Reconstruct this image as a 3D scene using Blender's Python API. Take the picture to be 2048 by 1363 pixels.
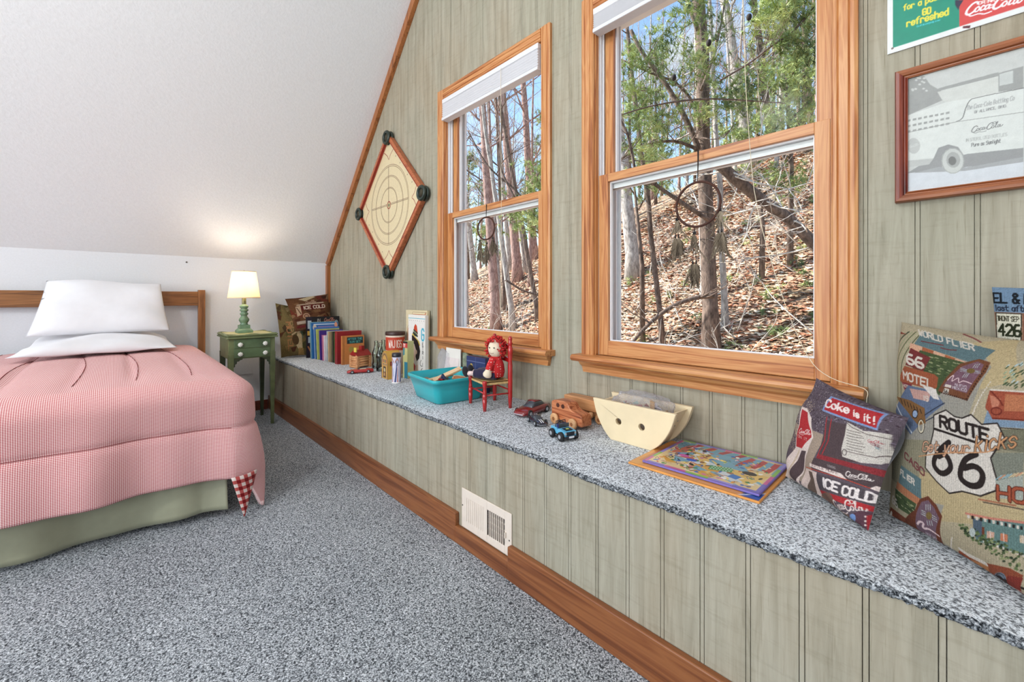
import bpy, bmesh, math, random
import numpy as np
from mathutils import Vector, Matrix, noise as mnoise

for o in list(bpy.data.objects): bpy.data.objects.remove(o)
S = bpy.context.scene
COL = S.collection
PI = math.pi
random.seed(7)

# ------------------------------------------------------------------ camera
cam_d = bpy.data.cameras.new('camera'); cam = bpy.data.objects.new('camera', cam_d); COL.objects.link(cam)
cam.location = (4.597, -1.6406, 1.05)
cam.rotation_euler = (PI/2, 0, math.radians(90-42.467))
cam_d.sensor_width = 36; cam_d.lens = 36*870.63/2048
cam_d.shift_y = -(681.5-594.06)/2048
cam_d.clip_start = .02; cam_d.clip_end = 300
S.camera = cam
S.view_settings.view_transform = 'Standard'; S.view_settings.look = 'None'
S.view_settings.exposure = 0.0; S.view_settings.gamma = 1
S.view_settings.use_curve_mapping = False

# ------------------------------------------------------------------ world + sun + added room fill
def lin(c):
    return tuple((x/12.92 if x <= .04045 else ((x+.055)/1.055)**2.4) for x in [v/255. for v in c])
W = bpy.data.worlds.new('world'); S.world = W; W.use_nodes = True
wn = W.node_tree; wn.nodes.clear()
bg = wn.nodes.new('ShaderNodeBackground'); wo = wn.nodes.new('ShaderNodeOutputWorld')
sky = wn.nodes.new('ShaderNodeTexSky'); sky.sky_type = 'NISHITA'; sky.sun_disc = False
sky.sun_elevation = math.radians(42); sky.sun_rotation = math.radians(235)
sky.air_density = 1.2; sky.dust_density = .35; sky.ozone_density = 2.2; sky.altitude = 600
# a few thin clouds mixed into the sky
tc = wn.nodes.new('ShaderNodeTexCoord'); mp = wn.nodes.new('ShaderNodeMapping'); mp.inputs['Scale'].default_value = (2.2, 2.2, 5)
nz = wn.nodes.new('ShaderNodeTexNoise'); nz.inputs['Scale'].default_value = 1.6; nz.inputs['Detail'].default_value = 6
rp = wn.nodes.new('ShaderNodeValToRGB'); rp.color_ramp.elements[0].position = .5; rp.color_ramp.elements[1].position = .68
mx = wn.nodes.new('ShaderNodeMix'); mx.data_type = 'RGBA'
mx.inputs['B'].default_value = (2.4, 2.6, 2.9, 1)
wn.links.new(tc.outputs['Generated'], mp.inputs[0]); wn.links.new(mp.outputs[0], nz.inputs['Vector'])
wn.links.new(nz.outputs['Fac'], rp.inputs[0]); wn.links.new(rp.outputs[0], mx.inputs['Factor'])
wn.links.new(sky.outputs[0], mx.inputs['A']); wn.links.new(mx.outputs['Result'], bg.inputs[0])
wn.links.new(bg.outputs[0], wo.inputs[0])
bg.inputs[1].default_value = 0.36

def sunlamp():
    d = bpy.data.lights.new('sun', 'SUN'); o = bpy.data.objects.new('sun', d); COL.objects.link(o)
    d.energy = 12.5; d.angle = math.radians(.6); d.color = (1, .96, .90)
    v = Vector((.74, .42, -.60))          # direction the light travels
    o.rotation_euler = v.to_track_quat('-Z', 'Y').to_euler(); o.location = (-6, -6, 12)
sunlamp()

def area(name, loc, direction, sx, sy, power, col=(1, 1, 1)):
    d = bpy.data.lights.new(name, 'AREA'); o = bpy.data.objects.new(name, d); COL.objects.link(o)
    d.shape = 'RECTANGLE'; d.size = sx; d.size_y = sy; d.energy = power; d.color = col
    o.location = loc; o.rotation_euler = Vector(direction).to_track_quat('-Z', 'Y').to_euler()
    return o
# room fill: area lights added at invented openings of the unseen gable
for i, x in enumerate((1.9, 3.82, 5.7)):
    area('gable_fill', (x, -6.9, 1.75), (0, 1, -.02), 1.5, 1.9, 66, (.95, .98, 1.0))
# unseen lamp added behind the camera to brighten ceiling and room
d = bpy.data.lights.new('ceiling_fill_light', 'POINT'); o = bpy.data.objects.new('ceiling_fill_light', d); COL.objects.link(o)
o.location = (3.25, -2.95, 2.85); d.energy = 106; d.color = (.98, .99, 1); d.shadow_soft_size = .17

# ------------------------------------------------------------------ materials
def new_mat(name):
    m = bpy.data.materials.new(name); m.use_nodes = True
    nt = m.node_tree; b = nt.nodes['Principled BSDF']
    return m, nt, b
def N(nt, t, **kw):
    n = nt.nodes.new(t)
    for k, v in kw.items():
        if k in n.inputs: n.inputs[k].default_value = v
        else: setattr(n, k, v)
    return n
def ramp(nt, stops, src=None):
    r = nt.nodes.new('ShaderNodeValToRGB'); e = r.color_ramp.elements
    while len(e) > 1: e.remove(e[-1])
    for i, (p, c) in enumerate(stops):
        if i == 0: e[0].position = p; x = e[0]
        else: x = e.new(p)
        x.color = (*lin(c), 1) if len(c) == 3 else c
    if src is not None: nt.links.new(src, r.inputs[0])
    return r
def coords(nt, scale=(1, 1, 1), rot=(0, 0, 0), kind='Object'):
    t = nt.nodes.new('ShaderNodeTexCoord'); m = nt.nodes.new('ShaderNodeMapping')
    m.inputs['Scale'].default_value = scale; m.inputs['Rotation'].default_value = rot
    nt.links.new(t.outputs[kind], m.inputs[0]); return m.outputs[0]
def bumpn(nt, b, h, strength=.3, dist=.01):
    n = nt.nodes.new('ShaderNodeBump'); n.inputs['Strength'].default_value = strength; n.inputs['Distance'].default_value = dist
    nt.links.new(h, n.inputs['Height']); nt.links.new(n.outputs[0], b.inputs['Normal'])
_mc = {}
def mat(name, rgb, rough=.6, var=.08, scale=14, bump=0., metal=0., spec=.5, coat=0., trans=0., emit=None, es=0., ss=0., sheen=0.):
    if name in _mc: return _mc[name]
    m, nt, b = new_mat(name)
    v = coords(nt)
    n = N(nt, 'ShaderNodeTexNoise', Scale=scale, Detail=5., Roughness=.6); nt.links.new(v, n.inputs['Vector'])
    lo = tuple(max(0, c*(1-var)) for c in rgb); hi = tuple(min(255, c*(1+var)) for c in rgb)
    r = ramp(nt, [(.3, lo), (.7, hi)], n.outputs['Fac']); nt.links.new(r.outputs[0], b.inputs['Base Color'])
    b.inputs['Roughness'].default_value = rough; b.inputs['Metallic'].default_value = metal
    b.inputs['Specular IOR Level'].default_value = spec; b.inputs['Coat Weight'].default_value = coat
    b.inputs['Transmission Weight'].default_value = trans
    if sheen: b.inputs['Sheen Weight'].default_value = sheen
    if ss: b.inputs['Subsurface Weight'].default_value = ss; b.inputs['Subsurface Scale'].default_value = .02
    if bump: bumpn(nt, b, n.outputs['Fac'], bump, .004)
    if emit: b.inputs['Emission Color'].default_value = (*lin(emit), 1); b.inputs['Emission Strength'].default_value = es
    _mc[name] = m; return m
def wood(name, dark, mid, light, axis=0, rough=.42, fine=1., streak=1., coat=.15, knots=False):
    if name in _mc: return _mc[name]
    m, nt, b = new_mat(name)
    sc = [26*fine]*3; sc[axis] = 1.3*fine
    v = coords(nt, tuple(sc))
    n1 = N(nt, 'ShaderNodeTexNoise', Scale=1., Detail=3., Roughness=.55, Distortion=.6); nt.links.new(v, n1.inputs['Vector'])
    sc2 = [190*fine]*3; sc2[axis] = 4*fine
    v2 = coords(nt, tuple(sc2))
    n2 = N(nt, 'ShaderNodeTexNoise', Scale=1., Detail=4., Roughness=.6); nt.links.new(v2, n2.inputs['Vector'])
    mul = N(nt, 'ShaderNodeMath', operation='MULTIPLY'); mul.inputs[1].default_value = 5.5*streak
    nt.links.new(n1.outputs['Fac'], mul.inputs[0])
    fr = N(nt, 'ShaderNodeMath', operation='PINGPONG'); fr.inputs[1].default_value = 1.
    nt.links.new(mul.outputs[0], fr.inputs[0])
    add = N(nt, 'ShaderNodeMath', operation='MULTIPLY_ADD'); add.inputs[1].default_value = .45; 
    nt.links.new(n2.outputs['Fac'], add.inputs[0]); 
    h = N(nt, 'ShaderNodeMath', operation='MULTIPLY'); h.inputs[1].default_value = .6; nt.links.new(fr.outputs[0], h.inputs[0])
    nt.links.new(h.outputs[0], add.inputs[2])
    r = ramp(nt, [(.12, dark), (.38, mid), (.62, light), (.85, mid)], add.outputs[0])
    nt.links.new(r.outputs[0], b.inputs['Base Color'])
    b.inputs['Roughness'].default_value = rough; b.inputs['Coat Weight'].default_value = coat; b.inputs['Coat Roughness'].default_value = .3
    bumpn(nt, b, n2.outputs['Fac'], .12, .002)
    _mc[name] = m; return m

# ------------------------------------------------------------------ mesh builder
class MB:
    def __init__(s): s.v = []; s.f = []; s.m = Matrix.Identity(4); s.sm = []
    def at(s, m): s.m = m; return s
    def add(s, vs, fs, smooth=False):
        k = len(s.v)
        s.v += [tuple(s.m @ Vector(p)) for p in vs]
        s.f += [tuple(i+k for i in f) for f in fs]; s.sm += [smooth]*len(fs); return s
    def box(s, a, b):
        x0, y0, z0 = a; x1, y1, z1 = b
        if x0 > x1: x0, x1 = x1, x0
        if y0 > y1: y0, y1 = y1, y0
        if z0 > z1: z0, z1 = z1, z0
        return s.add([(x0,y0,z0),(x1,y0,z0),(x1,y1,z0),(x0,y1,z0),(x0,y0,z1),(x1,y0,z1),(x1,y1,z1),(x0,y1,z1)],
                     [(0,3,2,1),(4,5,6,7),(0,1,5,4),(1,2,6,5),(2,3,7,6),(3,0,4,7)])
    def prism(s, poly, axis, a, b, smooth=False):
        """polygon in the plane normal to axis, extruded from a to b"""
        n = len(poly)
        def P(p, t):
            if axis == 0: return (t, p[0], p[1])
            if axis == 1: return (p[0], t, p[1])
            return (p[0], p[1], t)
        vs = [P(p, a) for p in poly]+[P(p, b) for p in poly]
        area2 = sum(poly[i][0]*poly[(i+1) % n][1]-poly[(i+1) % n][0]*poly[i][1] for i in range(n))
        flip = (area2 > 0) ^ (b < a) ^ (axis == 1)
        cap0 = list(range(n)); cap1 = list(range(n, 2*n))
        fs = []
        if flip: cap0 = cap0[::-1]
        else: cap1 = cap1[::-1]
        for i in range(n):
            j = (i+1) % n
            fs.append((i, j, n+j, n+i) if flip else (i, n+i, n+j, j))
        s.add(vs, [tuple(cap0), tuple(cap1)]); k = len(s.v)-2*n
        s.f += [tuple(q+k for q in f) for f in fs]; s.sm += [smooth]*len(fs)
        return s
    def lathe(s, prof, n=24, c=(0, 0, 0), axis=2, caps=True, smooth=True):
        vs = []; fs = []
        for r, z in prof:
            for i in range(n):
                a = 2*PI*i/n; p = (r*math.cos(a), r*math.sin(a), z)
                if axis == 0: p = (p[2], p[0], p[1])
                elif axis == 1: p = (p[1], p[2], p[0])
                vs.append((p[0]+c[0], p[1]+c[1], p[2]+c[2]))
        for j in range(len(prof)-1):
            for i in range(n):
                k = (i+1) % n
                fs.append((j*n+i, j*n+k, (j+1)*n+k, (j+1)*n+i))
        s.add(vs, fs, smooth)
        if caps:
            k = len(s.v)-len(vs)
            s.f.append(tuple(k+i for i in range(n))[::-1]); s.sm.append(False)
            s.f.append(tuple(k+(len(prof)-1)*n+i for i in range(n))); s.sm.append(False)
        return s
    def tube(s, pts, r, n=8, closed=False, smooth=True):
        pts = [Vector(p) for p in pts]; m = len(pts)
        rs = r if isinstance(r, (list, tuple)) else [r]*m
        vs = []; up = None
        for i in range(m):
            if closed: t = pts[(i+1) % m]-pts[i-1]
            else: t = pts[min(i+1, m-1)]-pts[max(i-1, 0)]
            if t.length < 1e-9: t = Vector((0, 0, 1))
            t.normalize()
            if up is None:
                up = Vector((0, 0, 1)) if abs(t.z) < .9 else Vector((1, 0, 0))
            u = (up-t*up.dot(t))
            if u.length < 1e-6: u = t.orthogonal()
            u.normalize(); up = u; w = t.cross(u)
            for k in range(n):
                a = 2*PI*k/n
                vs.append(tuple(pts[i]+(u*math.cos(a)+w*math.sin(a))*rs[i]))
        fs = []
        for i in range(m if closed else m-1):
            j = (i+1) % m
            for k in range(n):
                l = (k+1) % n
                fs.append((i*n+k, i*n+l, j*n+l, j*n+k))
        s.add(vs, fs, smooth)
        if not closed:
            k = len(s.v)-len(vs)
            s.f.append(tuple(k+i for i in range(n))[::-1]); s.sm.append(False)
            s.f.append(tuple(k+(m-1)*n+i for i in range(n))); s.sm.append(False)
        return s
    def ball(s, c, r, n=16, m=10, sc=(1, 1, 1)):
        vs = []; fs = []
        for j in range(m+1):
            b = PI*j/m
            for i in range(n):
                a = 2*PI*i/n
                vs.append((c[0]+r*sc[0]*math.sin(b)*math.cos(a), c[1]+r*sc[1]*math.sin(b)*math.sin(a), c[2]-r*sc[2]*math.cos(b)))
        for j in range(m):
            for i in range(n):
                k = (i+1) % n
                fs.append((j*n+i, j*n+k, (j+1)*n+k, (j+1)*n+i))
        return s.add(vs, fs, True)
    def grid(s, fn, nu, nv, smooth=True):
        vs = [fn(i/nu, j/nv) for j in range(nv+1) for i in range(nu+1)]
        fs = [(j*(nu+1)+i, j*(nu+1)+i+1, (j+1)*(nu+1)+i+1, (j+1)*(nu+1)+i) for j in range(nv) for i in range(nu)]
        return s.add(vs, fs, smooth)
    def build(s, name, m, parent=None, bevel=0, seg=2, label=None):
        me = bpy.data.meshes.new(name); me.from_pydata(s.v, [], s.f)
        me.polygons.foreach_set('use_smooth', s.sm); me.update()
        o = bpy.data.objects.new(name, me); COL.objects.link(o)
        me.materials.append(m)
        if parent: o.parent = parent
        if bevel:
            bv = o.modifiers.new('bevel', 'BEVEL'); bv.width = bevel; bv.segments = seg; bv.limit_method = 'ANGLE'; bv.angle_limit = math.radians(40)
            bv.harden_normals = False
        if label: o['label'] = label
        return o
def RZ(a): return Matrix.Rotation(math.radians(a), 4, 'Z')
def RX(a): return Matrix.Rotation(math.radians(a), 4, 'X')
def RY(a): return Matrix.Rotation(math.radians(a), 4, 'Y')
def T(x, y, z): return Matrix.Translation((x, y, z))
def tag(o, label, cat, group=None, kind=None):
    o['label'] = label; o['category'] = cat
    if group: o['group'] = group
    if kind: o['kind'] = kind
    return o
def thing(name, label, cat, loc=(0, 0, 0), rz=0, group=None):
    o = bpy.data.objects.new(name, None); COL.objects.link(o); o.empty_display_size = .05
    o.location = loc; o.rotation_euler = (0, 0, math.radians(rz))
    return tag(o, label, cat, group)
def struct(o, label=None):
    o['kind'] = 'structure'
    if label: o['label'] = label
    return o
def sbox(name, a, b, m, parent=None, bevel=0, **k): return MB().box(a, b).build(name, m, parent, bevel, **k)
def rrect(w, h, r, n=4, cx=0, cy=0):
    out = []
    for (sx, sy, a0) in ((1, 1, 0), (-1, 1, 90), (-1, -1, 180), (1, -1, 270)):
        for i in range(n+1):
            a = math.radians(a0+90*i/n)
            out.append((cx+sx*(w/2-r)+r*math.cos(a), cy+sy*(h/2-r)+r*math.sin(a)))
    return out
def catmull(pts, k=6, closed=False):
    pts = [np.array(p, float) for p in pts]; n = len(pts); out = []
    if n < 3: return [tuple(p) for p in pts]
    rng = range(n if closed else n-1)
    for i in rng:
        if closed: p0, p1, p2, p3 = pts[i-1], pts[i], pts[(i+1) % n], pts[(i+2) % n]
        else: p0, p1, p2, p3 = pts[max(i-1, 0)], pts[i], pts[i+1], pts[min(i+2, n-1)]
        for j in range(k):
            t = j/k
            out.append(tuple(.5*((2*p1)+(-p0+p2)*t+(2*p0-5*p1+4*p2-p3)*t*t+(-p0+3*p1-3*p2+p3)*t**3)))
    if not closed: out.append(tuple(pts[-1]))
    return out
# ------------------------------------------------------------------ painting woven / printed patterns on dense meshes
# glyph strokes on a 4 x 6 box (lower case x-height 4)
GL = {
'A':'00 26 40|12.2 32.2','B':'','C':'45 36 16 05 01 10 30 41','D':'00 06 26 45 41 20 00','E':'46 06 00 40|03 33',
'F':'46 06 00|03 33','G':'45 36 16 05 01 10 30 41 43 23','H':'00 06|40 46|03 43','I':'20 26','J':'36 31 20 10 01','K':'00 06|46 02.5|13.2 40','L':'06 00 40',
'M':'00 06 23 46 40','N':'00 06 40 46','O':'16 05 01 10 30 41 45 36 16','P':'00 06 36 45 44 33 03','Q':'16 05 01 10 30 41 45 36 16|22 40','R':'00 06 36 45 44 33 03|23 40',
'S':'45 36 16 05 04 13 33 42 41 30 10 01','T':'06 46|26 20','U':'06 01 10 30 41 46','V':'06 20 46','W':'06 10 24 30 46','X':'00 46|06 40','Y':'06 23 46|23 20','Z':'06 46 00 40',
'0':'16 05 01 10 30 41 45 36 16','1':'15 26 20','2':'05 16 36 45 44 00 40','3':'05 16 36 45 44 33 23|33 42 41 30 10 01','4':'30 36 02 42','5':'46 06 03.5 34 43 41 30 10 01',
'6':'36 16 04 01 10 30 41 42 33 13 02','7':'06 46 10','8':'13 04 05 16 36 45 44 33 13 02 01 10 30 41 42 33','9':'10 30 42 45 36 16 05 04 13 33 44',
'a':'34 30|33 24 14 03 01 10 20 31','b':'06 00|03 14 24 33 31 20 10 01','c':'33 24 14 03 01 10 20 31','d':'36 30|33 24 14 03 01 10 20 31','e':'02 32 33 24 14 03 01 10 20 31',
'f':'36 26 15 10|04 24','g':'34 3- 2= 1= 0-|33 24 14 03 01 10 20 31','h':'06 00|03 14 24 33 30','i':'14 10|15.4 15.7','k':'06 00|34 02|12.6 30','l':'16 10','m':'04 00|03 14 23 20|23 34 43 40',
'n':'04 00|03 14 24 33 30','o':'14 03 01 10 20 31 33 24 14','p':'04 0=|03 14 24 33 31 20 10 01','r':'04 00|03 14 24 33','s':'33 24 14 03 12 22 31 20 10 01','t':'16 11 20 30|04 34','u':'04 01 10 20 31|34 30',
'v':'04 10 34','w':'04 10 23 30 44','y':'04 10|34 1= 0=','!':'26 22|20 20.2','-':'13 33','.':'10 10.2',"'":'26 25',' ':'','/':'00 46',',':'10 0-','&':'40 05 16 26 35 02 01 10 20 42',
}
def _gp(tok):
    x = float(tok[0]); y = tok[1:]
    if y[0] == '-': return (x, -1.)
    if y[0] == '=': return (x, -2.)
    return (x, float(y))
def glyph(c):
    s = GL.get(c, '')
    if c == 'B': s = '00 06 26 35 34 23 03|23 32 31 20 00'
    out = []
    for st in s.split('|'):
        if st.strip(): out.append([_gp(t) for t in st.split()])
    return out
GW = {'I': 2.6, 'i': 1.6, 'l': 1.8, '!': 2.4, '.': 1.6, ' ': 3, "'": 2, 't': 3, 'f': 3, 'r': 3.2, 'm': 4.2, 'w': 4.2, '1': 3, '-': 3.4}
class Cv:
    """canvas: x 0..100, y up 0..100*h/w, painted into an (h, w, 3) array"""
    def __init__(s, w, h, bg, ss=2):
        s.w = w; s.h = h; s.ss = ss; s.W = w*ss; s.H = h*ss; s.k = s.W/100.
        s.a = np.empty((s.H, s.W, 3), np.float32); s.a[:] = bg; s.top = s.H/s.k
    def _bb(s, x0, y0, x1, y1):
        i0 = max(0, int(x0*s.k)-1); i1 = min(s.W, int(x1*s.k)+2); j0 = max(0, int(y0*s.k)-1); j1 = min(s.H, int(y1*s.k)+2)
        if i1 <= i0 or j1 <= j0: return None
        X, Y = np.meshgrid((np.arange(i0, i1)+.5)/s.k, (np.arange(j0, j1)+.5)/s.k)
        return s.a[j0:j1, i0:i1], X, Y
    def poly(s, pts, c):
        p = np.array(pts, float); q = s._bb(p[:, 0].min(), p[:, 1].min(), p[:, 0].max(), p[:, 1].max())
        if q is None: return s
        A, X, Y = q; ins = np.zeros(X.shape, bool); n = len(p)
        for i in range(n):
            x0, y0 = p[i]; x1, y1 = p[(i+1) % n]
            if y0 == y1: continue
            c_ = ((y0 > Y) != (y1 > Y)) & (X < (x1-x0)*(Y-y0)/(y1-y0)+x0); ins ^= c_
        A[ins] = c; return s
    def rect(s, x0, y0, x1, y1, c): return s.poly([(x0, y0), (x1, y0), (x1, y1), (x0, y1)], c)
    def ell(s, cx, cy, rx, ry, c, ang=0):
        R = max(rx, ry); q = s._bb(cx-R, cy-R, cx+R, cy+R)
        if q is None: return s
        A, X, Y = q; a = math.radians(ang); u = (X-cx)*math.cos(a)+(Y-cy)*math.sin(a); v = -(X-cx)*math.sin(a)+(Y-cy)*math.cos(a)
        A[(u/rx)**2+(v/ry)**2 < 1] = c; return s
    def ring(s, cx, cy, r, w, c, ry=None):
        ry = ry or r; return s.line([(cx+r*math.cos(t), cy+ry*math.sin(t)) for t in np.linspace(0, 2*PI, 60)], w, c)
    def line(s, pts, w, c):
        for (x0, y0), (x1, y1) in zip(pts[:-1], pts[1:]):
            q = s._bb(min(x0, x1)-w, min(y0, y1)-w, max(x0, x1)+w, max(y0, y1)+w)
            if q is None: continue
            A, X, Y = q; dx, dy = x1-x0, y1-y0; L = dx*dx+dy*dy
            t = np.clip(((X-x0)*dx+(Y-y0)*dy)/L, 0, 1) if L > 1e-9 else 0
            A[(X-x0-t*dx)**2+(Y-y0-t*dy)**2 < (w/2)**2] = c
        return s
    def smooth(s, pts, w, c, closed=False): return s.line(catmull(pts, 6, closed), w, c)
    def text(s, t, x, y, h, c, w=None, slant=0, sp=1.2, ang=0, sx=1., curve=False):
        k = h/6.; w = w if w is not None else h*.14; ca, sa = math.cos(math.radians(ang)), math.sin(math.radians(ang)); cx = 0
        for ch in t:
            for st in glyph(ch):
                P = [((cx+(a+slant*b))*k*sx, b*k) for a, b in st]
                P = [(x+p*ca-q*sa, y+p*sa+q*ca) for p, q in P]
                if curve and len(P) > 2: P = catmull(P, 4)
                s.line(P, w, c)
            cx += GW.get(ch, 4 if ch.isupper() or ch.isdigit() else 3.2)+sp*(1 if ch != ' ' else .3)
        return s
    def coke(s, x, y, w, c, ang=0, th=1.):
        """flowing two-word script, w wide"""
        k = w/30.; ca, sa = math.cos(math.radians(ang)), math.sin(math.radians(ang))
        def L(pts, t):
            P = catmull(pts, 6); P = [(x+(a*ca-b*sa)*k, y+(a*sa+b*ca)*k) for a, b in P]; s.line(P, t*k*th, c)
        L([(6.2, 7), (5.2, 8.4), (3, 7.5), (1.2, 4.5), (.8, 1.5), (2.4, .2), (4.6, 1.6), (5.4, 3)], 1.25)
        L([(2.2, .3), (4, -1.2), (8, -.6), (11, -1.5), (14.5, -.7)], .8)
        L([(6.5, 4.6), (5.5, 3.6), (5.6, 1.6), (6.8, 1.5), (7.6, 3.2), (7, 4.7), (6.4, 4.4)], .9)
        L([(10.3, 4.3), (9.2, 4.8), (8.3, 3), (8.6, 1.5), (10.2, 2)], .95)
        L([(12.6, 4.4), (11.4, 4.6), (10.6, 2.8), (11, 1.5), (12.2, 2.4), (12.9, 4.6), (12.6, 2), (13.8, 2.2)], .9)
        L([(13.6, 3.8), (14.8, 4)], .8)
        L([(20.6, 7.4), (20, 9), (17.5, 8), (15.6, 5), (15, 2), (16.2, .6), (18.4, 1.6), (19.2, 3)], 1.25)
        L([(20.2, 8.8), (22.4, 9.4), (23.4, 8), (22, 6.6), (18.5, 6)], .7)
        L([(20.4, 4.6), (19.5, 3.6), (19.6, 1.6), (20.8, 1.5), (21.6, 3.2), (21, 4.7), (20.4, 4.4)], .9)
        L([(22.4, 2), (24.6, 7.8), (24.9, 9), (24, 8.2), (22.8, 3.4), (23, 1.6), (24.2, 2.2)], .85)
        L([(26.8, 4.4), (25.6, 4.6), (24.9, 2.8), (25.3, 1.5), (26.4, 2.4), (27.2, 4.6), (27, 2), (28.2, 1.9), (29.6, 4)], .9)
        return s
    def out(s, noise=0., weave=0.):
        a = s.a.reshape(s.h, s.ss, s.w, s.ss, 3).mean((1, 3))
        rg = np.random.RandomState(3)
        if noise: a = a*(1+noise*rg.randn(s.h, s.w, 1))
        if weave:
            yy, xx = np.mgrid[0:s.h, 0:s.w]; a = a*(1-weave*((xx+yy) % 2)[..., None])
        a = np.clip(a/255., 0, 1)
        return np.where(a <= .04045, a/12.92, ((a+.055)/1.055)**2.4)
_pm = {}
def paint_mat(rough=.8, weave=0., spec=.4, coat=0.):
    key = (rough, weave, spec, coat)
    if key in _pm: return _pm[key]
    m, nt, b = new_mat('printed_surface' if not weave else 'woven_tapestry')
    at = N(nt, 'ShaderNodeAttribute', attribute_name='paint')
    v = coords(nt); n = N(nt, 'ShaderNodeTexNoise', Scale=400. if weave else 60., Detail=3.); nt.links.new(v, n.inputs['Vector'])
    mxn = N(nt, 'ShaderNodeMix', data_type='RGBA', blend_type='MULTIPLY'); mxn.inputs['Factor'].default_value = 1
    r = ramp(nt, [(.3, (225, 225, 225) if weave else (246, 246, 246)), (.7, (255, 255, 255))], n.outputs['Fac'])
    nt.links.new(at.outputs['Color'], mxn.inputs['A']); nt.links.new(r.outputs[0], mxn.inputs['B'])
    nt.links.new(mxn.outputs['Result'], b.inputs['Base Color'])
    b.inputs['Roughness'].default_value = rough; b.inputs['Specular IOR Level'].default_value = spec; b.inputs['Coat Weight'].default_value = coat
    if weave:
        w1 = N(nt, 'ShaderNodeTexWave', Scale=90., Distortion=2.); nt.links.new(v, w1.inputs['Vector'])
        ad = N(nt, 'ShaderNodeMath', operation='ADD'); nt.links.new(w1.outputs['Fac'], ad.inputs[0]); nt.links.new(n.outputs['Fac'], ad.inputs[1])
        bumpn(nt, b, ad.outputs[0], weave, .003)
    _pm[key] = m; return m
def painted(name, P, img, m, parent=None, label=None, smooth=True):
    """P: (h, w, 3) vertex positions (row 0 = bottom), img: (h, w, 3) linear colours"""
    h, w = P.shape[:2]
    me = bpy.data.meshes.new(name)
    idx = np.arange(h*w).reshape(h, w)
    q = np.stack([idx[:-1, :-1], idx[:-1, 1:], idx[1:, 1:], idx[1:, :-1]], -1).reshape(-1, 4)
    me.vertices.add(h*w); me.vertices.foreach_set('co', P.astype(np.float32).ravel())
    nf = len(q); me.loops.add(nf*4); me.loops.foreach_set('vertex_index', q.astype(np.int32).ravel())
    me.polygons.add(nf); me.polygons.foreach_set('loop_start', np.arange(0, nf*4, 4, dtype=np.int32))
    me.polygons.foreach_set('use_smooth', np.full(nf, smooth)); me.update(calc_edges=True)
    ca = me.color_attributes.new('paint', 'FLOAT_COLOR', 'POINT')
    rgba = np.ones((h*w, 4), np.float32); rgba[:, :3] = img.reshape(-1, 3); ca.data.foreach_set('color', rgba.ravel())
    me.materials.append(m)
    o = bpy.data.objects.new(name, me); COL.objects.link(o)
    if parent: o.parent = parent
    if label: o['label'] = label
    return o
def flat_grid(o, u, v, w, h):
    """bottom-left o, vectors u (right) and v (up)"""
    o, u, v = map(np.array, (o, u, v)); a = np.linspace(0, 1, w)[None, :, None]; b = np.linspace(0, 1, h)[:, None, None]
    return o+u*a+v*b
def pillow_surf(c, n, thick, pinch=.07, sag=0., wr=.004, seed=0, side=1, pw=2.4, flat=1.):
    """c: four 3D corners BL, BR, TR, TL (world); n grid size; side=+1 bulges toward the viewer side (u x v)"""
    BL, BR, TR, TL = [np.array(p, float) for p in c]
    a = np.linspace(-1, 1, n); U, V = np.meshgrid(a, a)
    Uc = U*(1-pinch*(1-V**2)); Vc = V*(1-pinch*(1-U**2))
    u = (Uc+1)/2; v = (Vc+1)/2
    P = ((1-u)*(1-v))[..., None]*BL+(u*(1-v))[..., None]*BR+(u*v)[..., None]*TR+((1-u)*v)[..., None]*TL
    nrm = np.cross(BR-BL, TL-BL); nrm /= np.linalg.norm(nrm)
    f = ((1-np.abs(U)**pw)*(1-np.abs(V)**pw))**.55
    rg = np.random.RandomState(seed); wrk = np.zeros_like(U)
    for i in range(9):
        kx, ky = rg.uniform(1.5, 7, 2)*rg.choice([-1, 1], 2); wrk += np.sin(kx*U+ky*V+rg.uniform(0, 6))*rg.uniform(.4, 1)
    wrk *= (1-np.minimum(f, 1)*.6)*np.minimum(1, f*3)
    d = thick/2*f*flat+wr*wrk
    P = P+side*nrm*d[..., None]
    P[..., 2] -= sag*f
    return P
def pillow(name, label, cat, corners, thick, img, n, back_rgb, group=None, pinch=.07, seed=0, weave=.25, wr=.004, back_flat=.8):
    c = [Vector(p) for p in corners]; base = (c[0]+c[1])/2
    t = thing(name, label, cat, tuple(base), 0, group)
    cc = [tuple(p-base) for p in c]
    P = pillow_surf(cc, n, thick, pinch, seed=seed, wr=wr)
    painted('front_cover', P, img, paint_mat(.9, weave, .15), t)
    m = 48; Q = pillow_surf(cc, m, thick, pinch, seed=seed, wr=wr, side=-1, flat=back_flat)
    bk = MB(); bk.v = [tuple(p) for p in Q.reshape(-1, 3)]
    bk.f = [(j*m+i, (j+1)*m+i, (j+1)*m+i+1, j*m+i+1) for j in range(m-1) for i in range(m-1)]; bk.sm = [True]*len(bk.f)
    bk.build('back_cover', mat('pillow_back_%d' % back_rgb[0], back_rgb, .9, .15, 40, .2, sheen=.3), t)
    return t
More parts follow.
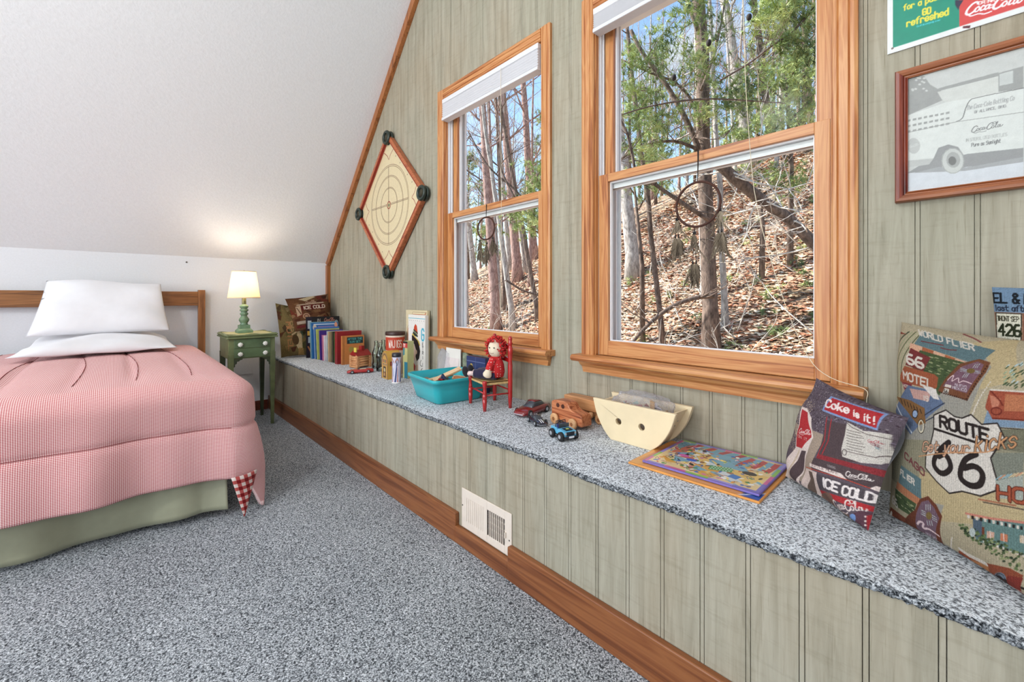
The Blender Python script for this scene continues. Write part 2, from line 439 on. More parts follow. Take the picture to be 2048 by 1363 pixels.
# ------------------------------------------------------------------ artwork woven into the pillows and printed on the pictures
def art_ice_cold(c):
 P,L,M,X=c.poly,c.line,c.smooth,c.text
 K0=(96,84,92);K1=(164,146,130);K2=(84,70,72);K3=(226,208,200);K4=(176,52,56);K5=(240,225,220);K6=(88,72,74);K7=(206,184,160);K8=(130,150,190);K9=(240,222,216);K10=(206,198,188);K11=(70,50,50);K12=(80,62,62);K13=(70,60,58);K14=(170,40,52);K15=(110,50,60);K16=(90,120,130);K17=(80,66,70);K18=(140,52,56);K19=(110,90,90);K20=(150,140,140);K21=(232,220,214);K22=(190,70,50);K23=(222,200,190);K24=(110,92,82);K25=(84,76,80);K26=(236,224,220);K27=(120,92,80);K28=(90,66,56);K29=(92,62,72);K30=(120,150,200);K31=(160,48,54);K32=(220,205,200)
 c.rect(0,0,100,100,K0)
 rg=np.random.RandomState(11)
 for i in range(900): c.ell(rg.uniform(0,100),rg.uniform(52,100),.6,.5,[(128,116,132),(70,56,66),(150,140,140),(60,44,52)][i%4])
 P([(1.5,55),(57,59.9),(53.8,.8),(32.1,5.9),(39,37.1)],K1)
 for i in range(500): c.ell(rg.uniform(2,26),rg.uniform(30,80),.5,.5,[(190,172,150),(120,100,96)][i%2])
 P([(52,73.4),(72.8,77.5),(98.3,77.1),(100.8,57.9),(60.9,34.4),(57.5,45)],K2)
 P([(6.8,71.8),(17.9,73.1),(32.9,68.2),(45.7,53),(45.5,37.3),(32.1,5.9),(30,.5),(-11.7,-6.6),(8.6,14.9),(23.8,34.2),(21.1,56.4)],K3)
 P([(11.1,70.2),(22.4,70.4),(40.8,57.2),(44,52.3),(35.6,37.8),(25,36.1),(22.8,46.6),(22.1,56.7)],K4)
 c.coke(25.4,49.5,17.3,K5,ang=10.7,th=.80)
 X('ON IT',25.9,45.6,2.23,K3,.31,slant=-.31,ang=5.4,sx=1.87)
 P([(35.5,35.8),(43.2,37.8),(41,20.8),(25.8,.2),(32.5,.5),(20.2,.2),(16.1,4.9),(29.4,23.6)],K6)
 M([(31,34.1),(20.6,13.3),(9.5,.2),(22.5,.2)],1.78,K7)
 M([(45,38.6),(39.4,17.8),(25.8,.2),(39.5,.5)],1.16,K3)
 L([(50.7,76),(58,55.2),(58.3,35.6),(53.2,21.3)],.75,K4)
 L([(55.5,76),(61.3,56.7),(61.7,39.6),(58.6,28.5)],.72,K4)
 P([(36.3,93.8),(88.5,98.1),(90.6,91.1),(93.4,81.9),(41.2,79.1)],K8)
 P([(39.6,92.9),(87.1,96.7),(89.1,90.8),(91.9,83.6),(42.9,80.9)],K4)
 X('Coke',42.0,83.9,6.51,K9,1.53,slant=-.56,ang=6.4,sx=1.25,curve=True)
 X('is',69.4,86.2,4.94,K9,1.29,slant=-.67,ang=-1.8,sx=1.30,curve=True)
 X('it!',80.2,85.6,6.20,K9,1.25,slant=-.63,ang=3.7,sx=.95,curve=True)
 P([(68.2,79),(84.7,77.5),(98.7,82.2),(99.2,78),(99.3,73.4),(100.1,67.9),(100.6,64.2),(100.4,59.4),(98.4,55.2),(89.6,50.5),(77.2,48.9),(74.6,54.3),(72.2,66.9)],K10)
 L([(68.7,78.2),(73.6,76.3),(88.8,75.7),(99.3,78.1)],.45,K11)
 L([(77.1,54.6),(85.5,56.4),(95.9,59.4),(100.4,64.7)],.45,K12)
 L([(71.2,72.6),(75.4,73.1),(79.8,74),(83.2,74.6)],.39,K13)
 L([(72.4,70.4),(76.5,70.9),(80.8,71.8),(85.5,72.6)],.38,K13)
 L([(73.5,68.1),(77.5,68.6),(81.7,69.6),(87.2,71.5)],.38,K13)
 L([(74.5,65.9),(78.4,66.4),(82.6,67.4),(86,67.6)],.38,K13)
 L([(75.4,63.7),(79.3,64.2),(83.4,65.2),(87.7,66.5)],.37,K13)
 L([(76.3,61.5),(80.1,62),(84.1,63),(89.5,64.5)],.37,K13)
 L([(77.1,59.3),(80.9,59.8),(84.9,60.8),(87.9,61.4)],.36,K13)
 L([(77.9,57),(81.6,57.6),(85.5,58.6),(89.7,59.5)],.36,K13)
 c.coke(90.3,69.7,8.5,K14,ang=14.4,th=.60)
 X('COKE',92.8,68.5,2.02,K15,.26,slant=-.28,ang=2.3,sx=.74)
 X('INC',95.2,66.8,1.60,K16,.19,slant=-.35,ang=.0,sx=.72)
 L([(78.8,54.1),(79,53.2),(79,52.3),(78.8,51.6),(78.5,51),(78,50.8),(77.4,50.8),(76.9,51.2),(76.4,51.8),(76,52.6),(75.8,53.5),(75.9,54.4),(76,55.1),(76.4,55.6),(76.9,55.9),(77.5,55.8),(78,55.5),(78.5,54.9),(78.8,54.1)],.50,K17)
 P([(58.7,41.6),(84.5,47.3),(101.1,51.8),(101.3,43.3),(56.4,27.5)],K18)
 P([(55.5,36.7),(82.2,42.3),(100.8,45.9),(100.8,33.6),(53.4,26.1)],K2)
 P([(51.6,29.6),(79.3,34.6),(84.4,31.7),(51.4,26.7)],K3)
 X('BOTTLE MUST',55.0,28.3,1.82,K19,.37,slant=.02,ang=10.7,sx=1.37)
 X('1886',68.8,34.9,1.74,K20,.36,slant=-.05,ang=9.8,sx=1.20)
 c.coke(82.5,34.1,16.0,K21,ang=16.3,th=.95)
 L([(44.4,23.1),(84.4,31.7),(100.7,33.8)],.63,K22)
 P([(96.7,33.2),(98.8,36.9),(100.7,37.4),(100.6,32.9)],K3)
 P([(44.5,22.2),(61.4,25.2),(58.5,13.4),(51.7,.8),(41.2,.5),(31,.5)],K23)
 P([(48.6,21.6),(55,22.6),(54.7,16.1),(45.8,.5),(49,.8),(37,.5),(40.6,5.7),(48,14.4)],K24)
 P([(61.5,24.3),(100.2,31.6),(100.4,21.1),(57.3,9.8)],K25)
 X('ICE',65.7,15.1,7.48,K26,1.89,slant=.28,ang=11.6,sx=.89)
 X('COLD',83.5,18.0,7.31,K26,1.58,slant=.33,ang=17.4,sx=.73)
 P([(56.8,8.7),(100.5,20.5),(100.5,16.2),(89.2,11.7),(72.4,8.8),(51.2,.8)],K4)
 M([(53.5,.8),(57.9,1.6),(68.1,7.5)],1.19,K3)
 P([(56.8,.8),(72.4,8.8),(77.5,.8),(88,.5),(83.5,.5),(69.5,.8)],K7)
 L([(54.8,.8),(72.5,9.3),(66.2,-3.2),(87.2,.5)],7.32,K27)
 X('DRINK',63.5,.8,.34,K28,.37,slant=-.54,ang=-1.4,sx=9.28)
 c.coke(76.2,.2,27.5,K3,ang=28.7,th=.90)
 P([(90,5.1),(96,13.2),(100,15.4),(100.9,14.3),(102.2,1.5),(95.8,.2),(88.2,.5)],K29)
 P([(93.3,5.3),(92.7,3.6),(91.1,1.7),(80.1,-3.8),(88.2,.5),(87,.5),(86,.5),(86.4,1.3),(88.4,3.6),(89.8,5.5),(91,6.8),(92,7.5),(92.9,7.4),(93.3,6.7)],K30)
 P([(98.6,11.3),(100.6,14.7),(101.6,3.1),(99.4,.1)],K31)
 P([(98.7,10.6),(98.6,9.9),(98.3,9.4),(98,9.3),(97.8,9.8),(97.9,10.5),(98.2,11),(98.6,11.1)],K3)
 P([(98.9,7.1),(98.8,6.4),(98.5,5.9),(98.1,5.8),(97.9,6.3),(98.1,7),(98.4,7.6),(98.8,7.6)],K3)
 P([(99.1,4.1),(98.9,3.3),(98.5,2.8),(98,2.7),(97.9,3.1),(98.1,3.9),(98.5,4.5),(98.9,4.5)],K3)
 P([(100.8,6.5),(101,5),(101,3.8),(101,2.9),(100.7,2.6),(100.4,3),(100.1,4),(100,5.4),(99.9,6.9),(100,8.3),(100.1,9.2),(100.2,9.4),(100.4,8.9),(100.6,7.9)],K32)
 return c
def art_route(c):
 P,L,M,X=c.poly,c.line,c.smooth,c.text
 K0=(170,158,132);K1=(180,162,124);K2=(150,146,136);K3=(140,134,112);K4=(122,124,112);K5=(72,78,58);K6=(150,154,120);K7=(96,104,72);K8=(168,168,132);K9=(84,92,64);K10=(130,60,48);K11=(92,114,118);K12=(206,196,184);K13=(110,50,50);K14=(120,50,56);K15=(206,160,132);K16=(160,92,62);K17=(70,84,54);K18=(110,120,80);K19=(50,62,44);K20=(160,160,124);K21=(112,48,48);K22=(150,82,56);K23=(128,52,56);K24=(44,36,34);K25=(112,70,48);K26=(118,86,98);K27=(60,36,30);K28=(176,190,190);K29=(112,92,52);K30=(222,196,196);K31=(190,180,186);K32=(190,184,188);K33=(96,110,136);K34=(190,150,140);K35=(214,206,200);K36=(128,92,56);K37=(150,168,196);K38=(216,206,180);K39=(200,206,214);K40=(52,58,72);K41=(150,76,56);K42=(176,112,80);K43=(186,120,96);K44=(110,44,34);K45=(110,44,36);K46=(120,140,160);K47=(110,40,30);K48=(112,110,92);K49=(60,80,54);K50=(140,160,130);K51=(170,186,190);K52=(206,198,188);K53=(60,46,40);K54=(206,160,130);K55=(190,140,100);K56=(112,60,62);K57=(176,116,84);K58=(120,66,48);K59=(104,58,42);K60=(112,88,100);K61=(186,196,192);K62=(120,100,60);K63=(156,160,150);K64=(140,170,176);K65=(200,140,110);K66=(206,180,140);K67=(80,36,28);K68=(156,80,56);K69=(160,100,76);K70=(80,66,60);K71=(96,122,118);K72=(80,94,106);K73=(190,120,104);K74=(200,160,140);K75=(190,120,90);K76=(196,176,150);K77=(110,60,40);K78=(48,60,42);K79=(136,142,100);K80=(96,112,72);K81=(176,184,180);K82=(136,72,50);K83=(170,116,76);K84=(100,40,30);K85=(112,124,138);K86=(190,130,100);K87=(124,52,44)
 c.rect(0,0,100,100,K0)
 rg=np.random.RandomState(4)
 P([(34.6,92.2),(57.8,100.4),(69.7,81.8),(55.3,73.6),(42.7,51.6),(34.8,78.8)],K1)
 P([(32.6,77),(47.2,94.6),(57.1,84.8),(54.8,71.1),(51.2,52),(74,59.6),(74.6,53.9),(14.9,34.3),(16.7,54.5)],K2)
 P([(2.9,36.9),(74.6,53.9),(75.4,44.5),(32.5,16.9),(-3.4,18.6)],K3)
 P([(59.4,47.2),(74.7,52.9),(75.9,37.3),(65,38.2)],K4)
 P([(30.3,29.3),(66.1,33.8),(75.9,35.5),(75.9,24.8),(33.3,8.9),(30.8,16.3)],K1)
 P([(30.8,16.3),(43.8,19.3),(34.4,1.7),(46.8,.2),(35.2,.2),(36.3,6.2)],K2)
 M([(3,57.5),(2.2,75.8),(2.1,87),(8.2,95.1)],.98,K5)
 M([(3,57.5),(2.2,76),(6.2,87.4),(10.4,95.5)],.80,K6)
 M([(5.2,57.7),(5.1,76.2),(9,87.7),(12.5,95.8)],.73,K7)
 M([(7.9,58),(7.9,76.5),(11.4,88.1),(14.5,96.2)],.71,K8)
 M([(9.8,58.3),(10.1,76.8),(13.6,88.4),(16.3,96.5)],.68,K9)
 P([(.5,94.5),(7.8,93.6),(.8,93),(.8,92.8),(.8,92.8),(.8,93),(.5,93.5),(.5,94.2),(.5,95),(.5,95.5),(5.1,95.6),(3.8,95.7),(2.4,95.5),(-13.9,95.1)],K10)
 P([(16.4,97.1),(54.4,93.2),(51.9,85),(15.4,89.3)],K11)
 X('WORLD FLIER',15.5,94.5,2.79,K12,.59,slant=-.80,ang=-5.7,sx=1.27)
 M([(18.5,91.5),(24.7,91.5),(31.1,91.5)],.56,K13)
 M([(30.5,90),(34.7,89.7),(38.7,90.2)],.50,K13)
 M([(35.4,99.1),(41.6,97.7),(46.2,96.1)],.51,K14)
 P([(12.8,89.4),(20.5,88.6),(21.3,85),(13.3,86.1)],K15)
 P([(20.8,88.6),(27.6,87.7),(28.4,84.2),(21.5,85.4)],K16)
 P([(27.9,87.8),(34.1,86.9),(34.9,83.4),(28.6,84.6)],K15)
 P([(34.3,86.9),(40,86),(40.8,82.7),(35,83.8)],K16)
 P([(40.3,86.1),(45.6,85.2),(46.3,81.9),(40.9,83)],K15)
 P([(45.8,85.2),(50.8,84.3),(51.5,81.1),(46.4,82.3)],K16)
 P([(20,86.7),(45.2,84.8),(37.8,66.8),(17.8,70.1)],K17)
 L([(28.2,79.6),(30,79.4)],.43,K18)
 L([(41.7,80.4),(43.2,80.2)],.38,K19)
 L([(22.5,84.5),(24.4,84.3)],.45,K18)
 L([(27.7,82.5),(29.6,82.3)],.42,K19)
 L([(34,77),(35.7,76.9)],.40,K18)
 L([(32.6,76.8),(34.3,76.6)],.40,K20)
 L([(37.4,76.8),(39,76.7)],.39,K19)
 L([(29.8,84.5),(31.6,84.3)],.43,K20)
 L([(27.5,75.7),(29.4,75.6)],.44,K20)
 L([(28,84.4),(29.8,84.2)],.43,K18)
 L([(33.8,78.1),(35.5,77.9)],.40,K18)
 L([(39.1,76.4),(40.7,76.2)],.37,K18)
 L([(38.5,79.5),(40,79.3)],.39,K20)
 L([(39.9,83.8),(41.4,83.6)],.39,K20)
 L([(32.9,82.3),(34.6,82.1)],.41,K19)
 L([(32.7,78.9),(34.5,78.7)],.40,K18)
 L([(33,77),(34.7,76.9)],.41,K19)
 L([(30.8,79.3),(32.6,79.1)],.42,K19)
 L([(27.5,81.5),(29.3,81.3)],.44,K20)
 L([(41.9,75.9),(43.5,75.7)],.38,K19)
 L([(38.2,78.4),(39.8,78.2)],.38,K18)
 L([(43.7,76.7),(45.2,76.5)],.37,K19)
 L([(25.4,78.5),(27.4,78.3)],.43,K19)
 L([(40.4,79.5),(42,79.3)],.38,K18)
 L([(25.4,80.1),(27.3,79.9)],.44,K19)
 L([(41.9,83.8),(43.4,83.6)],.38,K20)
 L([(30.7,83.3),(32.5,83.1)],.42,K18)
 L([(31.9,80.8),(33.7,80.7)],.41,K20)
 L([(23.9,78.8),(25.9,78.7)],.44,K20)
 L([(31.4,79.3),(33.1,79.1)],.42,K19)
 L([(42.4,76),(43.9,75.8)],.38,K19)
 L([(26.5,84.3),(28.4,84.1)],.43,K20)
 L([(24.6,79),(26.6,78.8)],.44,K20)
 L([(43.6,76.1),(45.1,75.9)],.36,K18)
 L([(34.9,83.2),(36.5,83)],.41,K20)
 L([(42.5,81.6),(44,81.4)],.37,K18)
 L([(43.6,76.7),(45.1,76.6)],.37,K18)
 L([(32.1,76.7),(33.9,76.5)],.41,K18)
 L([(36.9,79.3),(38.5,79.1)],.39,K19)
 L([(26.3,75.5),(28.2,75.4)],.44,K19)
 L([(29.2,78.8),(31,78.6)],.43,K19)
 L([(27.5,81.8),(29.3,81.7)],.44,K18)
 L([(34.3,79.7),(36,79.5)],.40,K20)
 L([(40.7,75.9),(42.2,75.7)],.38,K18)
 L([(23.3,78.8),(25.3,78.6)],.44,K19)
 L([(26.1,78.7),(28,78.5)],.42,K18)
 L([(33.5,78.4),(35.2,78.3)],.41,K18)
 L([(35.3,82.1),(36.9,81.9)],.39,K18)
 L([(21.6,84),(23.6,83.8)],.45,K19)
 L([(22.6,81.1),(24.6,80.9)],.44,K19)
 L([(33.1,79.2),(34.8,79.1)],.41,K18)
 L([(25.7,82.9),(27.6,82.7)],.44,K18)
 L([(39.8,82.3),(41.3,82.1)],.38,K18)
 L([(25.9,77),(27.8,76.9)],.44,K19)
 L([(36.3,83.5),(37.9,83.3)],.41,K19)
 L([(28.6,77.2),(30.4,77)],.42,K20)
 L([(30.6,78.4),(32.4,78.2)],.41,K19)
 L([(36.4,83.7),(38.1,83.5)],.38,K18)
 L([(42.9,78.6),(44.3,78.5)],.38,K20)
 L([(33.4,76.8),(35.1,76.7)],.40,K20)
 P([(14.2,86.8),(27.4,83.9),(25.5,76.3),(13.4,77.3)],K21)
 X('66',14.3,78.6,4.54,K12,1.29,slant=-.27,ang=-5.3,sx=1.56)
 P([(12.7,76.7),(32.2,76.1),(34.8,74.9),(35.5,70),(33.6,68.3),(8.7,68.1),(9.1,71.3)],K22)
 X('MOTEL',12.6,70.0,3.75,K12,.88,slant=-.23,ang=-2.8,sx=1.34)
 P([(10.5,68.1),(19.8,68.4),(19,64.9),(13.9,64.2)],K23)
 X('HOTEL',12.6,66.0,1.29,K12,.34,slant=-.25,ang=-2.0,sx=1.09)
 L([(14.4,64.3),(14.6,61.2)],.53,K24)
 L([(17.8,64.7),(18.1,61.1)],.49,K24)
 P([(43.3,83.7),(50.7,87.8),(55.9,87),(56,82.1),(51.6,67.5),(36.3,68.5),(38.6,75)],K25)
 P([(44.9,82.7),(50.6,86.5),(53.8,85.4),(53.7,80.9),(50.7,70.8),(38.4,71.4),(40.3,75.3)],K26)
 P([(37.9,68.3),(37.8,68),(37.6,67.9),(37.2,67.9),(37.1,68.1),(37.1,68.4),(37.4,68.6),(37.7,68.6)],K27)
 P([(55.5,85),(55.6,84.6),(55.4,84.5),(55.1,84.5),(54.9,84.9),(54.9,85.2),(55.1,85.4),(55.3,85.3)],K27)
 P([(39.1,68.3),(39,68),(38.7,67.8),(38.4,67.9),(38.3,68.1),(38.3,68.4),(38.6,68.6),(38.9,68.5)],K27)
 P([(55.4,83.7),(55.4,83.4),(55.2,83.2),(54.9,83.3),(54.7,83.6),(54.7,83.9),(54.9,84.1),(55.2,84)],K27)
 P([(40.2,68.3),(40.2,68),(39.9,67.8),(39.6,67.9),(39.4,68.1),(39.5,68.4),(39.7,68.6),(40,68.5)],K27)
 P([(55.2,82.4),(55.2,82.1),(55,81.9),(54.7,82),(54.5,82.3),(54.5,82.6),(54.7,82.8),(55,82.7)],K27)
 P([(41.3,68.3),(41.3,68),(41,67.8),(40.7,67.8),(40.6,68.1),(40.6,68.4),(40.9,68.5),(41.2,68.5)],K27)
 P([(54.9,81.2),(54.9,80.8),(54.8,80.6),(54.5,80.7),(54.3,81),(54.3,81.4),(54.5,81.5),(54.7,81.5)],K27)
 P([(42.5,68.3),(42.4,68),(42.2,67.8),(41.9,67.8),(41.7,68.1),(41.8,68.3),(42,68.5),(42.3,68.5)],K27)
 P([(54.7,79.9),(54.7,79.5),(54.5,79.4),(54.2,79.4),(54,79.7),(54,80.1),(54.2,80.3),(54.5,80.2)],K27)
 P([(43.6,68.2),(43.5,67.9),(43.3,67.8),(43,67.8),(42.8,68),(42.9,68.3),(43.1,68.5),(43.4,68.5)],K27)
 P([(54.4,78.6),(54.4,78.3),(54.2,78.1),(54,78.2),(53.8,78.5),(53.8,78.8),(54,79),(54.2,78.9)],K27)
 P([(44.6,68.2),(44.6,67.9),(44.3,67.7),(44.1,67.8),(43.9,68),(44,68.3),(44.2,68.5),(44.5,68.4)],K27)
 P([(54.1,77.3),(54.1,77),(53.9,76.8),(53.6,76.9),(53.5,77.2),(53.5,77.5),(53.7,77.7),(53.9,77.6)],K27)
 P([(45.7,68.2),(45.7,67.9),(45.4,67.7),(45.1,67.8),(45,68),(45,68.3),(45.3,68.5),(45.5,68.4)],K27)
 P([(53.8,76.1),(53.8,75.7),(53.6,75.5),(53.3,75.6),(53.1,75.9),(53.2,76.3),(53.4,76.4),(53.6,76.4)],K27)
 P([(46.8,68.2),(46.7,67.9),(46.5,67.7),(46.2,67.7),(46,68),(46.1,68.3),(46.3,68.4),(46.6,68.4)],K27)
 P([(53.5,74.8),(53.4,74.5),(53.2,74.3),(53,74.3),(52.8,74.6),(52.8,75),(53,75.2),(53.3,75.1)],K27)
 P([(47.8,68.1),(47.7,67.9),(47.5,67.7),(47.2,67.7),(47.1,68),(47.1,68.2),(47.4,68.4),(47.6,68.4)],K27)
 P([(53.1,73.5),(53.1,73.2),(52.9,73),(52.6,73.1),(52.4,73.4),(52.5,73.7),(52.7,73.9),(52.9,73.8)],K27)
 P([(48.8,68.1),(48.8,67.8),(48.5,67.7),(48.3,67.7),(48.1,67.9),(48.2,68.2),(48.4,68.4),(48.7,68.3)],K27)
 P([(52.7,72.3),(52.7,71.9),(52.5,71.7),(52.2,71.8),(52.1,72.1),(52.1,72.4),(52.3,72.6),(52.6,72.5)],K27)
 P([(49.8,68.1),(49.8,67.8),(49.6,67.6),(49.3,67.7),(49.1,67.9),(49.2,68.2),(49.4,68.4),(49.7,68.3)],K27)
 P([(52.3,71),(52.3,70.6),(52.1,70.4),(51.8,70.5),(51.7,70.8),(51.7,71.1),(51.9,71.3),(52.2,71.3)],K27)
 P([(50.8,68.1),(50.8,67.8),(50.6,67.6),(50.3,67.7),(50.1,67.9),(50.2,68.2),(50.4,68.3),(50.7,68.3)],K27)
 P([(51.9,69.7),(51.9,69.4),(51.7,69.2),(51.4,69.2),(51.3,69.5),(51.3,69.9),(51.5,70.1),(51.8,70)],K27)
 P([(51.8,68),(51.8,67.8),(51.6,67.6),(51.3,67.6),(51.1,67.9),(51.2,68.1),(51.4,68.3),(51.7,68.3)],K27)
 P([(51.5,68.4),(51.5,68.1),(51.3,67.9),(51,68),(50.8,68.2),(50.9,68.6),(51.1,68.8),(51.4,68.7)],K27)
 L([(44.4,81.9),(47.7,81.6)],.23,K28)
 L([(51.1,82.2),(53.7,82.2)],.21,K28)
 L([(49.9,83),(50.3,85.1)],.22,K28)
 L([(46.9,77.6),(47.6,79.8)],.23,K28)
 L([(44.7,81.1),(47.9,81.1)],.23,K28)
 L([(51.3,81.6),(53.9,81.7)],.22,K28)
 L([(50.8,83.2),(51.1,85.3)],.23,K28)
 L([(47.8,77.8),(48.5,80)],.23,K28)
 L([(44.9,80.4),(48.1,80.5)],.23,K28)
 L([(51.5,80.9),(54,81.1)],.22,K28)
 L([(51.6,83.4),(51.9,85.5)],.23,K28)
 L([(48.6,78),(49.3,80.2)],.23,K28)
 P([(51.4,81.9),(51.4,81.3),(51,80.8),(50.4,80.4),(49.5,80.2),(48.7,80.3),(48.1,80.6),(47.7,81),(47.7,81.6),(48.1,82.1),(48.8,82.5),(49.6,82.7),(50.4,82.6),(51.1,82.3)],K29)
 M([(40.1,74.8),(41.4,76.9),(42.5,77.4),(42.4,74.8),(45,76.9),(46,74.9),(48,76.1),(51.7,75.6)],.41,K30)
 X('NUEVO',44.5,73.1,1.10,K31,.21,slant=-.16,ang=-1.0,sx=1.24)
 X('MEXICO',43.7,71.5,1.10,K32,.26,slant=-.21,ang=.0,sx=1.30)
 P([(39.6,72.7),(42.7,72.7),(42.7,71.5),(39.4,71.4)],K12)
 P([(39.6,70.7),(42.1,70.8),(42.1,68.4),(39.1,68.4)],K12)
 X('66',39.8,68.5,1.51,K24,.29,slant=-.17,ang=2.7,sx=.91)
 P([(10.5,61),(16.8,67.3),(34.8,68.1),(41.1,63.3),(31.3,53.1),(22.3,43.9),(15.6,46.8),(1.8,52.2)],K33)
 P([(18,66),(32.7,67.1),(32.4,62.3),(21.9,61.7)],K34)
 X('19',28.7,62.2,2.40,K12,.49,slant=-.16,ang=.0,sx=1.04)
 P([(27,68.9),(35.1,69.2),(38.2,64.5),(34.9,64.4)],K35)
 P([(1.7,59.5),(19.9,60.2),(30.5,58.7),(32.1,51.8),(27.3,49.6),(17.6,54.2),(10.2,56.8)],K36)
 L([(9.6,59.3),(11.8,57.1)],.64,K24)
 L([(13.5,59.1),(15.4,56.9)],.59,K24)
 L([(16.8,58.8),(18.5,56.7)],.56,K24)
 L([(19.8,58.5),(21.3,56.4)],.53,K24)
 L([(22.5,58.2),(23.9,56.2)],.52,K24)
 L([(25.1,57.9),(26.4,55.9)],.51,K24)
 L([(27.5,57.5),(28.8,55.7)],.49,K24)
 P([(26.2,54.9),(26.1,54),(25.7,53.2),(24.9,52.7),(24,52.5),(23.1,52.6),(22.4,53.1),(22.1,53.9),(22.1,54.8),(22.6,55.6),(23.4,56.2),(24.4,56.4),(25.2,56.2),(25.9,55.7)],K37)
 L([(26.2,54.9),(26.2,54.2),(25.9,53.6),(25.5,53),(24.8,52.6),(24.1,52.5),(23.4,52.5),(22.7,52.8),(22.3,53.3),(22.1,53.9),(22.1,54.6),(22.4,55.3),(22.9,55.8),(23.5,56.2),(24.3,56.4),(25,56.3),(25.6,56),(26,55.5),(26.2,54.9)],.47,K24)
 L([(30.8,50),(30.8,49.1),(30.7,48.2),(30.3,47.4),(29.9,47),(29.3,46.8),(28.8,47),(28.3,47.5),(27.9,48.3),(27.7,49.2),(27.6,50.2),(27.8,51.1),(28.2,51.8),(28.6,52.3),(29.2,52.4),(29.7,52.2),(30.2,51.7),(30.6,51),(30.8,50)],.61,K38)
 L([(31.4,50.2),(31.4,49.1),(31.2,48),(30.7,47.1),(30,46.5),(29.3,46.3),(28.5,46.5),(27.8,47.1),(27.3,47.9),(27,49),(27,50.2),(27.3,51.3),(27.8,52.2),(28.5,52.7),(29.2,52.9),(30,52.7),(30.6,52.1),(31.1,51.3),(31.4,50.2)],.33,K24)
 L([(3,55.8),(12.4,51.1),(22.9,45)],.82,K39)
 L([(31,55.4),(41,63.8)],.49,K40)
 L([(32,52.8),(39.3,58.1)],.50,K40)
 L([(59,78.3),(58.9,77.7)],.42,K12)
 L([(58.6,77),(58.6,76.4)],.41,K12)
 L([(58.2,75.7),(58.2,75.1)],.44,K12)
 L([(57.8,74.4),(57.8,73.8)],.46,K12)
 L([(57.4,73.1),(57.4,72.6)],.49,K12)
 L([(57,71.9),(57,71.3)],.49,K12)
 L([(56.7,70.6),(56.6,70)],.52,K12)
 L([(56.3,69.3),(56.2,68.8)],.55,K12)
 L([(56,68.1),(55.9,67.5)],.55,K12)
 L([(55.7,66.8),(55.5,66.3)],.60,K12)
 L([(55.3,65.6),(55.2,65)],.59,K12)
 L([(55,64.4),(54.9,63.8)],.62,K12)
 L([(54.7,63.1),(54.6,62.5)],.64,K12)
 L([(54.5,61.9),(54.3,61.3)],.66,K12)
 P([(59.7,74.7),(71,76.5),(73.2,65.5),(62.5,62.5),(59.2,66.6)],K41)
 P([(65.3,74.3),(71.3,75.5),(72.6,69),(66,67.1)],K42)
 P([(60,72.5),(64.2,71.8),(63.9,68.6),(61.7,67.3)],K43)
 L([(59.9,74.5),(63.8,71.2),(65.2,69.4)],.58,K44)
 L([(59.9,74.8),(71,76.9)],.72,K12)
 L([(65.2,66.8),(65.2,66.3),(64.9,65.7),(64.5,65.3),(63.9,64.9),(63.3,64.7),(62.7,64.7),(62.2,64.9),(61.8,65.3),(61.6,65.7),(61.6,66.3),(61.8,66.8),(62.3,67.3),(62.8,67.6),(63.4,67.8),(64.1,67.8),(64.6,67.6),(65,67.3),(65.2,66.8)],.50,K45)
 P([(59.2,59.3),(60.2,65.8),(62.5,62.5),(73.2,65.1),(73.6,62.3),(61,59)],K46)
 L([(59,59.3),(65.7,59.9),(73.7,61.9)],.38,K24)
 L([(62.4,62.9),(73.2,65.5)],.53,K47)
 P([(60.2,57.5),(73.7,61.9),(74.7,52.9),(63.9,50.9)],K48)
 L([(64.2,78.3),(64.8,79.4)],.46,K49)
 L([(68.3,83.9),(68.8,85)],.45,K49)
 L([(66.2,87.9),(66.6,89)],.48,K49)
 L([(65.9,78.2),(66.5,79.2)],.46,K49)
 L([(67.8,85),(68.3,86)],.44,K17)
 L([(67.4,84.7),(68,85.8)],.44,K49)
 L([(65.7,81.7),(66.3,82.8)],.46,K50)
 L([(66.3,80.7),(66.9,81.8)],.47,K50)
 L([(65.3,82.8),(65.9,83.9)],.46,K51)
 L([(62.3,86.2),(62.8,87.3)],.47,K51)
 L([(67.8,77.5),(68.4,78.5)],.45,K49)
 L([(63,81.1),(63.6,82.1)],.49,K50)
 L([(67.5,78.4),(68.1,79.5)],.46,K17)
 L([(69.6,78.6),(70.2,79.7)],.44,K17)
 L([(66.4,87.9),(66.8,88.9)],.48,K49)
 L([(69.6,79.5),(70.2,80.5)],.44,K17)
 L([(63.7,78),(64.4,79.1)],.46,K49)
 L([(65.3,84.9),(65.8,85.9)],.47,K17)
 L([(66,83.1),(66.5,84.2)],.47,K17)
 L([(64.3,84.2),(64.9,85.3)],.48,K51)
 L([(66.4,87.7),(66.9,88.7)],.47,K49)
 L([(64.3,80.8),(64.9,81.9)],.48,K17)
 L([(64.9,78.1),(65.5,79.2)],.46,K49)
 L([(66.3,88.3),(66.7,89.4)],.48,K51)
 L([(62.6,83),(63.1,84.1)],.49,K50)
 L([(66.9,82.4),(67.4,83.4)],.47,K17)
 L([(66.7,79.3),(67.3,80.3)],.47,K17)
 L([(69.1,80.6),(69.6,81.6)],.46,K17)
 L([(62.3,85.4),(62.8,86.5)],.50,K17)
 L([(66.8,87.6),(67.2,88.6)],.47,K51)
 L([(64.4,83.5),(64.9,84.5)],.48,K50)
 L([(65.1,82.9),(65.6,84)],.47,K50)
 L([(64.2,84.9),(64.8,86)],.48,K50)
 L([(64.4,85.8),(64.9,86.8)],.47,K17)
 L([(67,84.1),(67.6,85.2)],.45,K17)
 L([(64.9,87.1),(65.4,88.2)],.48,K51)
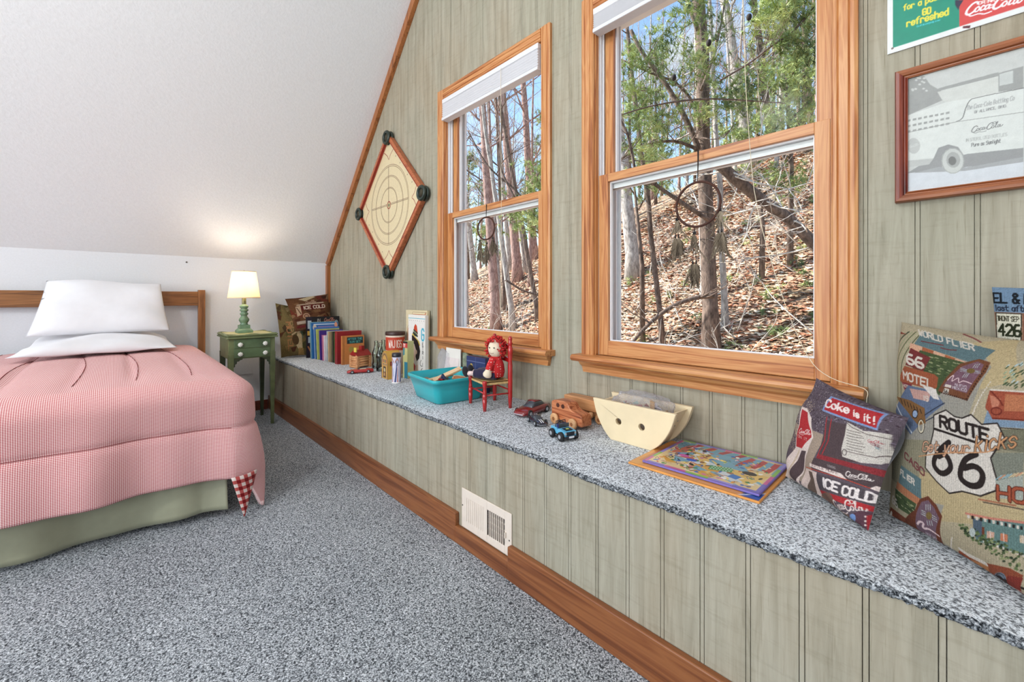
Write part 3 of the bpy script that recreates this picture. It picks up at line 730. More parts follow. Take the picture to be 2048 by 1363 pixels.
 L([(67.6,79.7),(68.1,80.7)],.46,K51)
 L([(65.3,87.3),(65.8,88.4)],.48,K51)
 L([(63.7,79.4),(64.3,80.5)],.49,K50)
 L([(66.2,79.9),(66.8,81)],.46,K51)
 P([(36.4,56.8),(42.3,60.8),(46.7,59),(50.2,59.3),(53.9,62),(58.6,59.1),(64.4,61.4),(68.1,55.5),(65,50.3),(63.4,46.6),(66.5,38.8),(66.1,34.7),(60.3,30.1),(52.7,28.7),(46.8,25.4),(40.4,28),(33.9,31.7),(33.6,37.7),(36,43.8),(37,49.9)],K52)
 L([(36.4,56.8),(42.3,60.8),(46.7,59),(50.2,59.3),(53.9,62),(58.6,59.1),(64.4,61.4),(68.1,55.5),(65,50.3),(63.4,46.6),(66.5,38.8),(66.1,34.7),(60.3,30.1),(52.7,28.7),(46.8,25.4),(40.4,28),(33.9,31.7),(33.6,37.7),(36,43.8),(37,49.9),(36.4,56.8)],.59,K24)
 L([(37.2,50.7),(56.9,50.8)],1.06,K24)
 X('ROUTE',40.3,52.5,4.91,K24,1.26,slant=-.12,ang=1.1,sx=1.07)
 M([(45.1,46.9),(41.6,42.8),(38.8,37.8),(38.7,34.4),(41.8,32.4),(44.8,33.3),(46.9,36.3),(46,39.2),(43.6,41),(40.9,39.2)],2.39,K24)
 M([(57.4,46),(53.3,42.3),(51.6,37),(52.2,33.6),(56.1,32.5),(59.8,34.4),(60.9,38.1),(59.5,40.4),(56.6,40.7),(53.2,38.6)],2.41,K24)
 X('Get your',31.4,38.4,4.23,K53,1.12,slant=.40,ang=16.8,sx=1.01,curve=True)
 X('Get your',31.4,38.4,4.23,K54,.64,slant=.40,ang=16.8,sx=1.01,curve=True)
 X('kicks',56.9,46.7,5.86,K53,1.12,slant=.62,ang=26.6,sx=.88,curve=True)
 X('kicks',56.9,46.7,5.86,K55,.66,slant=.62,ang=26.6,sx=.88,curve=True)
 M([(29.4,35.5),(46.2,42.6),(56.3,46.3),(62.2,48.8),(65.2,51.8)],.51,K55)
 X('CAGO',19.5,31.9,2.62,K56,.74,slant=-.23,ang=-16.8,sx=1.70)
 P([(17.1,27.7),(31.8,25.8),(31.8,16.7),(15,18.9)],K11)
 X('FLIER',16.6,23.3,2.37,K12,.71,slant=-.13,ang=-8.9,sx=1.18)
 P([(13.2,19.1),(31.8,16.7),(28.7,13.4),(10.9,15.4)],K57)
 P([(9.8,15.1),(28.1,13.6),(23.7,6.3),(8.1,6.5)],K17)
 L([(10.7,11.9),(12.5,11.7)],.55,K18)
 L([(21.7,12.4),(23.1,12.2)],.50,K18)
 L([(14.5,12.3),(16.1,12.1)],.52,K20)
 L([(24.6,10.8),(25.9,10.7)],.50,K19)
 L([(22.8,11.4),(24.1,11.3)],.51,K18)
 L([(20.4,8.2),(21.7,8)],.54,K19)
 L([(20.1,8.5),(21.4,8.3)],.53,K18)
 L([(20.4,9.2),(21.8,9)],.51,K19)
 L([(18.4,8.9),(19.7,8.7)],.54,K19)
 L([(10.5,12.3),(12.3,12.1)],.56,K18)
 L([(11.3,12.5),(13.1,12.3)],.54,K20)
 L([(20.8,11),(22.2,10.8)],.51,K20)
 L([(15.4,8.7),(16.9,8.6)],.55,K20)
 L([(22.9,9.4),(24.2,9.3)],.51,K19)
 L([(24.5,9.9),(25.8,9.7)],.51,K20)
 L([(10.4,9.2),(12.2,9)],.55,K19)
 L([(19.1,11.7),(20.6,11.5)],.51,K19)
 L([(21.2,8.2),(22.5,8)],.53,K20)
 L([(18.5,8.6),(19.9,8.4)],.53,K20)
 L([(23.4,11.5),(24.6,11.3)],.50,K20)
 L([(20.5,10.6),(21.9,10.4)],.51,K19)
 L([(22.1,10.8),(23.4,10.6)],.50,K18)
 L([(19.1,8.2),(20.5,8.1)],.54,K19)
 L([(17.6,12.5),(19.1,12.3)],.53,K19)
 L([(13.6,8.4),(15.2,8.2)],.55,K19)
 L([(25,10.6),(26.2,10.5)],.50,K19)
 L([(21.7,9.5),(23,9.3)],.52,K19)
 L([(21.5,12),(22.8,11.8)],.50,K18)
 L([(24.4,11.9),(25.7,11.7)],.49,K20)
 L([(18.4,10.5),(19.8,10.3)],.52,K19)
 X('66',4.6,7.1,3.53,K12,.93,slant=-.02,ang=-9.5,sx=1.12)
 P([(2.8,4.5),(18,3.3),(17.2,.2),(-.3,-1.5)],K58)
 X('MOTEL',1.1,-.1,.64,K12,1.18,slant=-2.36,ang=-124.6,sx=2.08)
 P([(26.3,10.4),(30.9,16.8),(35.8,19.9),(39.9,17.7),(41.8,14),(34,.2),(6.2,-3.3)],K59)
 P([(27.6,10.4),(31.6,15.8),(35.6,18.1),(38.5,15.9),(39.9,12.4),(31.2,.2),(21.1,.9)],K60)
 L([(34,15.6),(33.4,13.1)],.29,K61)
 L([(32.2,8.3),(31.6,6.3)],.34,K61)
 L([(30.5,11.9),(32.9,12)],.28,K61)
 L([(36.3,12.2),(38.4,12)],.28,K61)
 L([(35.2,16.1),(34.7,13.6)],.29,K61)
 L([(33.6,8.8),(33,6.8)],.32,K61)
 L([(30.2,11),(32.6,11.1)],.29,K61)
 L([(36,11.2),(38.2,11.1)],.28,K61)
 L([(36.4,16.5),(35.9,14.1)],.28,K61)
 L([(34.9,9.4),(34.4,7.4)],.31,K61)
 L([(29.9,10.1),(32.3,10.2)],.30,K61)
 L([(35.8,10.3),(37.9,10.2)],.29,K61)
 P([(36.1,11.9),(35.7,11.1),(35,10.3),(34.2,9.6),(33.4,9.3),(32.8,9.4),(32.5,9.8),(32.6,10.5),(33,11.3),(33.6,12.1),(34.4,12.7),(35.2,13),(35.8,12.9),(36.1,12.5)],K62)
 M([(24.2,3.9),(27,5.9),(29.2,6.1),(27,3.5),(30.6,4.5),(32.8,4.4),(35.1,3.8)],.81,K30)
 X('NUEVO',25.2,.5,1.60,K31,.17,slant=1.67,ang=.0,sx=.79)
 X('MEXICO',25.2,.2,.14,K32,.16,slant=-.56,ang=.0,sx=8.99)
 P([(17.9,-.3),(24.5,.9),(25.2,.2),(22,.2)],K12)
 L([(43.2,6.7),(38.1,.7),(38.2,.2)],.40,K12)
 P([(65.9,38.5),(75.4,44.5),(75.9,35.5),(66.2,31.9)],K63)
 L([(65.9,38.9),(68.1,41.4)],.38,K64)
 L([(67.2,39.7),(69.3,42.1)],.38,K65)
 L([(68.4,40.4),(70.5,42.8)],.37,K64)
 L([(69.6,41.1),(71.6,43.5)],.36,K64)
 L([(70.7,41.7),(72.7,44.1)],.35,K66)
 L([(71.9,42.4),(73.8,44.8)],.36,K66)
 L([(73,43.1),(74.9,45.4)],.34,K65)
 L([(74.1,43.8),(75.9,46.1)],.35,K66)
 X('HO',66.9,31.8,4.82,K67,1.53,slant=.20,ang=16.6,sx=1.37)
 X('HO',66.9,31.8,4.82,K68,.96,slant=.20,ang=16.6,sx=1.37)
 L([(59.5,28.5),(68,30.8),(73.1,32.3)],.57,K69)
 L([(61.3,28.2),(76,32.2)],.41,K70)
 P([(56.6,19.9),(76,27.4),(75.2,15.9),(56.1,11.3)],K71)
 P([(56.6,19.9),(60.3,21),(59.5,13.3),(55.7,12.9)],K72)
 L([(53.8,20.4),(64.1,23.3),(76,27.6)],.80,K73)
 P([(54.3,20.2),(55.4,20.5),(55.2,19.1),(54.1,18.8)],K12)
 P([(56.1,20.7),(57.2,21),(57,19.6),(55.9,19.3)],K24)
 P([(57.8,21.1),(58.9,21.4),(58.8,20.1),(57.7,19.7)],K12)
 P([(59.5,21.6),(60.6,21.9),(60.5,20.5),(59.4,20.2)],K24)
 P([(61.2,22),(62.2,22.3),(62.1,21),(61.1,20.7)],K12)
 P([(62.8,22.5),(63.8,22.8),(63.7,21.4),(62.7,21.1)],K24)
 P([(64.4,22.9),(65.4,23.2),(65.3,21.9),(64.3,21.6)],K12)
 P([(66,23.3),(66.9,23.6),(66.8,22.3),(65.9,22)],K24)
 P([(67.4,23.8),(68.4,24),(68.3,22.7),(67.4,22.4)],K12)
 P([(68.9,24.2),(69.8,24.4),(69.7,23.1),(68.8,22.9)],K24)
 P([(70.3,24.6),(71.2,24.8),(71.1,23.5),(70.3,23.3)],K12)
 P([(71.7,24.9),(72.6,25.2),(72.5,23.9),(71.6,23.7)],K24)
 P([(73.1,25.3),(73.9,25.6),(73.8,24.3),(73,24.1)],K12)
 P([(74.4,25.7),(75.2,25.9),(75.1,24.7),(74.3,24.4)],K24)
 P([(75.7,26.1),(76.4,26.3),(76.4,25),(75.6,24.8)],K12)
 P([(59.5,13.3),(60.6,13.5),(60.4,12.6),(59.3,12.3)],K12)
 P([(60.9,13.5),(61.9,13.8),(61.8,12.9),(60.7,12.5)],K24)
 P([(62.2,13.8),(63.3,14),(63.1,13.2),(62,12.8)],K12)
 P([(63.6,14.1),(64.6,14.3),(64.4,13.4),(63.4,13.1)],K24)
 P([(64.8,14.3),(65.8,14.5),(65.7,13.7),(64.6,13.3)],K12)
 P([(66.1,14.5),(67.1,14.8),(66.9,13.9),(65.9,13.6)],K24)
 P([(67.3,14.8),(68.3,15),(68.1,14.1),(67.2,13.8)],K12)
 P([(68.5,15),(69.5,15.2),(69.3,14.4),(68.4,14.1)],K24)
 P([(69.7,15.2),(70.6,15.5),(70.5,14.6),(69.6,14.3)],K12)
 P([(70.9,15.5),(71.8,15.7),(71.6,14.8),(70.7,14.5)],K24)
 P([(72,15.7),(72.9,15.9),(72.8,15.1),(71.9,14.7)],K12)
 P([(73.1,15.9),(74,16.1),(73.9,15.3),(73,15)],K24)
 P([(74.2,16.1),(75.1,16.3),(74.9,15.5),(74.1,15.2)],K12)
 P([(75.3,16.3),(76.1,16.5),(76,15.7),(75.2,15.4)],K24)
 P([(61.9,17.7),(64.8,18.6),(64.3,15.7),(61.4,14.8)],K74)
 L([(63.2,18.3),(62.9,15.1)],.31,K12)
 P([(67.1,19.5),(69.7,20.3),(69.4,17.5),(66.7,16.7)],K75)
 L([(68.2,20.1),(68.1,17)],.28,K12)
 P([(73.9,22.3),(76.1,23),(76,20.3),(73.7,19.6)],K76)
 L([(74.9,22.8),(74.8,19.9)],.25,K12)
 P([(60,18.3),(61,18.6),(60.5,15),(59.4,14.7)],K77)
 P([(54.6,13.7),(54.3,13.2),(53.7,12.8),(53.1,12.7),(53,12.9),(53.3,13.4),(53.9,13.8),(54.4,13.9)],K78)
 P([(72,12.8),(71.8,12.3),(71.3,12),(70.9,11.9),(70.8,12.1),(71,12.5),(71.5,12.9),(71.9,13)],K79)
 P([(67.5,10.8),(67.2,10.4),(66.7,10),(66.2,9.9),(66.1,10.1),(66.4,10.6),(66.9,11),(67.4,11.1)],K79)
 P([(73.1,14.4),(72.9,14),(72.5,13.6),(72.1,13.5),(71.9,13.7),(72.2,14.1),(72.6,14.5),(73,14.6)],K79)
 P([(63.6,14.1),(63.3,13.6),(62.8,13.3),(62.3,13.1),(62.2,13.4),(62.5,13.8),(63,14.2),(63.4,14.3)],K78)
 P([(65.9,14.9),(65.7,14.5),(65.2,14.1),(64.8,14),(64.6,14.2),(64.9,14.7),(65.4,15),(65.8,15.1)],K80)
 P([(70.8,15.5),(70.6,15.1),(70.1,14.8),(69.7,14.7),(69.6,14.9),(69.8,15.3),(70.3,15.7),(70.7,15.8)],K80)
 P([(69.1,15.1),(68.8,14.7),(68.4,14.3),(68,14.2),(67.8,14.5),(68.1,14.9),(68.5,15.2),(69,15.3)],K17)
 P([(63.2,12.1),(62.9,11.6),(62.3,11.2),(61.9,11.1),(61.7,11.4),(62,11.8),(62.6,12.2),(63,12.3)],K80)
 P([(70,10.4),(69.7,10),(69.2,9.6),(68.7,9.5),(68.6,9.7),(68.9,10.2),(69.4,10.5),(69.8,10.6)],K17)
 P([(63.4,15),(63.2,14.5),(62.7,14.2),(62.2,14.1),(62.1,14.3),(62.3,14.7),(62.8,15.1),(63.3,15.2)],K78)
 P([(67.1,11.4),(66.8,11),(66.3,10.6),(65.8,10.5),(65.7,10.7),(66,11.1),(66.5,11.5),(67,11.6)],K17)
 P([(73.8,10.3),(73.5,9.9),(73,9.5),(72.6,9.4),(72.5,9.6),(72.8,10),(73.3,10.4),(73.7,10.5)],K78)
 P([(72.5,11),(72.2,10.6),(71.7,10.2),(71.3,10.1),(71.2,10.3),(71.5,10.7),(71.9,11.1),(72.4,11.2)],K78)
 P([(55.5,12.7),(55.2,12.2),(54.6,11.8),(54.1,11.7),(53.9,12),(54.3,12.4),(54.8,12.8),(55.4,12.9)],K17)
 P([(73.4,14.8),(73.2,14.4),(72.8,14),(72.4,13.9),(72.2,14.1),(72.5,14.5),(72.9,14.9),(73.3,15)],K17)
 P([(59.2,14),(59,13.5),(58.4,13.1),(57.9,13),(57.8,13.2),(58.1,13.7),(58.6,14.1),(59.1,14.2)],K17)
 P([(54,14.8),(53.7,14.4),(53.1,14),(52.6,13.9),(52.4,14.1),(52.7,14.6),(53.3,15),(53.9,15.1)],K79)
 P([(51.5,14.1),(51.1,13.6),(50.5,13.2),(50,13.1),(49.8,13.3),(50.2,13.8),(50.8,14.2),(51.3,14.3)],K79)
 P([(50.7,14.6),(50.4,14.1),(49.8,13.7),(49.2,13.6),(49.1,13.8),(49.4,14.3),(50,14.7),(50.5,14.8)],K80)
 P([(61.3,15.8),(61.1,15.4),(60.6,15),(60.1,14.9),(59.9,15.1),(60.2,15.6),(60.7,15.9),(61.2,16)],K80)
 P([(61.1,13.2),(60.8,12.8),(60.3,12.4),(59.8,12.3),(59.7,12.5),(60,13),(60.5,13.4),(61,13.5)],K17)
 P([(73.3,16),(73,15.6),(72.6,15.3),(72.2,15.2),(72.1,15.4),(72.3,15.8),(72.7,16.2),(73.1,16.3)],K80)
 P([(53.2,12),(52.9,11.6),(52.3,11.1),(51.7,11),(51.6,11.3),(51.9,11.7),(52.5,12.2),(53.1,12.3)],K79)
 P([(52.7,11.8),(52.4,11.4),(51.7,10.9),(51.2,10.8),(51.1,11.1),(51.4,11.5),(52,12),(52.6,12.1)],K79)
 P([(68.4,14.1),(68.1,13.6),(67.6,13.3),(67.2,13.2),(67.1,13.4),(67.3,13.8),(67.8,14.2),(68.2,14.3)],K80)
 P([(58.5,12.7),(58.2,12.2),(57.6,11.8),(57.1,11.7),(57,11.9),(57.3,12.4),(57.8,12.8),(58.3,12.9)],K79)
 P([(53,11.8),(52.7,11.3),(52,10.9),(51.5,10.8),(51.3,11),(51.7,11.5),(52.3,11.9),(52.9,12)],K79)
 P([(68,13),(67.8,12.5),(67.3,12.2),(66.8,12),(66.7,12.3),(67,12.7),(67.5,13.1),(67.9,13.2)],K17)
 P([(67.9,13.1),(67.7,12.7),(67.2,12.3),(66.7,12.2),(66.6,12.5),(66.9,12.9),(67.4,13.3),(67.8,13.4)],K17)
 P([(68.8,11.9),(68.6,11.5),(68.1,11.1),(67.6,11),(67.5,11.3),(67.8,11.7),(68.3,12.1),(68.7,12.2)],K78)
 P([(67.1,11.7),(66.8,11.3),(66.3,10.9),(65.9,10.8),(65.7,11),(66,11.5),(66.5,11.8),(67,12)],K78)
 P([(55.1,11.8),(54.7,11.4),(54.1,10.9),(53.6,10.8),(53.5,11.1),(53.8,11.5),(54.4,12),(54.9,12.1)],K80)
 P([(53.5,11.8),(53.1,11.3),(52.5,10.9),(52,10.8),(51.8,11),(52.2,11.5),(52.8,11.9),(53.3,12)],K78)
 P([(73.3,11.9),(73.1,11.5),(72.6,11.1),(72.2,11),(72.1,11.2),(72.4,11.6),(72.8,12),(73.2,12.1)],K80)
 P([(65.1,12.4),(64.8,12),(64.3,11.6),(63.8,11.5),(63.7,11.7),(64,12.1),(64.5,12.5),(64.9,12.6)],K80)
 P([(63.1,11.7),(62.8,11.3),(62.3,10.9),(61.8,10.7),(61.7,11),(62,11.4),(62.5,11.8),(63,11.9)],K17)
 P([(53.8,15.2),(53.5,14.7),(52.9,14.3),(52.4,14.2),(52.2,14.5),(52.5,14.9),(53.1,15.3),(53.6,15.5)],K80)
 P([(60.6,14.8),(60.4,14.3),(59.8,13.9),(59.3,13.8),(59.2,14.1),(59.5,14.5),(60,14.9),(60.5,15)],K80)
 P([(52.2,15.4),(51.9,14.9),(51.3,14.5),(50.8,14.4),(50.6,14.7),(51,15.1),(51.5,15.5),(52.1,15.6)],K80)
 P([(64.3,14.9),(64.1,14.4),(63.6,14.1),(63.1,13.9),(63,14.2),(63.3,14.6),(63.8,15),(64.2,15.1)],K79)
 P([(71.8,9.8),(71.6,9.3),(71.1,9),(70.6,8.8),(70.5,9.1),(70.8,9.5),(71.3,9.9),(71.7,10)],K80)
 P([(64.6,11.7),(64.3,11.2),(63.7,10.8),(63.3,10.7),(63.2,10.9),(63.5,11.4),(64,11.8),(64.4,11.9)],K79)
 P([(63.1,10.4),(62.8,9.9),(62.3,9.5),(61.8,9.4),(61.7,9.6),(62,10.1),(62.6,10.5),(63,10.6)],K78)
 P([(58.4,15.6),(58.1,15.2),(57.6,14.8),(57.1,14.7),(56.9,14.9),(57.2,15.4),(57.8,15.8),(58.3,15.9)],K17)
 P([(64.9,10.7),(64.6,10.3),(64,9.9),(63.6,9.8),(63.5,10),(63.8,10.5),(64.3,10.9),(64.8,11)],K17)
 P([(56,15.2),(55.7,14.7),(55.1,14.3),(54.6,14.2),(54.4,14.5),(54.7,14.9),(55.3,15.3),(55.8,15.4)],K80)
 P([(68.1,13.9),(67.9,13.5),(67.4,13.1),(67,13),(66.8,13.2),(67.1,13.7),(67.6,14),(68,14.1)],K78)
 P([(66.6,15.5),(66.3,15.1),(65.8,14.7),(65.4,14.6),(65.3,14.8),(65.5,15.2),(66,15.6),(66.4,15.7)],K80)
 P([(70.8,12.8),(70.6,12.3),(70.1,12),(69.7,11.9),(69.6,12.1),(69.8,12.5),(70.3,12.9),(70.7,13)],K78)
 P([(66,15.1),(65.7,14.7),(65.2,14.3),(64.8,14.2),(64.6,14.5),(64.9,14.9),(65.4,15.3),(65.8,15.4)],K79)
 P([(60.9,14.6),(60.6,14.2),(60.1,13.8),(59.6,13.7),(59.4,13.9),(59.7,14.4),(60.2,14.8),(60.7,14.9)],K80)
 P([(72.2,9.7),(71.9,9.3),(71.4,8.9),(71,8.8),(70.9,9),(71.2,9.4),(71.6,9.8),(72.1,9.9)],K80)
 P([(58.7,11.4),(58.4,10.9),(57.8,10.5),(57.3,10.4),(57.2,10.6),(57.5,11.1),(58.1,11.5),(58.6,11.6)],K79)
 P([(66.4,10.1),(66.1,9.7),(65.6,9.3),(65.1,9.2),(65,9.4),(65.3,9.8),(65.8,10.2),(66.3,10.4)],K79)
 P([(72.8,11.8),(72.5,11.4),(72,11),(71.6,10.9),(71.5,11.1),(71.8,11.5),(72.2,11.9),(72.6,12)],K17)
 P([(66.1,11.8),(65.8,11.4),(65.3,11),(64.8,10.9),(64.7,11.1),(65,11.6),(65.5,11.9),(65.9,12.1)],K17)
 P([(53.2,12.6),(52.9,12.2),(52.3,11.7),(51.7,11.6),(51.6,11.9),(51.9,12.4),(52.5,12.8),(53.1,12.9)],K78)
 P([(63.7,13.2),(63.4,12.8),(62.9,12.4),(62.4,12.3),(62.3,12.5),(62.6,13),(63.1,13.4),(63.6,13.5)],K80)
 P([(55.7,12.3),(55.4,11.8),(54.8,11.4),(54.3,11.3),(54.2,11.6),(54.5,12),(55.1,12.4),(55.6,12.5)],K78)
 P([(51.5,13.9),(51.1,13.4),(50.5,13),(50,12.9),(49.8,13.1),(50.1,13.6),(50.7,14),(51.3,14.1)],K80)
 P([(53.8,14.7),(53.5,14.3),(52.9,13.9),(52.4,13.8),(52.2,14),(52.5,14.5),(53.1,14.9),(53.7,15)],K78)
 P([(54,12.4),(53.6,11.9),(53,11.5),(52.5,11.4),(52.4,11.6),(52.7,12.1),(53.3,12.5),(53.8,12.6)],K17)
 P([(51,13.4),(50.7,12.9),(50,12.5),(49.5,12.4),(49.3,12.6),(49.7,13.1),(50.3,13.5),(50.8,13.6)],K17)
 P([(64.4,16.2),(64.2,15.8),(63.7,15.4),(63.2,15.3),(63.1,15.5),(63.3,16),(63.8,16.3),(64.3,16.4)],K79)
 P([(58.9,11.6),(58.6,11.1),(58,10.7),(57.5,10.6),(57.4,10.8),(57.7,11.3),(58.3,11.7),(58.8,11.8)],K78)
 P([(52.4,12.3),(52,11.9),(51.4,11.4),(50.9,11.3),(50.7,11.6),(51.1,12),(51.7,12.5),(52.2,12.6)],K17)
 P([(68.7,11.5),(68.4,11.1),(67.9,10.7),(67.5,10.6),(67.4,10.8),(67.7,11.3),(68.2,11.7),(68.6,11.8)],K79)
 P([(75.5,15.1),(75.3,14.7),(74.9,14.4),(74.5,14.3),(74.4,14.5),(74.6,14.9),(75,15.2),(75.4,15.3)],K17)
 P([(72.4,13.5),(72.1,13.1),(71.7,12.7),(71.3,12.6),(71.2,12.8),(71.4,13.2),(71.8,13.6),(72.2,13.7)],K78)
 P([(64,15.7),(63.7,15.2),(63.2,14.9),(62.8,14.8),(62.6,15),(62.9,15.4),(63.4,15.8),(63.9,15.9)],K17)
 P([(61.2,11.5),(60.9,11),(60.3,10.6),(59.8,10.5),(59.7,10.8),(60,11.2),(60.6,11.6),(61,11.7)],K78)
 P([(61.2,13.6),(60.9,13.2),(60.4,12.8),(59.9,12.7),(59.8,12.9),(60.1,13.4),(60.6,13.7),(61.1,13.9)],K17)
 P([(64.9,13.8),(64.7,13.4),(64.2,13),(63.7,12.9),(63.6,13.1),(63.9,13.5),(64.4,13.9),(64.8,14)],K80)
 P([(59,13.7),(58.7,13.3),(58.1,12.9),(57.6,12.8),(57.5,13),(57.8,13.5),(58.3,13.9),(58.8,14)],K80)
 P([(62.4,13.7),(62.2,13.2),(61.6,12.9),(61.2,12.7),(61,13),(61.3,13.4),(61.8,13.8),(62.3,13.9)],K17)
 P([(69.3,14),(69.1,13.6),(68.6,13.3),(68.2,13.1),(68,13.4),(68.3,13.8),(68.8,14.2),(69.2,14.3)],K79)
 P([(62.8,14.2),(62.5,13.8),(62,13.4),(61.5,13.3),(61.4,13.5),(61.7,14),(62.2,14.3),(62.7,14.4)],K80)
 P([(57.2,16.1),(57,15.6),(56.4,15.3),(55.9,15.1),(55.7,15.4),(56,15.8),(56.6,16.2),(57.1,16.3)],K78)
 P([(57.8,14.3),(57.5,13.8),(57,13.4),(56.5,13.3),(56.3,13.6),(56.6,14),(57.2,14.4),(57.7,14.5)],K80)
 P([(65.2,15.4),(64.9,15),(64.4,14.6),(64,14.5),(63.8,14.7),(64.1,15.1),(64.6,15.5),(65,15.6)],K17)
 P([(55.4,14.2),(55.1,13.7),(54.5,13.3),(54,13.2),(53.8,13.4),(54.1,13.9),(54.7,14.3),(55.2,14.4)],K78)
 P([(67.6,15.5),(67.4,15.1),(66.9,14.7),(66.5,14.6),(66.4,14.9),(66.6,15.3),(67.1,15.7),(67.5,15.8)],K78)
 P([(62.9,15.2),(62.6,14.8),(62.1,14.4),(61.6,14.3),(61.5,14.5),(61.7,15),(62.3,15.4),(62.7,15.5)],K17)
 P([(61.7,14.5),(61.4,14),(60.9,13.7),(60.4,13.5),(60.3,13.8),(60.6,14.2),(61.1,14.6),(61.6,14.7)],K17)
 P([(69.3,16.1),(69.1,15.7),(68.6,15.4),(68.2,15.3),(68,15.5),(68.3,15.9),(68.7,16.3),(69.2,16.4)],K80)
 P([(51.5,13.9),(51.2,13.4),(50.6,13),(50,12.9),(49.9,13.2),(50.2,13.6),(50.8,14),(51.4,14.1)],K78)
 P([(57.4,14.2),(57.1,13.7),(56.5,13.3),(56,13.2),(55.8,13.5),(56.1,13.9),(56.7,14.3),(57.2,14.4)],K78)
 P([(55,13.1),(54.7,12.7),(54.1,12.3),(53.5,12.2),(53.4,12.4),(53.7,12.9),(54.3,13.3),(54.8,13.4)],K79)
 P([(73.2,12.3),(73,11.9),(72.5,11.5),(72.1,11.4),(72,11.6),(72.3,12),(72.7,12.4),(73.1,12.5)],K79)
 P([(57.8,12.1),(57.5,11.6),(56.9,11.2),(56.4,11.1),(56.2,11.4),(56.6,11.8),(57.1,12.2),(57.7,12.3)],K80)
 P([(69.9,9.8),(69.6,9.4),(69.1,9),(68.7,8.9),(68.6,9.1),(68.9,9.6),(69.4,10),(69.8,10.1)],K80)
 P([(57.7,14.8),(57.4,14.3),(56.9,14),(56.4,13.8),(56.2,14.1),(56.5,14.5),(57.1,14.9),(57.6,15)],K79)
 P([(67.2,14.2),(67,13.8),(66.5,13.4),(66.1,13.3),(65.9,13.6),(66.2,14),(66.7,14.4),(67.1,14.5)],K17)
 P([(52.1,14.1),(51.8,13.7),(51.2,13.2),(50.6,13.1),(50.5,13.4),(50.8,13.9),(51.4,14.3),(51.9,14.4)],K17)
 P([(66.7,16.4),(66.5,15.9),(66,15.6),(65.6,15.5),(65.4,15.7),(65.7,16.1),(66.2,16.5),(66.6,16.6)],K17)
 P([(68.8,16.3),(68.6,15.9),(68.1,15.6),(67.7,15.5),(67.6,15.7),(67.8,16.1),(68.2,16.5),(68.7,16.6)],K17)
 P([(63.8,15.2),(63.6,14.8),(63.1,14.4),(62.6,14.3),(62.5,14.5),(62.7,15),(63.2,15.3),(63.7,15.4)],K79)
 P([(55.5,11.4),(55.2,10.9),(54.6,10.5),(54.1,10.3),(53.9,10.6),(54.3,11.1),(54.9,11.5),(55.4,11.6)],K80)
 P([(59.9,13.6),(59.6,13.2),(59,12.8),(58.6,12.7),(58.4,12.9),(58.7,13.4),(59.3,13.8),(59.7,13.9)],K79)
 P([(74.5,16.4),(74.3,16),(73.9,15.6),(73.5,15.5),(73.4,15.7),(73.6,16.1),(74,16.5),(74.4,16.6)],K79)
 P([(69.7,12.2),(69.4,11.8),(68.9,11.4),(68.5,11.3),(68.4,11.5),(68.6,12),(69.1,12.3),(69.6,12.4)],K80)
 P([(53.1,14.7),(52.8,14.3),(52.2,13.8),(51.7,13.7),(51.5,14),(51.8,14.4),(52.4,14.9),(53,15)],K80)
 P([(53.8,14.3),(53.5,13.8),(52.9,13.4),(52.4,13.3),(52.2,13.5),(52.5,14),(53.1,14.4),(53.6,14.5)],K79)
 P([(64.4,11.6),(64.1,11.2),(63.6,10.8),(63.1,10.7),(63,10.9),(63.3,11.3),(63.9,11.7),(64.3,11.9)],K80)
 P([(55.1,12.6),(54.8,12.1),(54.2,11.7),(53.7,11.6),(53.5,11.8),(53.9,12.3),(54.5,12.7),(55,12.8)],K80)
 P([(71.6,12.7),(71.4,12.2),(70.9,11.9),(70.5,11.8),(70.4,12),(70.7,12.4),(71.1,12.8),(71.5,12.9)],K78)
 P([(60.6,14),(60.3,13.5),(59.7,13.1),(59.2,13),(59.1,13.3),(59.4,13.7),(59.9,14.1),(60.4,14.2)],K78)
 P([(62.3,12.2),(62,11.8),(61.4,11.4),(61,11.3),(60.8,11.5),(61.1,12),(61.7,12.4),(62.2,12.5)],K79)
 P([(58.3,15.3),(58,14.8),(57.5,14.4),(57,14.3),(56.8,14.6),(57.1,15),(57.7,15.4),(58.2,15.5)],K80)
 P([(74.7,16.3),(74.5,15.9),(74.1,15.6),(73.7,15.5),(73.6,15.7),(73.8,16.1),(74.2,16.4),(74.6,16.5)],K78)
 P([(69.5,16.3),(69.3,15.9),(68.8,15.5),(68.4,15.5),(68.2,15.7),(68.5,16.1),(68.9,16.5),(69.4,16.5)],K80)
 P([(52.9,13),(52.5,12.5),(51.9,12.1),(51.4,12),(51.2,12.2),(51.6,12.7),(52.2,13.1),(52.7,13.2)],K17)
 P([(59.2,13),(58.9,12.6),(58.4,12.2),(57.9,12),(57.7,12.3),(58,12.7),(58.6,13.1),(59.1,13.2)],K17)
 P([(72,10.3),(71.8,9.9),(71.3,9.5),(70.9,9.4),(70.8,9.6),(71,10),(71.5,10.4),(71.9,10.5)],K80)
 P([(62.6,11.2),(62.3,10.8),(61.7,10.4),(61.2,10.3),(61.1,10.5),(61.4,10.9),(62,11.3),(62.5,11.5)],K79)
 P([(75.7,16.6),(75.5,16.2),(75.1,15.9),(74.7,15.8),(74.6,16),(74.8,16.4),(75.2,16.8),(75.6,16.8)],K78)
 P([(60.8,10.9),(60.4,10.4),(59.9,10),(59.4,9.9),(59.3,10.1),(59.6,10.6),(60.2,11),(60.6,11.1)],K17)
 P([(60,14.5),(59.8,14.1),(59.2,13.7),(58.7,13.6),(58.6,13.8),(58.9,14.3),(59.4,14.7),(59.9,14.8)],K80)
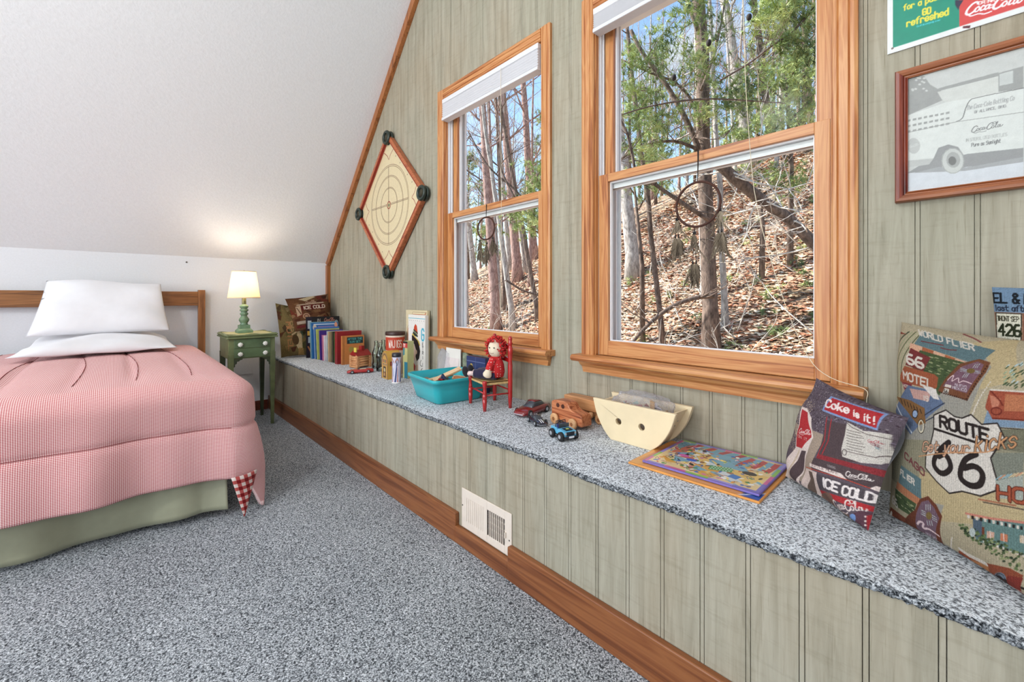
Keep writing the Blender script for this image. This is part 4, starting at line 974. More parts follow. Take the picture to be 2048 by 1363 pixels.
 P([(52.6,13.2),(52.3,12.7),(51.6,12.3),(51.1,12.2),(50.9,12.4),(51.3,12.9),(51.9,13.3),(52.4,13.4)],K78)
 P([(67.6,10),(67.4,9.5),(66.8,9.2),(66.4,9),(66.3,9.3),(66.6,9.7),(67.1,10.1),(67.5,10.2)],K78)
 P([(66.6,16.3),(66.3,15.9),(65.8,15.5),(65.4,15.4),(65.3,15.7),(65.5,16.1),(66,16.4),(66.4,16.5)],K78)
 P([(58.8,15.1),(58.5,14.6),(57.9,14.2),(57.5,14.1),(57.3,14.4),(57.6,14.8),(58.1,15.2),(58.6,15.3)],K80)
 P([(63.5,10.9),(63.2,10.5),(62.6,10),(62.1,9.9),(62,10.2),(62.3,10.6),(62.9,11),(63.3,11.1)],K79)
 P([(70.6,12.8),(70.4,12.4),(69.9,12.1),(69.5,11.9),(69.4,12.2),(69.6,12.6),(70.1,13),(70.5,13.1)],K78)
 P([(63,12.7),(62.7,12.2),(62.1,11.8),(61.7,11.7),(61.5,12),(61.8,12.4),(62.4,12.8),(62.8,12.9)],K17)
 P([(72,15.8),(71.7,15.4),(71.3,15),(70.9,14.9),(70.8,15.1),(71,15.5),(71.4,15.9),(71.8,16)],K17)
 P([(72.7,15.8),(72.5,15.4),(72,15.1),(71.7,15),(71.5,15.2),(71.8,15.6),(72.2,16),(72.6,16.1)],K79)
 P([(52.9,14),(52.6,13.5),(52,13.1),(51.4,13),(51.3,13.2),(51.6,13.7),(52.2,14.1),(52.7,14.2)],K78)
 P([(71.2,11.8),(71,11.4),(70.5,11),(70.1,10.9),(70,11.1),(70.2,11.5),(70.7,11.9),(71.1,12)],K17)
 P([(67,11.5),(66.7,11.1),(66.2,10.7),(65.7,10.6),(65.6,10.8),(65.9,11.3),(66.4,11.6),(66.8,11.8)],K79)
 P([(61.3,12.6),(61,12.1),(60.4,11.7),(60,11.6),(59.8,11.8),(60.1,12.3),(60.7,12.7),(61.2,12.8)],K17)
 P([(58,11.2),(57.7,10.8),(57.1,10.4),(56.6,10.2),(56.5,10.5),(56.8,11),(57.4,11.4),(57.9,11.5)],K80)
 P([(71.6,15.1),(71.4,14.7),(71,14.3),(70.5,14.2),(70.4,14.5),(70.7,14.9),(71.1,15.2),(71.5,15.3)],K17)
 P([(62.7,12.1),(62.4,11.6),(61.9,11.2),(61.4,11.1),(61.3,11.3),(61.6,11.8),(62.1,12.2),(62.6,12.3)],K17)
 P([(60.2,15.2),(60,14.7),(59.4,14.3),(58.9,14.2),(58.8,14.5),(59.1,14.9),(59.6,15.3),(60.1,15.4)],K17)
 P([(73.3,11.6),(73.1,11.2),(72.6,10.8),(72.2,10.7),(72.1,10.9),(72.4,11.3),(72.8,11.7),(73.2,11.8)],K79)
 P([(61.8,12.6),(61.5,12.1),(61,11.8),(60.5,11.6),(60.4,11.9),(60.7,12.3),(61.2,12.7),(61.7,12.8)],K78)
 P([(57,11.9),(56.7,11.4),(56.1,11),(55.6,10.9),(55.5,11.2),(55.8,11.6),(56.4,12),(56.9,12.1)],K17)
 P([(59.8,13.9),(59.5,13.5),(59,13.1),(58.5,12.9),(58.3,13.2),(58.6,13.6),(59.2,14),(59.7,14.1)],K17)
 P([(56.7,14.7),(56.4,13.8),(55.8,13),(55.2,12.3),(54.5,12),(54,12.1),(53.7,12.6),(53.8,13.3),(54.1,14.2),(54.7,15),(55.3,15.7),(55.9,15.9),(56.4,15.9),(56.7,15.4)],K81)
 P([(40.8,.2),(44.2,3.1),(48.1,2),(58.7,4.7),(68.8,8.3),(73.6,8.6),(69.9,1.2),(58.5,.2),(48.5,.2),(42.8,.2)],K82)
 P([(47,1),(58,3.6),(55.5,.2),(48.5,.2)],K83)
 L([(44,2.9),(47.4,2.5),(57.1,3.8)],1.51,K12)
 L([(42.1,1.4),(43.8,.2),(47,.2)],.34,K84)
 P([(65.2,2.5),(66.2,1.4),(62.3,.2),(61.5,.2),(60.5,.2),(59.2,.2),(58,.2),(57,.2),(56.8,.2),(58.9,1.4),(61.9,3.3),(64,4.4),(65.4,4.6),(65.9,3.9)],K85)
 L([(64.2,2),(62.3,.4),(61.8,.2),(61.5,.2),(61,.2),(60.5,.2),(59.5,.2),(58.8,.2),(58,.2),(57.5,.2),(57.2,.2),(61.6,1.6),(59.9,1.7),(61.8,2.9),(63.2,3.6),(64.3,3.9),(64.9,3.7),(64.9,3),(64.2,2)],.24,K24)
 L([(56.8,-.9),(65.6,1.7),(75,4.5),(60.8,.2),(60.5,.2),(60,.2),(59.5,.2),(59,.2),(58.8,.2),(58.2,.2),(58.2,.2),(65.5,2.4),(56.2,-.4),(60.8,1.5),(61.8,2),(62.5,2.2),(62.8,2.1),(62.7,1.6),(56.8,-.9)],.79,K24)
 P([(63.5,1.3),(73.8,4.3),(59.8,.2),(59.2,.2),(59,.2),(66.8,2.6),(59.7,.5),(57,-.5)],K86)
 P([(67.1,5),(73.4,7.6),(69.6,.6),(63.5,.2)],K87)
 L([(57.2,.2),(63.2,.2),(75.2,2.4)],.27,K12)
 L([(39.5,.2),(49.8,.2),(59,.2)],.23,K24)
 return c
def art_truck_photo(c):
 P,L,M,X=c.poly,c.line,c.smooth,c.text
 K0=(206,204,204);K1=(166,164,164);K2=(214,212,210);K3=(206,206,206);K4=(208,206,206);K5=(222,221,220);K6=(120,118,118);K7=(160,158,158);K8=(170,168,170);K9=(150,148,150);K10=(128,126,128);K11=(180,178,178);K12=(118,116,118);K13=(196,194,194);K14=(158,156,158);K15=(214,214,222);K16=(172,170,174);K17=(204,203,202);K18=(170,168,168);K19=(176,174,174);K20=(128,126,126);K21=(90,90,90)
 c.rect(0,0,100,70,K0)
 P([(-.1,68.1),(7.3,65.9),(9.8,60.1),(15.1,54),(15.1,49.6),(-.1,45.3)],K1)
 P([(13.5,56.8),(35.6,57.3),(35.6,55.2),(11.5,55.3)],K1)
 P([(12.7,54.9),(35.6,55.2),(35.6,45.3),(17.5,45.4),(14.5,50)],K2)
 P([(35.6,56.8),(44.1,57.1),(44.1,45.4),(35.6,46.3)],K1)
 P([(36,56.1),(40.6,56.2),(40.6,49.7),(36,49.9)],K3)
 P([(4.6,64.5),(4.4,64.2),(4,64.2),(3.5,64.5),(3.4,65),(3.5,65.3),(4,65.3),(4.4,65)],K4)
 P([(8,64.4),(7.8,64),(7.3,64),(6.9,64.3),(6.7,64.8),(6.9,65.2),(7.3,65.2),(7.8,64.8)],K4)
 P([(4.4,59.5),(4.2,59.2),(3.8,59.2),(3.3,59.5),(3.1,60),(3.3,60.3),(3.8,60.3),(4.2,60)],K4)
 P([(7.9,62),(7.7,61.7),(7.2,61.7),(6.8,62),(6.6,62.5),(6.8,62.8),(7.2,62.8),(7.7,62.5)],K4)
 P([(7.7,58.5),(7.5,58.2),(7.1,58.2),(6.6,58.5),(6.5,59),(6.6,59.3),(7.1,59.3),(7.5,59)],K4)
 P([(5.4,65.5),(5.2,65.1),(4.8,65.1),(4.3,65.5),(4.1,65.9),(4.3,66.3),(4.8,66.3),(5.2,65.9)],K4)
 P([(7.1,62.8),(6.9,62.5),(6.5,62.5),(6.1,62.8),(5.9,63.3),(6.1,63.6),(6.5,63.6),(6.9,63.3)],K4)
 P([(8.9,56.9),(8.7,56.6),(8.3,56.6),(7.9,56.9),(7.7,57.4),(7.9,57.7),(8.3,57.7),(8.7,57.4)],K4)
 P([(6.1,61.6),(5.9,61.2),(5.5,61.2),(5,61.5),(4.8,62),(5,62.4),(5.5,62.4),(5.9,62)],K4)
 P([(3.2,59.2),(3,58.8),(2.5,58.8),(2.1,59.2),(1.9,59.6),(2.1,60),(2.5,60),(3,59.7)],K4)
 P([(3,59.8),(2.9,59.5),(2.4,59.5),(1.9,59.8),(1.8,60.3),(1.9,60.6),(2.4,60.6),(2.9,60.3)],K4)
 P([(3.1,66.7),(2.9,66.4),(2.5,66.4),(2,66.7),(1.8,67.2),(2,67.5),(2.5,67.5),(2.9,67.2)],K4)
 P([(6.3,66.3),(6.1,66),(5.7,66),(5.3,66.3),(5.1,66.8),(5.3,67.1),(5.7,67.1),(6.1,66.8)],K4)
 P([(6.1,65.2),(5.9,64.8),(5.5,64.8),(5,65.2),(4.9,65.6),(5,66),(5.5,66),(5.9,65.6)],K4)
 P([(-.1,45.3),(16.5,48),(26,46.9),(35.6,46.8),(44.1,45.9),(44.1,13.2),(24.7,16.4),(-.1,19)],K5)
 P([(.1,42.9),(1.6,42.9),(1.6,41.7),(.1,41.7)],K1)
 P([(2.5,42.8),(4,42.8),(4,41.6),(2.5,41.7)],K1)
 P([(4.8,42.7),(6.3,42.7),(6.3,41.5),(4.8,41.6)],K1)
 P([(7.1,42.7),(8.6,42.7),(8.6,41.5),(7.1,41.5)],K1)
 P([(9.4,42.6),(10.9,42.6),(10.9,41.4),(9.4,41.4)],K1)
 P([(11.7,42.5),(13.1,42.5),(13.1,41.3),(11.7,41.4)],K1)
 P([(13.9,42.4),(15.3,42.4),(15.3,41.3),(13.9,41.3)],K1)
 P([(16.1,42.4),(17.5,42.4),(17.5,41.2),(16.1,41.2)],K1)
 P([(.1,39.7),(1.6,39.7),(1.6,38.5),(.1,38.5)],K1)
 P([(2.5,39.6),(4,39.6),(4,38.4),(2.5,38.5)],K1)
 P([(4.8,39.6),(6.3,39.6),(6.3,38.4),(4.8,38.4)],K1)
 P([(7.1,39.5),(8.6,39.5),(8.6,38.3),(7.1,38.4)],K1)
 P([(9.4,39.4),(10.9,39.5),(10.9,38.3),(9.4,38.3)],K1)
 P([(11.7,39.4),(13.1,39.4),(13.1,38.2),(11.7,38.3)],K1)
 P([(13.9,39.3),(15.3,39.4),(15.3,38.2),(13.9,38.2)],K1)
 P([(16.1,39.3),(17.5,39.3),(17.5,38.1),(16.1,38.2)],K1)
 P([(.1,36.5),(1.6,36.5),(1.6,35.3),(.1,35.3)],K1)
 P([(2.5,36.4),(4,36.5),(4,35.2),(2.5,35.3)],K1)
 P([(4.8,36.4),(6.3,36.4),(6.3,35.2),(4.8,35.2)],K1)
 P([(7.1,36.4),(8.6,36.4),(8.6,35.2),(7.1,35.2)],K1)
 P([(9.4,36.3),(10.9,36.4),(10.9,35.2),(9.4,35.2)],K1)
 P([(11.7,36.3),(13.1,36.3),(13.1,35.1),(11.7,35.2)],K1)
 P([(13.9,36.2),(15.3,36.3),(15.3,35.1),(13.9,35.1)],K1)
 P([(16.1,36.2),(17.5,36.2),(17.5,35.1),(16.1,35.1)],K1)
 M([(20,35.8),(22.5,37.2),(23.8,42.3),(25.5,46),(28.8,46.5),(44.1,45.9)],.36,K6)
 L([(-.1,35.4),(20,35.8),(44.1,33.6)],.33,K7)
 X('The Coca-Cola Bottling Co',24.0,41.1,2.20,K8,.26,slant=.21,ang=-1.0,sx=.44,curve=True)
 X('OF ALLIANCE, OHIO.',27.0,38.3,1.30,K9,.23,slant=-.03,ang=-1.0,sx=.64)
 c.coke(25.7,28.1,11.6,K10,ang=-1.0,th=.80)
 X('IN STERILIZED BOTTLES',23.6,23.8,1.60,K11,.21,slant=-.10,ang=-3.1,sx=.56)
 X('Pure as Sunlight',25.9,20.5,1.90,K12,.25,slant=.02,ang=-2.2,sx=.50)
 P([(5.7,26.2),(5.4,24.3),(4.6,22.9),(3.5,22.3),(2.3,22.6),(1.2,23.8),(.4,25.6),(.1,27.7),(.4,29.6),(1.2,31.1),(2.3,31.7),(3.5,31.3),(4.6,30.1),(5.4,28.3)],K13)
 c.coke(.8,26.3,4.5,K5,ang=3.8,th=.80)
 P([(11.1,17.5),(13.1,23.2),(17.1,24.1),(20.9,21.7),(22.9,16.9),(24.7,17),(44.1,15.3),(44.1,8.1),(24.2,9.7),(3.1,11),(-.1,11.6),(7.3,16.1)],K14)
 P([(-.1,19),(11.1,17.5),(9.4,14.7),(-.1,14.9)],K13)
 P([(-.1,11.6),(44.1,8.6),(44.1,-7.2),(-.1,.2)],K15)
 P([(3.1,11.2),(13.5,12.4),(24.2,9.7),(44.1,10.7),(44.1,8.1),(23.2,8)],K16)
 P([(23.2,13.5),(22.8,10.5),(21.6,8.3),(19.8,7.3),(17.8,7.7),(16,9.5),(14.7,12.3),(14.3,15.6),(14.7,18.6),(16,20.9),(17.8,21.8),(19.8,21.3),(21.6,19.5),(22.8,16.7)],K17)
 L([(23,13.5),(22.8,11.3),(22.1,9.4),(20.9,8.1),(19.6,7.6),(18.1,7.9),(16.7,9),(15.5,10.8),(14.8,13.1),(14.5,15.5),(14.8,17.9),(15.5,19.8),(16.7,21.1),(18.1,21.5),(19.6,21.2),(20.9,20),(22.1,18.2),(22.8,15.9),(23,13.5)],.33,K18)
 P([(21.7,14.4),(21.4,12.6),(20.7,11.2),(19.6,10.6),(18.4,10.9),(17.3,12),(16.5,13.7),(16.3,15.7),(16.5,17.6),(17.3,18.9),(18.4,19.5),(19.6,19.2),(20.7,18.1),(21.4,16.4)],K19)
 P([(20.2,14.2),(20,13.2),(19.6,12.4),(19,12.1),(18.3,12.2),(17.7,12.9),(17.2,13.8),(17.1,14.9),(17.2,16),(17.7,16.8),(18.3,17.1),(19,16.9),(19.6,16.3),(20,15.3)],K20)
 X('T',.1,1.9,.87,K21,.12,slant=.23,ang=15.9,sx=1.26)
 return c
def art_refresh_poster(c):
 P,L,M,X=c.poly,c.line,c.smooth,c.text
 K0=(226,228,226);K1=(14,138,112);K2=(206,66,62);K3=(226,214,70);K4=(70,190,200);K5=(40,34,60);K6=(240,230,228);K7=(238,236,240);K8=(90,30,40)
 c.rect(0,0,100,70,K0)
 c.rect(2.1,2.4,23.4,66,K1)
 c.rect(23.4,2.4,97.9,66,K2)
 X('for a pause',5.8,17.7,2.50,K3,.49,slant=-.07,ang=-3.0,sx=.72)
 X('GO',12.1,12.6,2.68,K3,.62,slant=-.20,ang=-6.8,sx=.61)
 X('refreshed',6.9,9.9,2.89,K3,.58,slant=-.09,ang=-3.9,sx=.72)
 X('the drink everybody knows',10.1,8.2,.70,K4,.14,slant=-.11,ang=-3.9,sx=.61)
 P([(22.2,14.2),(24.6,13),(23.5,11),(23.1,9.5),(22.2,12.1)],K5)
 X('DRINK',29.0,8.9,1.18,K6,.30,slant=-.18,ang=-10.1,sx=.99)
 c.coke(24.8,6.3,16.4,K7,ang=-10.9,th=1.05)
 P([(24.4,2.1),(26.7,1.4),(26.4,.3),(24.4,1.2)],K8)
 return c
# ------------------------------------------------------------------ room shell
BZ = .4935            # top of the window seat
KZ = 1.3975; SL = 1.05; RX_ = 3.82; WX = 7.64; BY = -7.0
def roof(x): return KZ+SL*(x if x < RX_ else WX-x)

def carpet_mat(name, sc, light=0, disp=.5):
    m, nt, b = new_mat(name); v = coords(nt)
    n1 = N(nt, 'ShaderNodeTexNoise', Scale=sc, Detail=3., Roughness=.75, Distortion=1.2); nt.links.new(v, n1.inputs['Vector'])
    n2 = N(nt, 'ShaderNodeTexVoronoi', Scale=sc*1.15, Randomness=1.); nt.links.new(v, n2.inputs['Vector'])
    n3 = N(nt, 'ShaderNodeTexNoise', Scale=1.7, Detail=3.); nt.links.new(v, n3.inputs['Vector'])
    a = N(nt, 'ShaderNodeMath', operation='MULTIPLY_ADD'); a.inputs[1].default_value = -.3
    nt.links.new(n2.outputs['Distance'], a.inputs[0]); nt.links.new(n1.outputs['Fac'], a.inputs[2])
    a2 = N(nt, 'ShaderNodeMath', operation='MULTIPLY_ADD'); a2.inputs[1].default_value = .08
    nt.links.new(n3.outputs['Fac'], a2.inputs[0]); nt.links.new(a.outputs[0], a2.inputs[2])
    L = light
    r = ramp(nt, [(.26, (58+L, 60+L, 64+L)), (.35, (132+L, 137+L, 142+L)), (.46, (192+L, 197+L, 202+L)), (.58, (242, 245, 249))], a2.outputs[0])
    nt.links.new(r.outputs[0], b.inputs['Base Color']); b.inputs['Roughness'].default_value = 1; b.inputs['Specular IOR Level'].default_value = .05
    bumpn(nt, b, a.outputs[0], disp, .01)
    return m
M_carpet = carpet_mat('grey_fleck_carpet', 170)
M_bcarpet = carpet_mat('window_lit_berber_carpet', 150, 52, .55); M_bedge = carpet_mat('dark_carpet_edge', 150, -22, .9)  # seat top: carpet ramp lightened to carry the window light
def wallmat(name, rgb, bump=.12, scale=90):
    return mat(name, rgb, .85, .012, scale, bump, spec=.2)
M_white = wallmat('white_wall_paint', (226, 228, 232))
M_ceil = wallmat('white_textured_ceiling', (236, 237, 239), .5, 60)

def siding_mat():
    m, nt, b = new_mat('sage_washed_siding')
    v = coords(nt, (34, 34, 2.2)); v2 = coords(nt, (3, 3, 1.4)); v3 = coords(nt, (8, 8, 60), (0, .12, 0))
    v4 = coords(nt, (150, 150, 5))
    n1 = N(nt, 'ShaderNodeTexNoise', Scale=1., Detail=5., Roughness=.65, Distortion=.8); nt.links.new(v, n1.inputs['Vector'])
    n2 = N(nt, 'ShaderNodeTexNoise', Scale=1., Detail=4.); nt.links.new(v2, n2.inputs['Vector'])
    n3 = N(nt, 'ShaderNodeTexNoise', Scale=1., Detail=4., Roughness=.7); nt.links.new(v3, n3.inputs['Vector'])
    n4 = N(nt, 'ShaderNodeTexNoise', Scale=1., Detail=3., Roughness=.7); nt.links.new(v4, n4.inputs['Vector'])
    r1 = ramp(nt, [(.32, (158, 152, 135)), (.5, (172, 166, 149)), (.68, (183, 177, 161))], n1.outputs['Fac'])
    r2 = ramp(nt, [(.35, (206, 212, 200)), (.5, (226, 222, 212)), (.65, (222, 202, 176))], n2.outputs['Fac'])
    mm = N(nt, 'ShaderNodeMix', data_type='RGBA', blend_type='MULTIPLY'); mm.inputs['Factor'].default_value = .38
    nt.links.new(r1.outputs[0], mm.inputs['A']); nt.links.new(r2.outputs[0], mm.inputs['B'])
    r3 = ramp(nt, [(.3, (205, 203, 192)), (.48, (255, 255, 255))], n3.outputs['Fac'])
    m3 = N(nt, 'ShaderNodeMix', data_type='RGBA', blend_type='MULTIPLY'); m3.inputs['Factor'].default_value = .28
    nt.links.new(mm.outputs['Result'], m3.inputs['A']); nt.links.new(r3.outputs[0], m3.inputs['B'])
    r4 = ramp(nt, [(.3, (178, 172, 152)), (.42, (255, 255, 255))], n4.outputs['Fac'])
    m4 = N(nt, 'ShaderNodeMix', data_type='RGBA', blend_type='MULTIPLY'); m4.inputs['Factor'].default_value = .45
    nt.links.new(m3.outputs['Result'], m4.inputs['A']); nt.links.new(r4.outputs[0], m4.inputs['B'])
    nt.links.new(m4.outputs['Result'], b.inputs['Base Color'])
    b.inputs['Roughness'].default_value = .75; b.inputs['Specular IOR Level'].default_value = .25
    bumpn(nt, b, n4.outputs['Fac'], .25, .002)
    return m
M_side = siding_mat()
M_groove = mat('siding_groove_shade', (162, 157, 139), .9, .1, 30)
PINE = ((130, 68, 30), (184, 116, 64), (208, 150, 94))
M_wx = wood('window_pine_x', *PINE, axis=0); M_wz = wood('window_pine_z', *PINE, axis=2)
TRIM = ((88, 44, 20), (124, 70, 36), (146, 90, 50))
TRM2 = ((104, 54, 22), (150, 88, 42), (176, 110, 60))
M_tx = wood('trim_stain_x', *TRIM, axis=0, fine=.7); M_tz = wood('trim_stain_z', *TRIM, axis=2); M_ty = wood('trim_stain_y', (70, 24, 14), (104, 42, 24), (122, 56, 34), axis=1)

struct(sbox('floor', (-.1, BY-.1, -.1), (WX+.1, .1, 0), M_carpet))
struct(sbox('wall_far', (-.1, BY, 0), (0, 0, KZ+.06), M_white))
struct(sbox('wall_near', (WX, BY, 0), (WX+.1, 0, KZ+.06), M_white))
mb = MB()
for (xa, xb) in ((0, RX_), (WX, RX_)):
    mb.prism([(xa-(.08 if xa == 0 else -.08), KZ-.084), (xb, roof(xb)), (xb, roof(xb)+.14), (xa-(.08 if xa == 0 else -.08), KZ+.056)], 1, BY-.1, .1)
struct(mb.build('ceiling', M_ceil))

WIN = [(2.137, 3.040), (3.373, 4.272)]; WZ0, WZ1 = .785, 2.372
# plank siding of the window wall, each board a slab with a shadow groove between boards
mb = MB(); g = .0009
xs = [3.557+.113*k for k in range(-32, 38)]
xs = sorted([x for x in xs+[q+.0105 for q in xs] if 0 < x < WX]+[0, WX])
def slab(x0, x1, z0, z1a, z1b):
    # z1a at x0, z1b at x1
    mb.prism([(x0, z0), (x1, z0), (x1, z1b), (x0, z1a)], 1, 0, .012)
for a, b in zip(xs[:-1], xs[1:]):
    cuts = sorted({a+g, b-g}.union({w for q in WIN for w in q if a+g < w < b-g}))
    for c, d in zip(cuts[:-1], cuts[1:]):
        mid = (c+d)/2; inside = any(q[0] < mid < q[1] for q in WIN)
        t0, t1 = roof(c)-.01, roof(d)-.01
        if inside:
            slab(c, d, .02, WZ0, WZ0); slab(c, d, WZ1, t0, t1)
        else: slab(c, d, .02, t0, t1)
# second thin line beside each groove, as milled
struct(mb.build('wall_window', M_side))
mb = MB()      # sheathing behind the boards, with the window openings
ed = [0]+[w for q in WIN for w in q]+[WX]
for i in range(0, len(ed), 2):
    a, b = ed[i], ed[i+1]
    pts = [(a, 0), (b, 0), (b, roof(b))]+([(RX_, roof(RX_))] if a < RX_ < b else [])+[(a, roof(a))]
    mb.prism(pts, 1, .006, .14)
for q in WIN:
    pts = [(q[0], WZ1), (q[1], WZ1), (q[1], roof(q[1]))]+([(RX_, roof(RX_))] if q[0] < RX_ < q[1] else [])+[(q[0], roof(q[0]))]
    mb.prism([(q[0], 0), (q[1], 0), (q[1], WZ0-.02), (q[0], WZ0-.02)], 1, .006, .14)
    mb.prism(pts, 1, .006, .14)
struct(mb.build('wall_window_core', M_groove))
# opposite gable, unseen; three openings added to hold the fill lights
mb = MB()
mb.box((0, BY-.1, 0), (WX, BY, .8)); mb.prism([(0, 2.7), (WX, 2.7), (WX-1.2, 2.75), (RX_, 5.5), (1.2, 2.75)], 1, BY-.1, BY)
for a, b in ((0, 1.15), (2.65, 3.07), (4.57, 4.95), (6.45, WX)): mb.box((a, BY-.1, .8), (b, BY, 2.7))
struct(mb.build('wall_back', M_white))

# sloped, corner and base trim
th = math.atan(SL); wd = .062
nx, nz_ = math.sin(th), -math.cos(th)
p0 = (0, KZ); p1 = (RX_, roof(RX_))
mb = MB(); mb.prism([p0, (p0[0]+.05, KZ+.05*SL-.05*SL-.03), (p1[0], p1[1]-wd/math.cos(th)), p1], 1, -.034, 0)
struct(mb.build('trim_1', wood('trim_stain_slope', *TRM2, axis=2, fine=.8), bevel=.003))
struct(sbox('trim_2', (0, -.034, BZ), (.05, 0, KZ-.02), wood('trim_stain_corner', *TRM2, axis=2), bevel=.003))
struct(sbox('baseboard_far', (0, BY, 0), (.016, -.566, .088), M_ty, bevel=.003))
mb = MB(); mb.box((0, -.562, 0), (3.058, -.54, .125)); 
mb.box((3.054, -.5615, 0), (3.394, -.54, .072)); mb.box((3.392, -.562, 0), (5.9, -.54, .125))
struct(mb.build('baseboard_window', M_tx, bevel=.004))

# window seat: panelled front + carpeted top with a ragged front edge
seat = thing('window_seat', 'long built-in window seat with sage plank front and grey carpeted top under the windows', 'window seat', (0, 0, 0))
mb = MB(); xs = sorted([x for x in [3.886+.1085*k+e for k in range(-36, 20) for e in (0, .0105)] if .02 < x < 5.88]+[0, 5.9]); g = .0009
for a, b in zip(xs[:-1], xs[1:]):
    pts = [(a+g, .0), (b-g, 0), (b-g, BZ-.014), (a+g, BZ-.014)]
    if a < 3.394 and b > 3.084:   # boards around the register opening
        o0, o1 = 3.115, 3.375
        if a+g < o0: mb.prism([(a+g, 0), (min(b-g, o0), 0), (min(b-g, o0), BZ-.014), (a+g, BZ-.014)], 1, -.54, -.528)
        if b-g > o1: mb.prism([(max(a+g, o1), 0), (b-g, 0), (b-g, BZ-.014), (max(a+g, o1), BZ-.014)], 1, -.54, -.528)
        c, d = max(a+g, o0), min(b-g, o1)
        if d > c:
            mb.box((c, -.54, 0), (d, -.528, .10)); mb.box((c, -.54, .222), (d, -.528, BZ-.014))
    else: mb.prism(pts, 1, -.54, -.528)
mb.build('front_panel', M_side, seat)
mb = MB(); mb.box((0, -.528, 0), (3.10, -.50, BZ-.016)); mb.box((3.39, -.528, 0), (5.9, -.50, BZ-.016)); mb.box((3.10, -.528, 0), (3.39, -.50, .095)); mb.box((3.10, -.528, .227), (3.39, -.50, BZ-.016))
mb.build('front_backing', M_groove, seat)
# carpet: cross-section swept along x, jittered at the front edge
sec = [(0.0, 0.0), (-.10, .0), (-.2, .0), (-.3, .0), (-.40, 0), (-.46, 0), (-.50, 0), (-.525, -.0005), (-.538, -.002), (-.546, -.006), (-.549, -.011), (-.546, -.016), (-.53, -.018)]
nx_ = 1500; V = np.zeros((nx_, len(sec), 3)); rg = np.random.RandomState(5)
X = np.linspace(0, 5.9, nx_)
for j, (y, z) in enumerate(sec):
    V[:, j, 0] = X; V[:, j, 1] = y; V[:, j, 2] = BZ+z
    if j >= 7:
        k = rg.randn(nx_); k = (k+np.roll(k, 1))*.5
        V[:, j, 1] += k*.0022+.003*np.sin(X*9+1)*np.sin(X*2.3); V[:, j, 2] += (rg.randn(nx_))*.0012+.002*np.sin(X*13)-.0015
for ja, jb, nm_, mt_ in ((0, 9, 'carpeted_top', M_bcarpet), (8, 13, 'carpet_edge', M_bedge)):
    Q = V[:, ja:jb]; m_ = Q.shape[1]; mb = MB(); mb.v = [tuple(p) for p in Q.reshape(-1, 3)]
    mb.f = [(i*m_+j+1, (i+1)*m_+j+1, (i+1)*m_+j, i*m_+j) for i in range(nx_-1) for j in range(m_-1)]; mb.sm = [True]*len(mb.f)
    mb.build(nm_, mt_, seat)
sbox('top_board', (0, -.53, BZ-.04), (5.9, 0, BZ-.012), M_groove, seat)

# ------------------------------------------------------------------ windows
M_vinyl = mat('white_vinyl', (236, 237, 240), .35, .01, 20)
def glass_mat():
    m = bpy.data.materials.new('window_glass'); m.use_nodes = True; nt = m.node_tree; nt.nodes.clear()
    o = nt.nodes.new('ShaderNodeOutputMaterial'); mixs = nt.nodes.new('ShaderNodeMixShader')
    t = nt.nodes.new('ShaderNodeBsdfTransparent'); gl = nt.nodes.new('ShaderNodeBsdfGlossy'); gl.inputs['Roughness'].default_value = .08
    t.inputs[0].default_value = (.97, .98, .97, 1)
    f = nt.nodes.new('ShaderNodeFresnel'); f.inputs[0].default_value = 1.10
    k_ = nt.nodes.new('ShaderNodeMath'); k_.operation = 'MULTIPLY'; k_.inputs[1].default_value = .3; nt.links.new(f.outputs[0], k_.inputs[0]); nt.links.new(k_.outputs[0], mixs.inputs[0]); nt.links.new(t.outputs[0], mixs.inputs[1]); nt.links.new(gl.outputs[0], mixs.inputs[2])
    nt.links.new(mixs.outputs[0], o.inputs[0]); return m
M_glass = glass_mat()
def frame(mb, x0, x1, z0, z1, y0, y1, l, r, b, t):
    mb.box((x0, y0, z0), (x0+l, y1, z1)); mb.box((x1-r, y0, z0), (x1, y1, z1))
    mb.box((x0+l, y0, z0), (x1-r, y1, z0+b)); mb.box((x0+l, y0, z1-t), (x1-r, y1, z1))
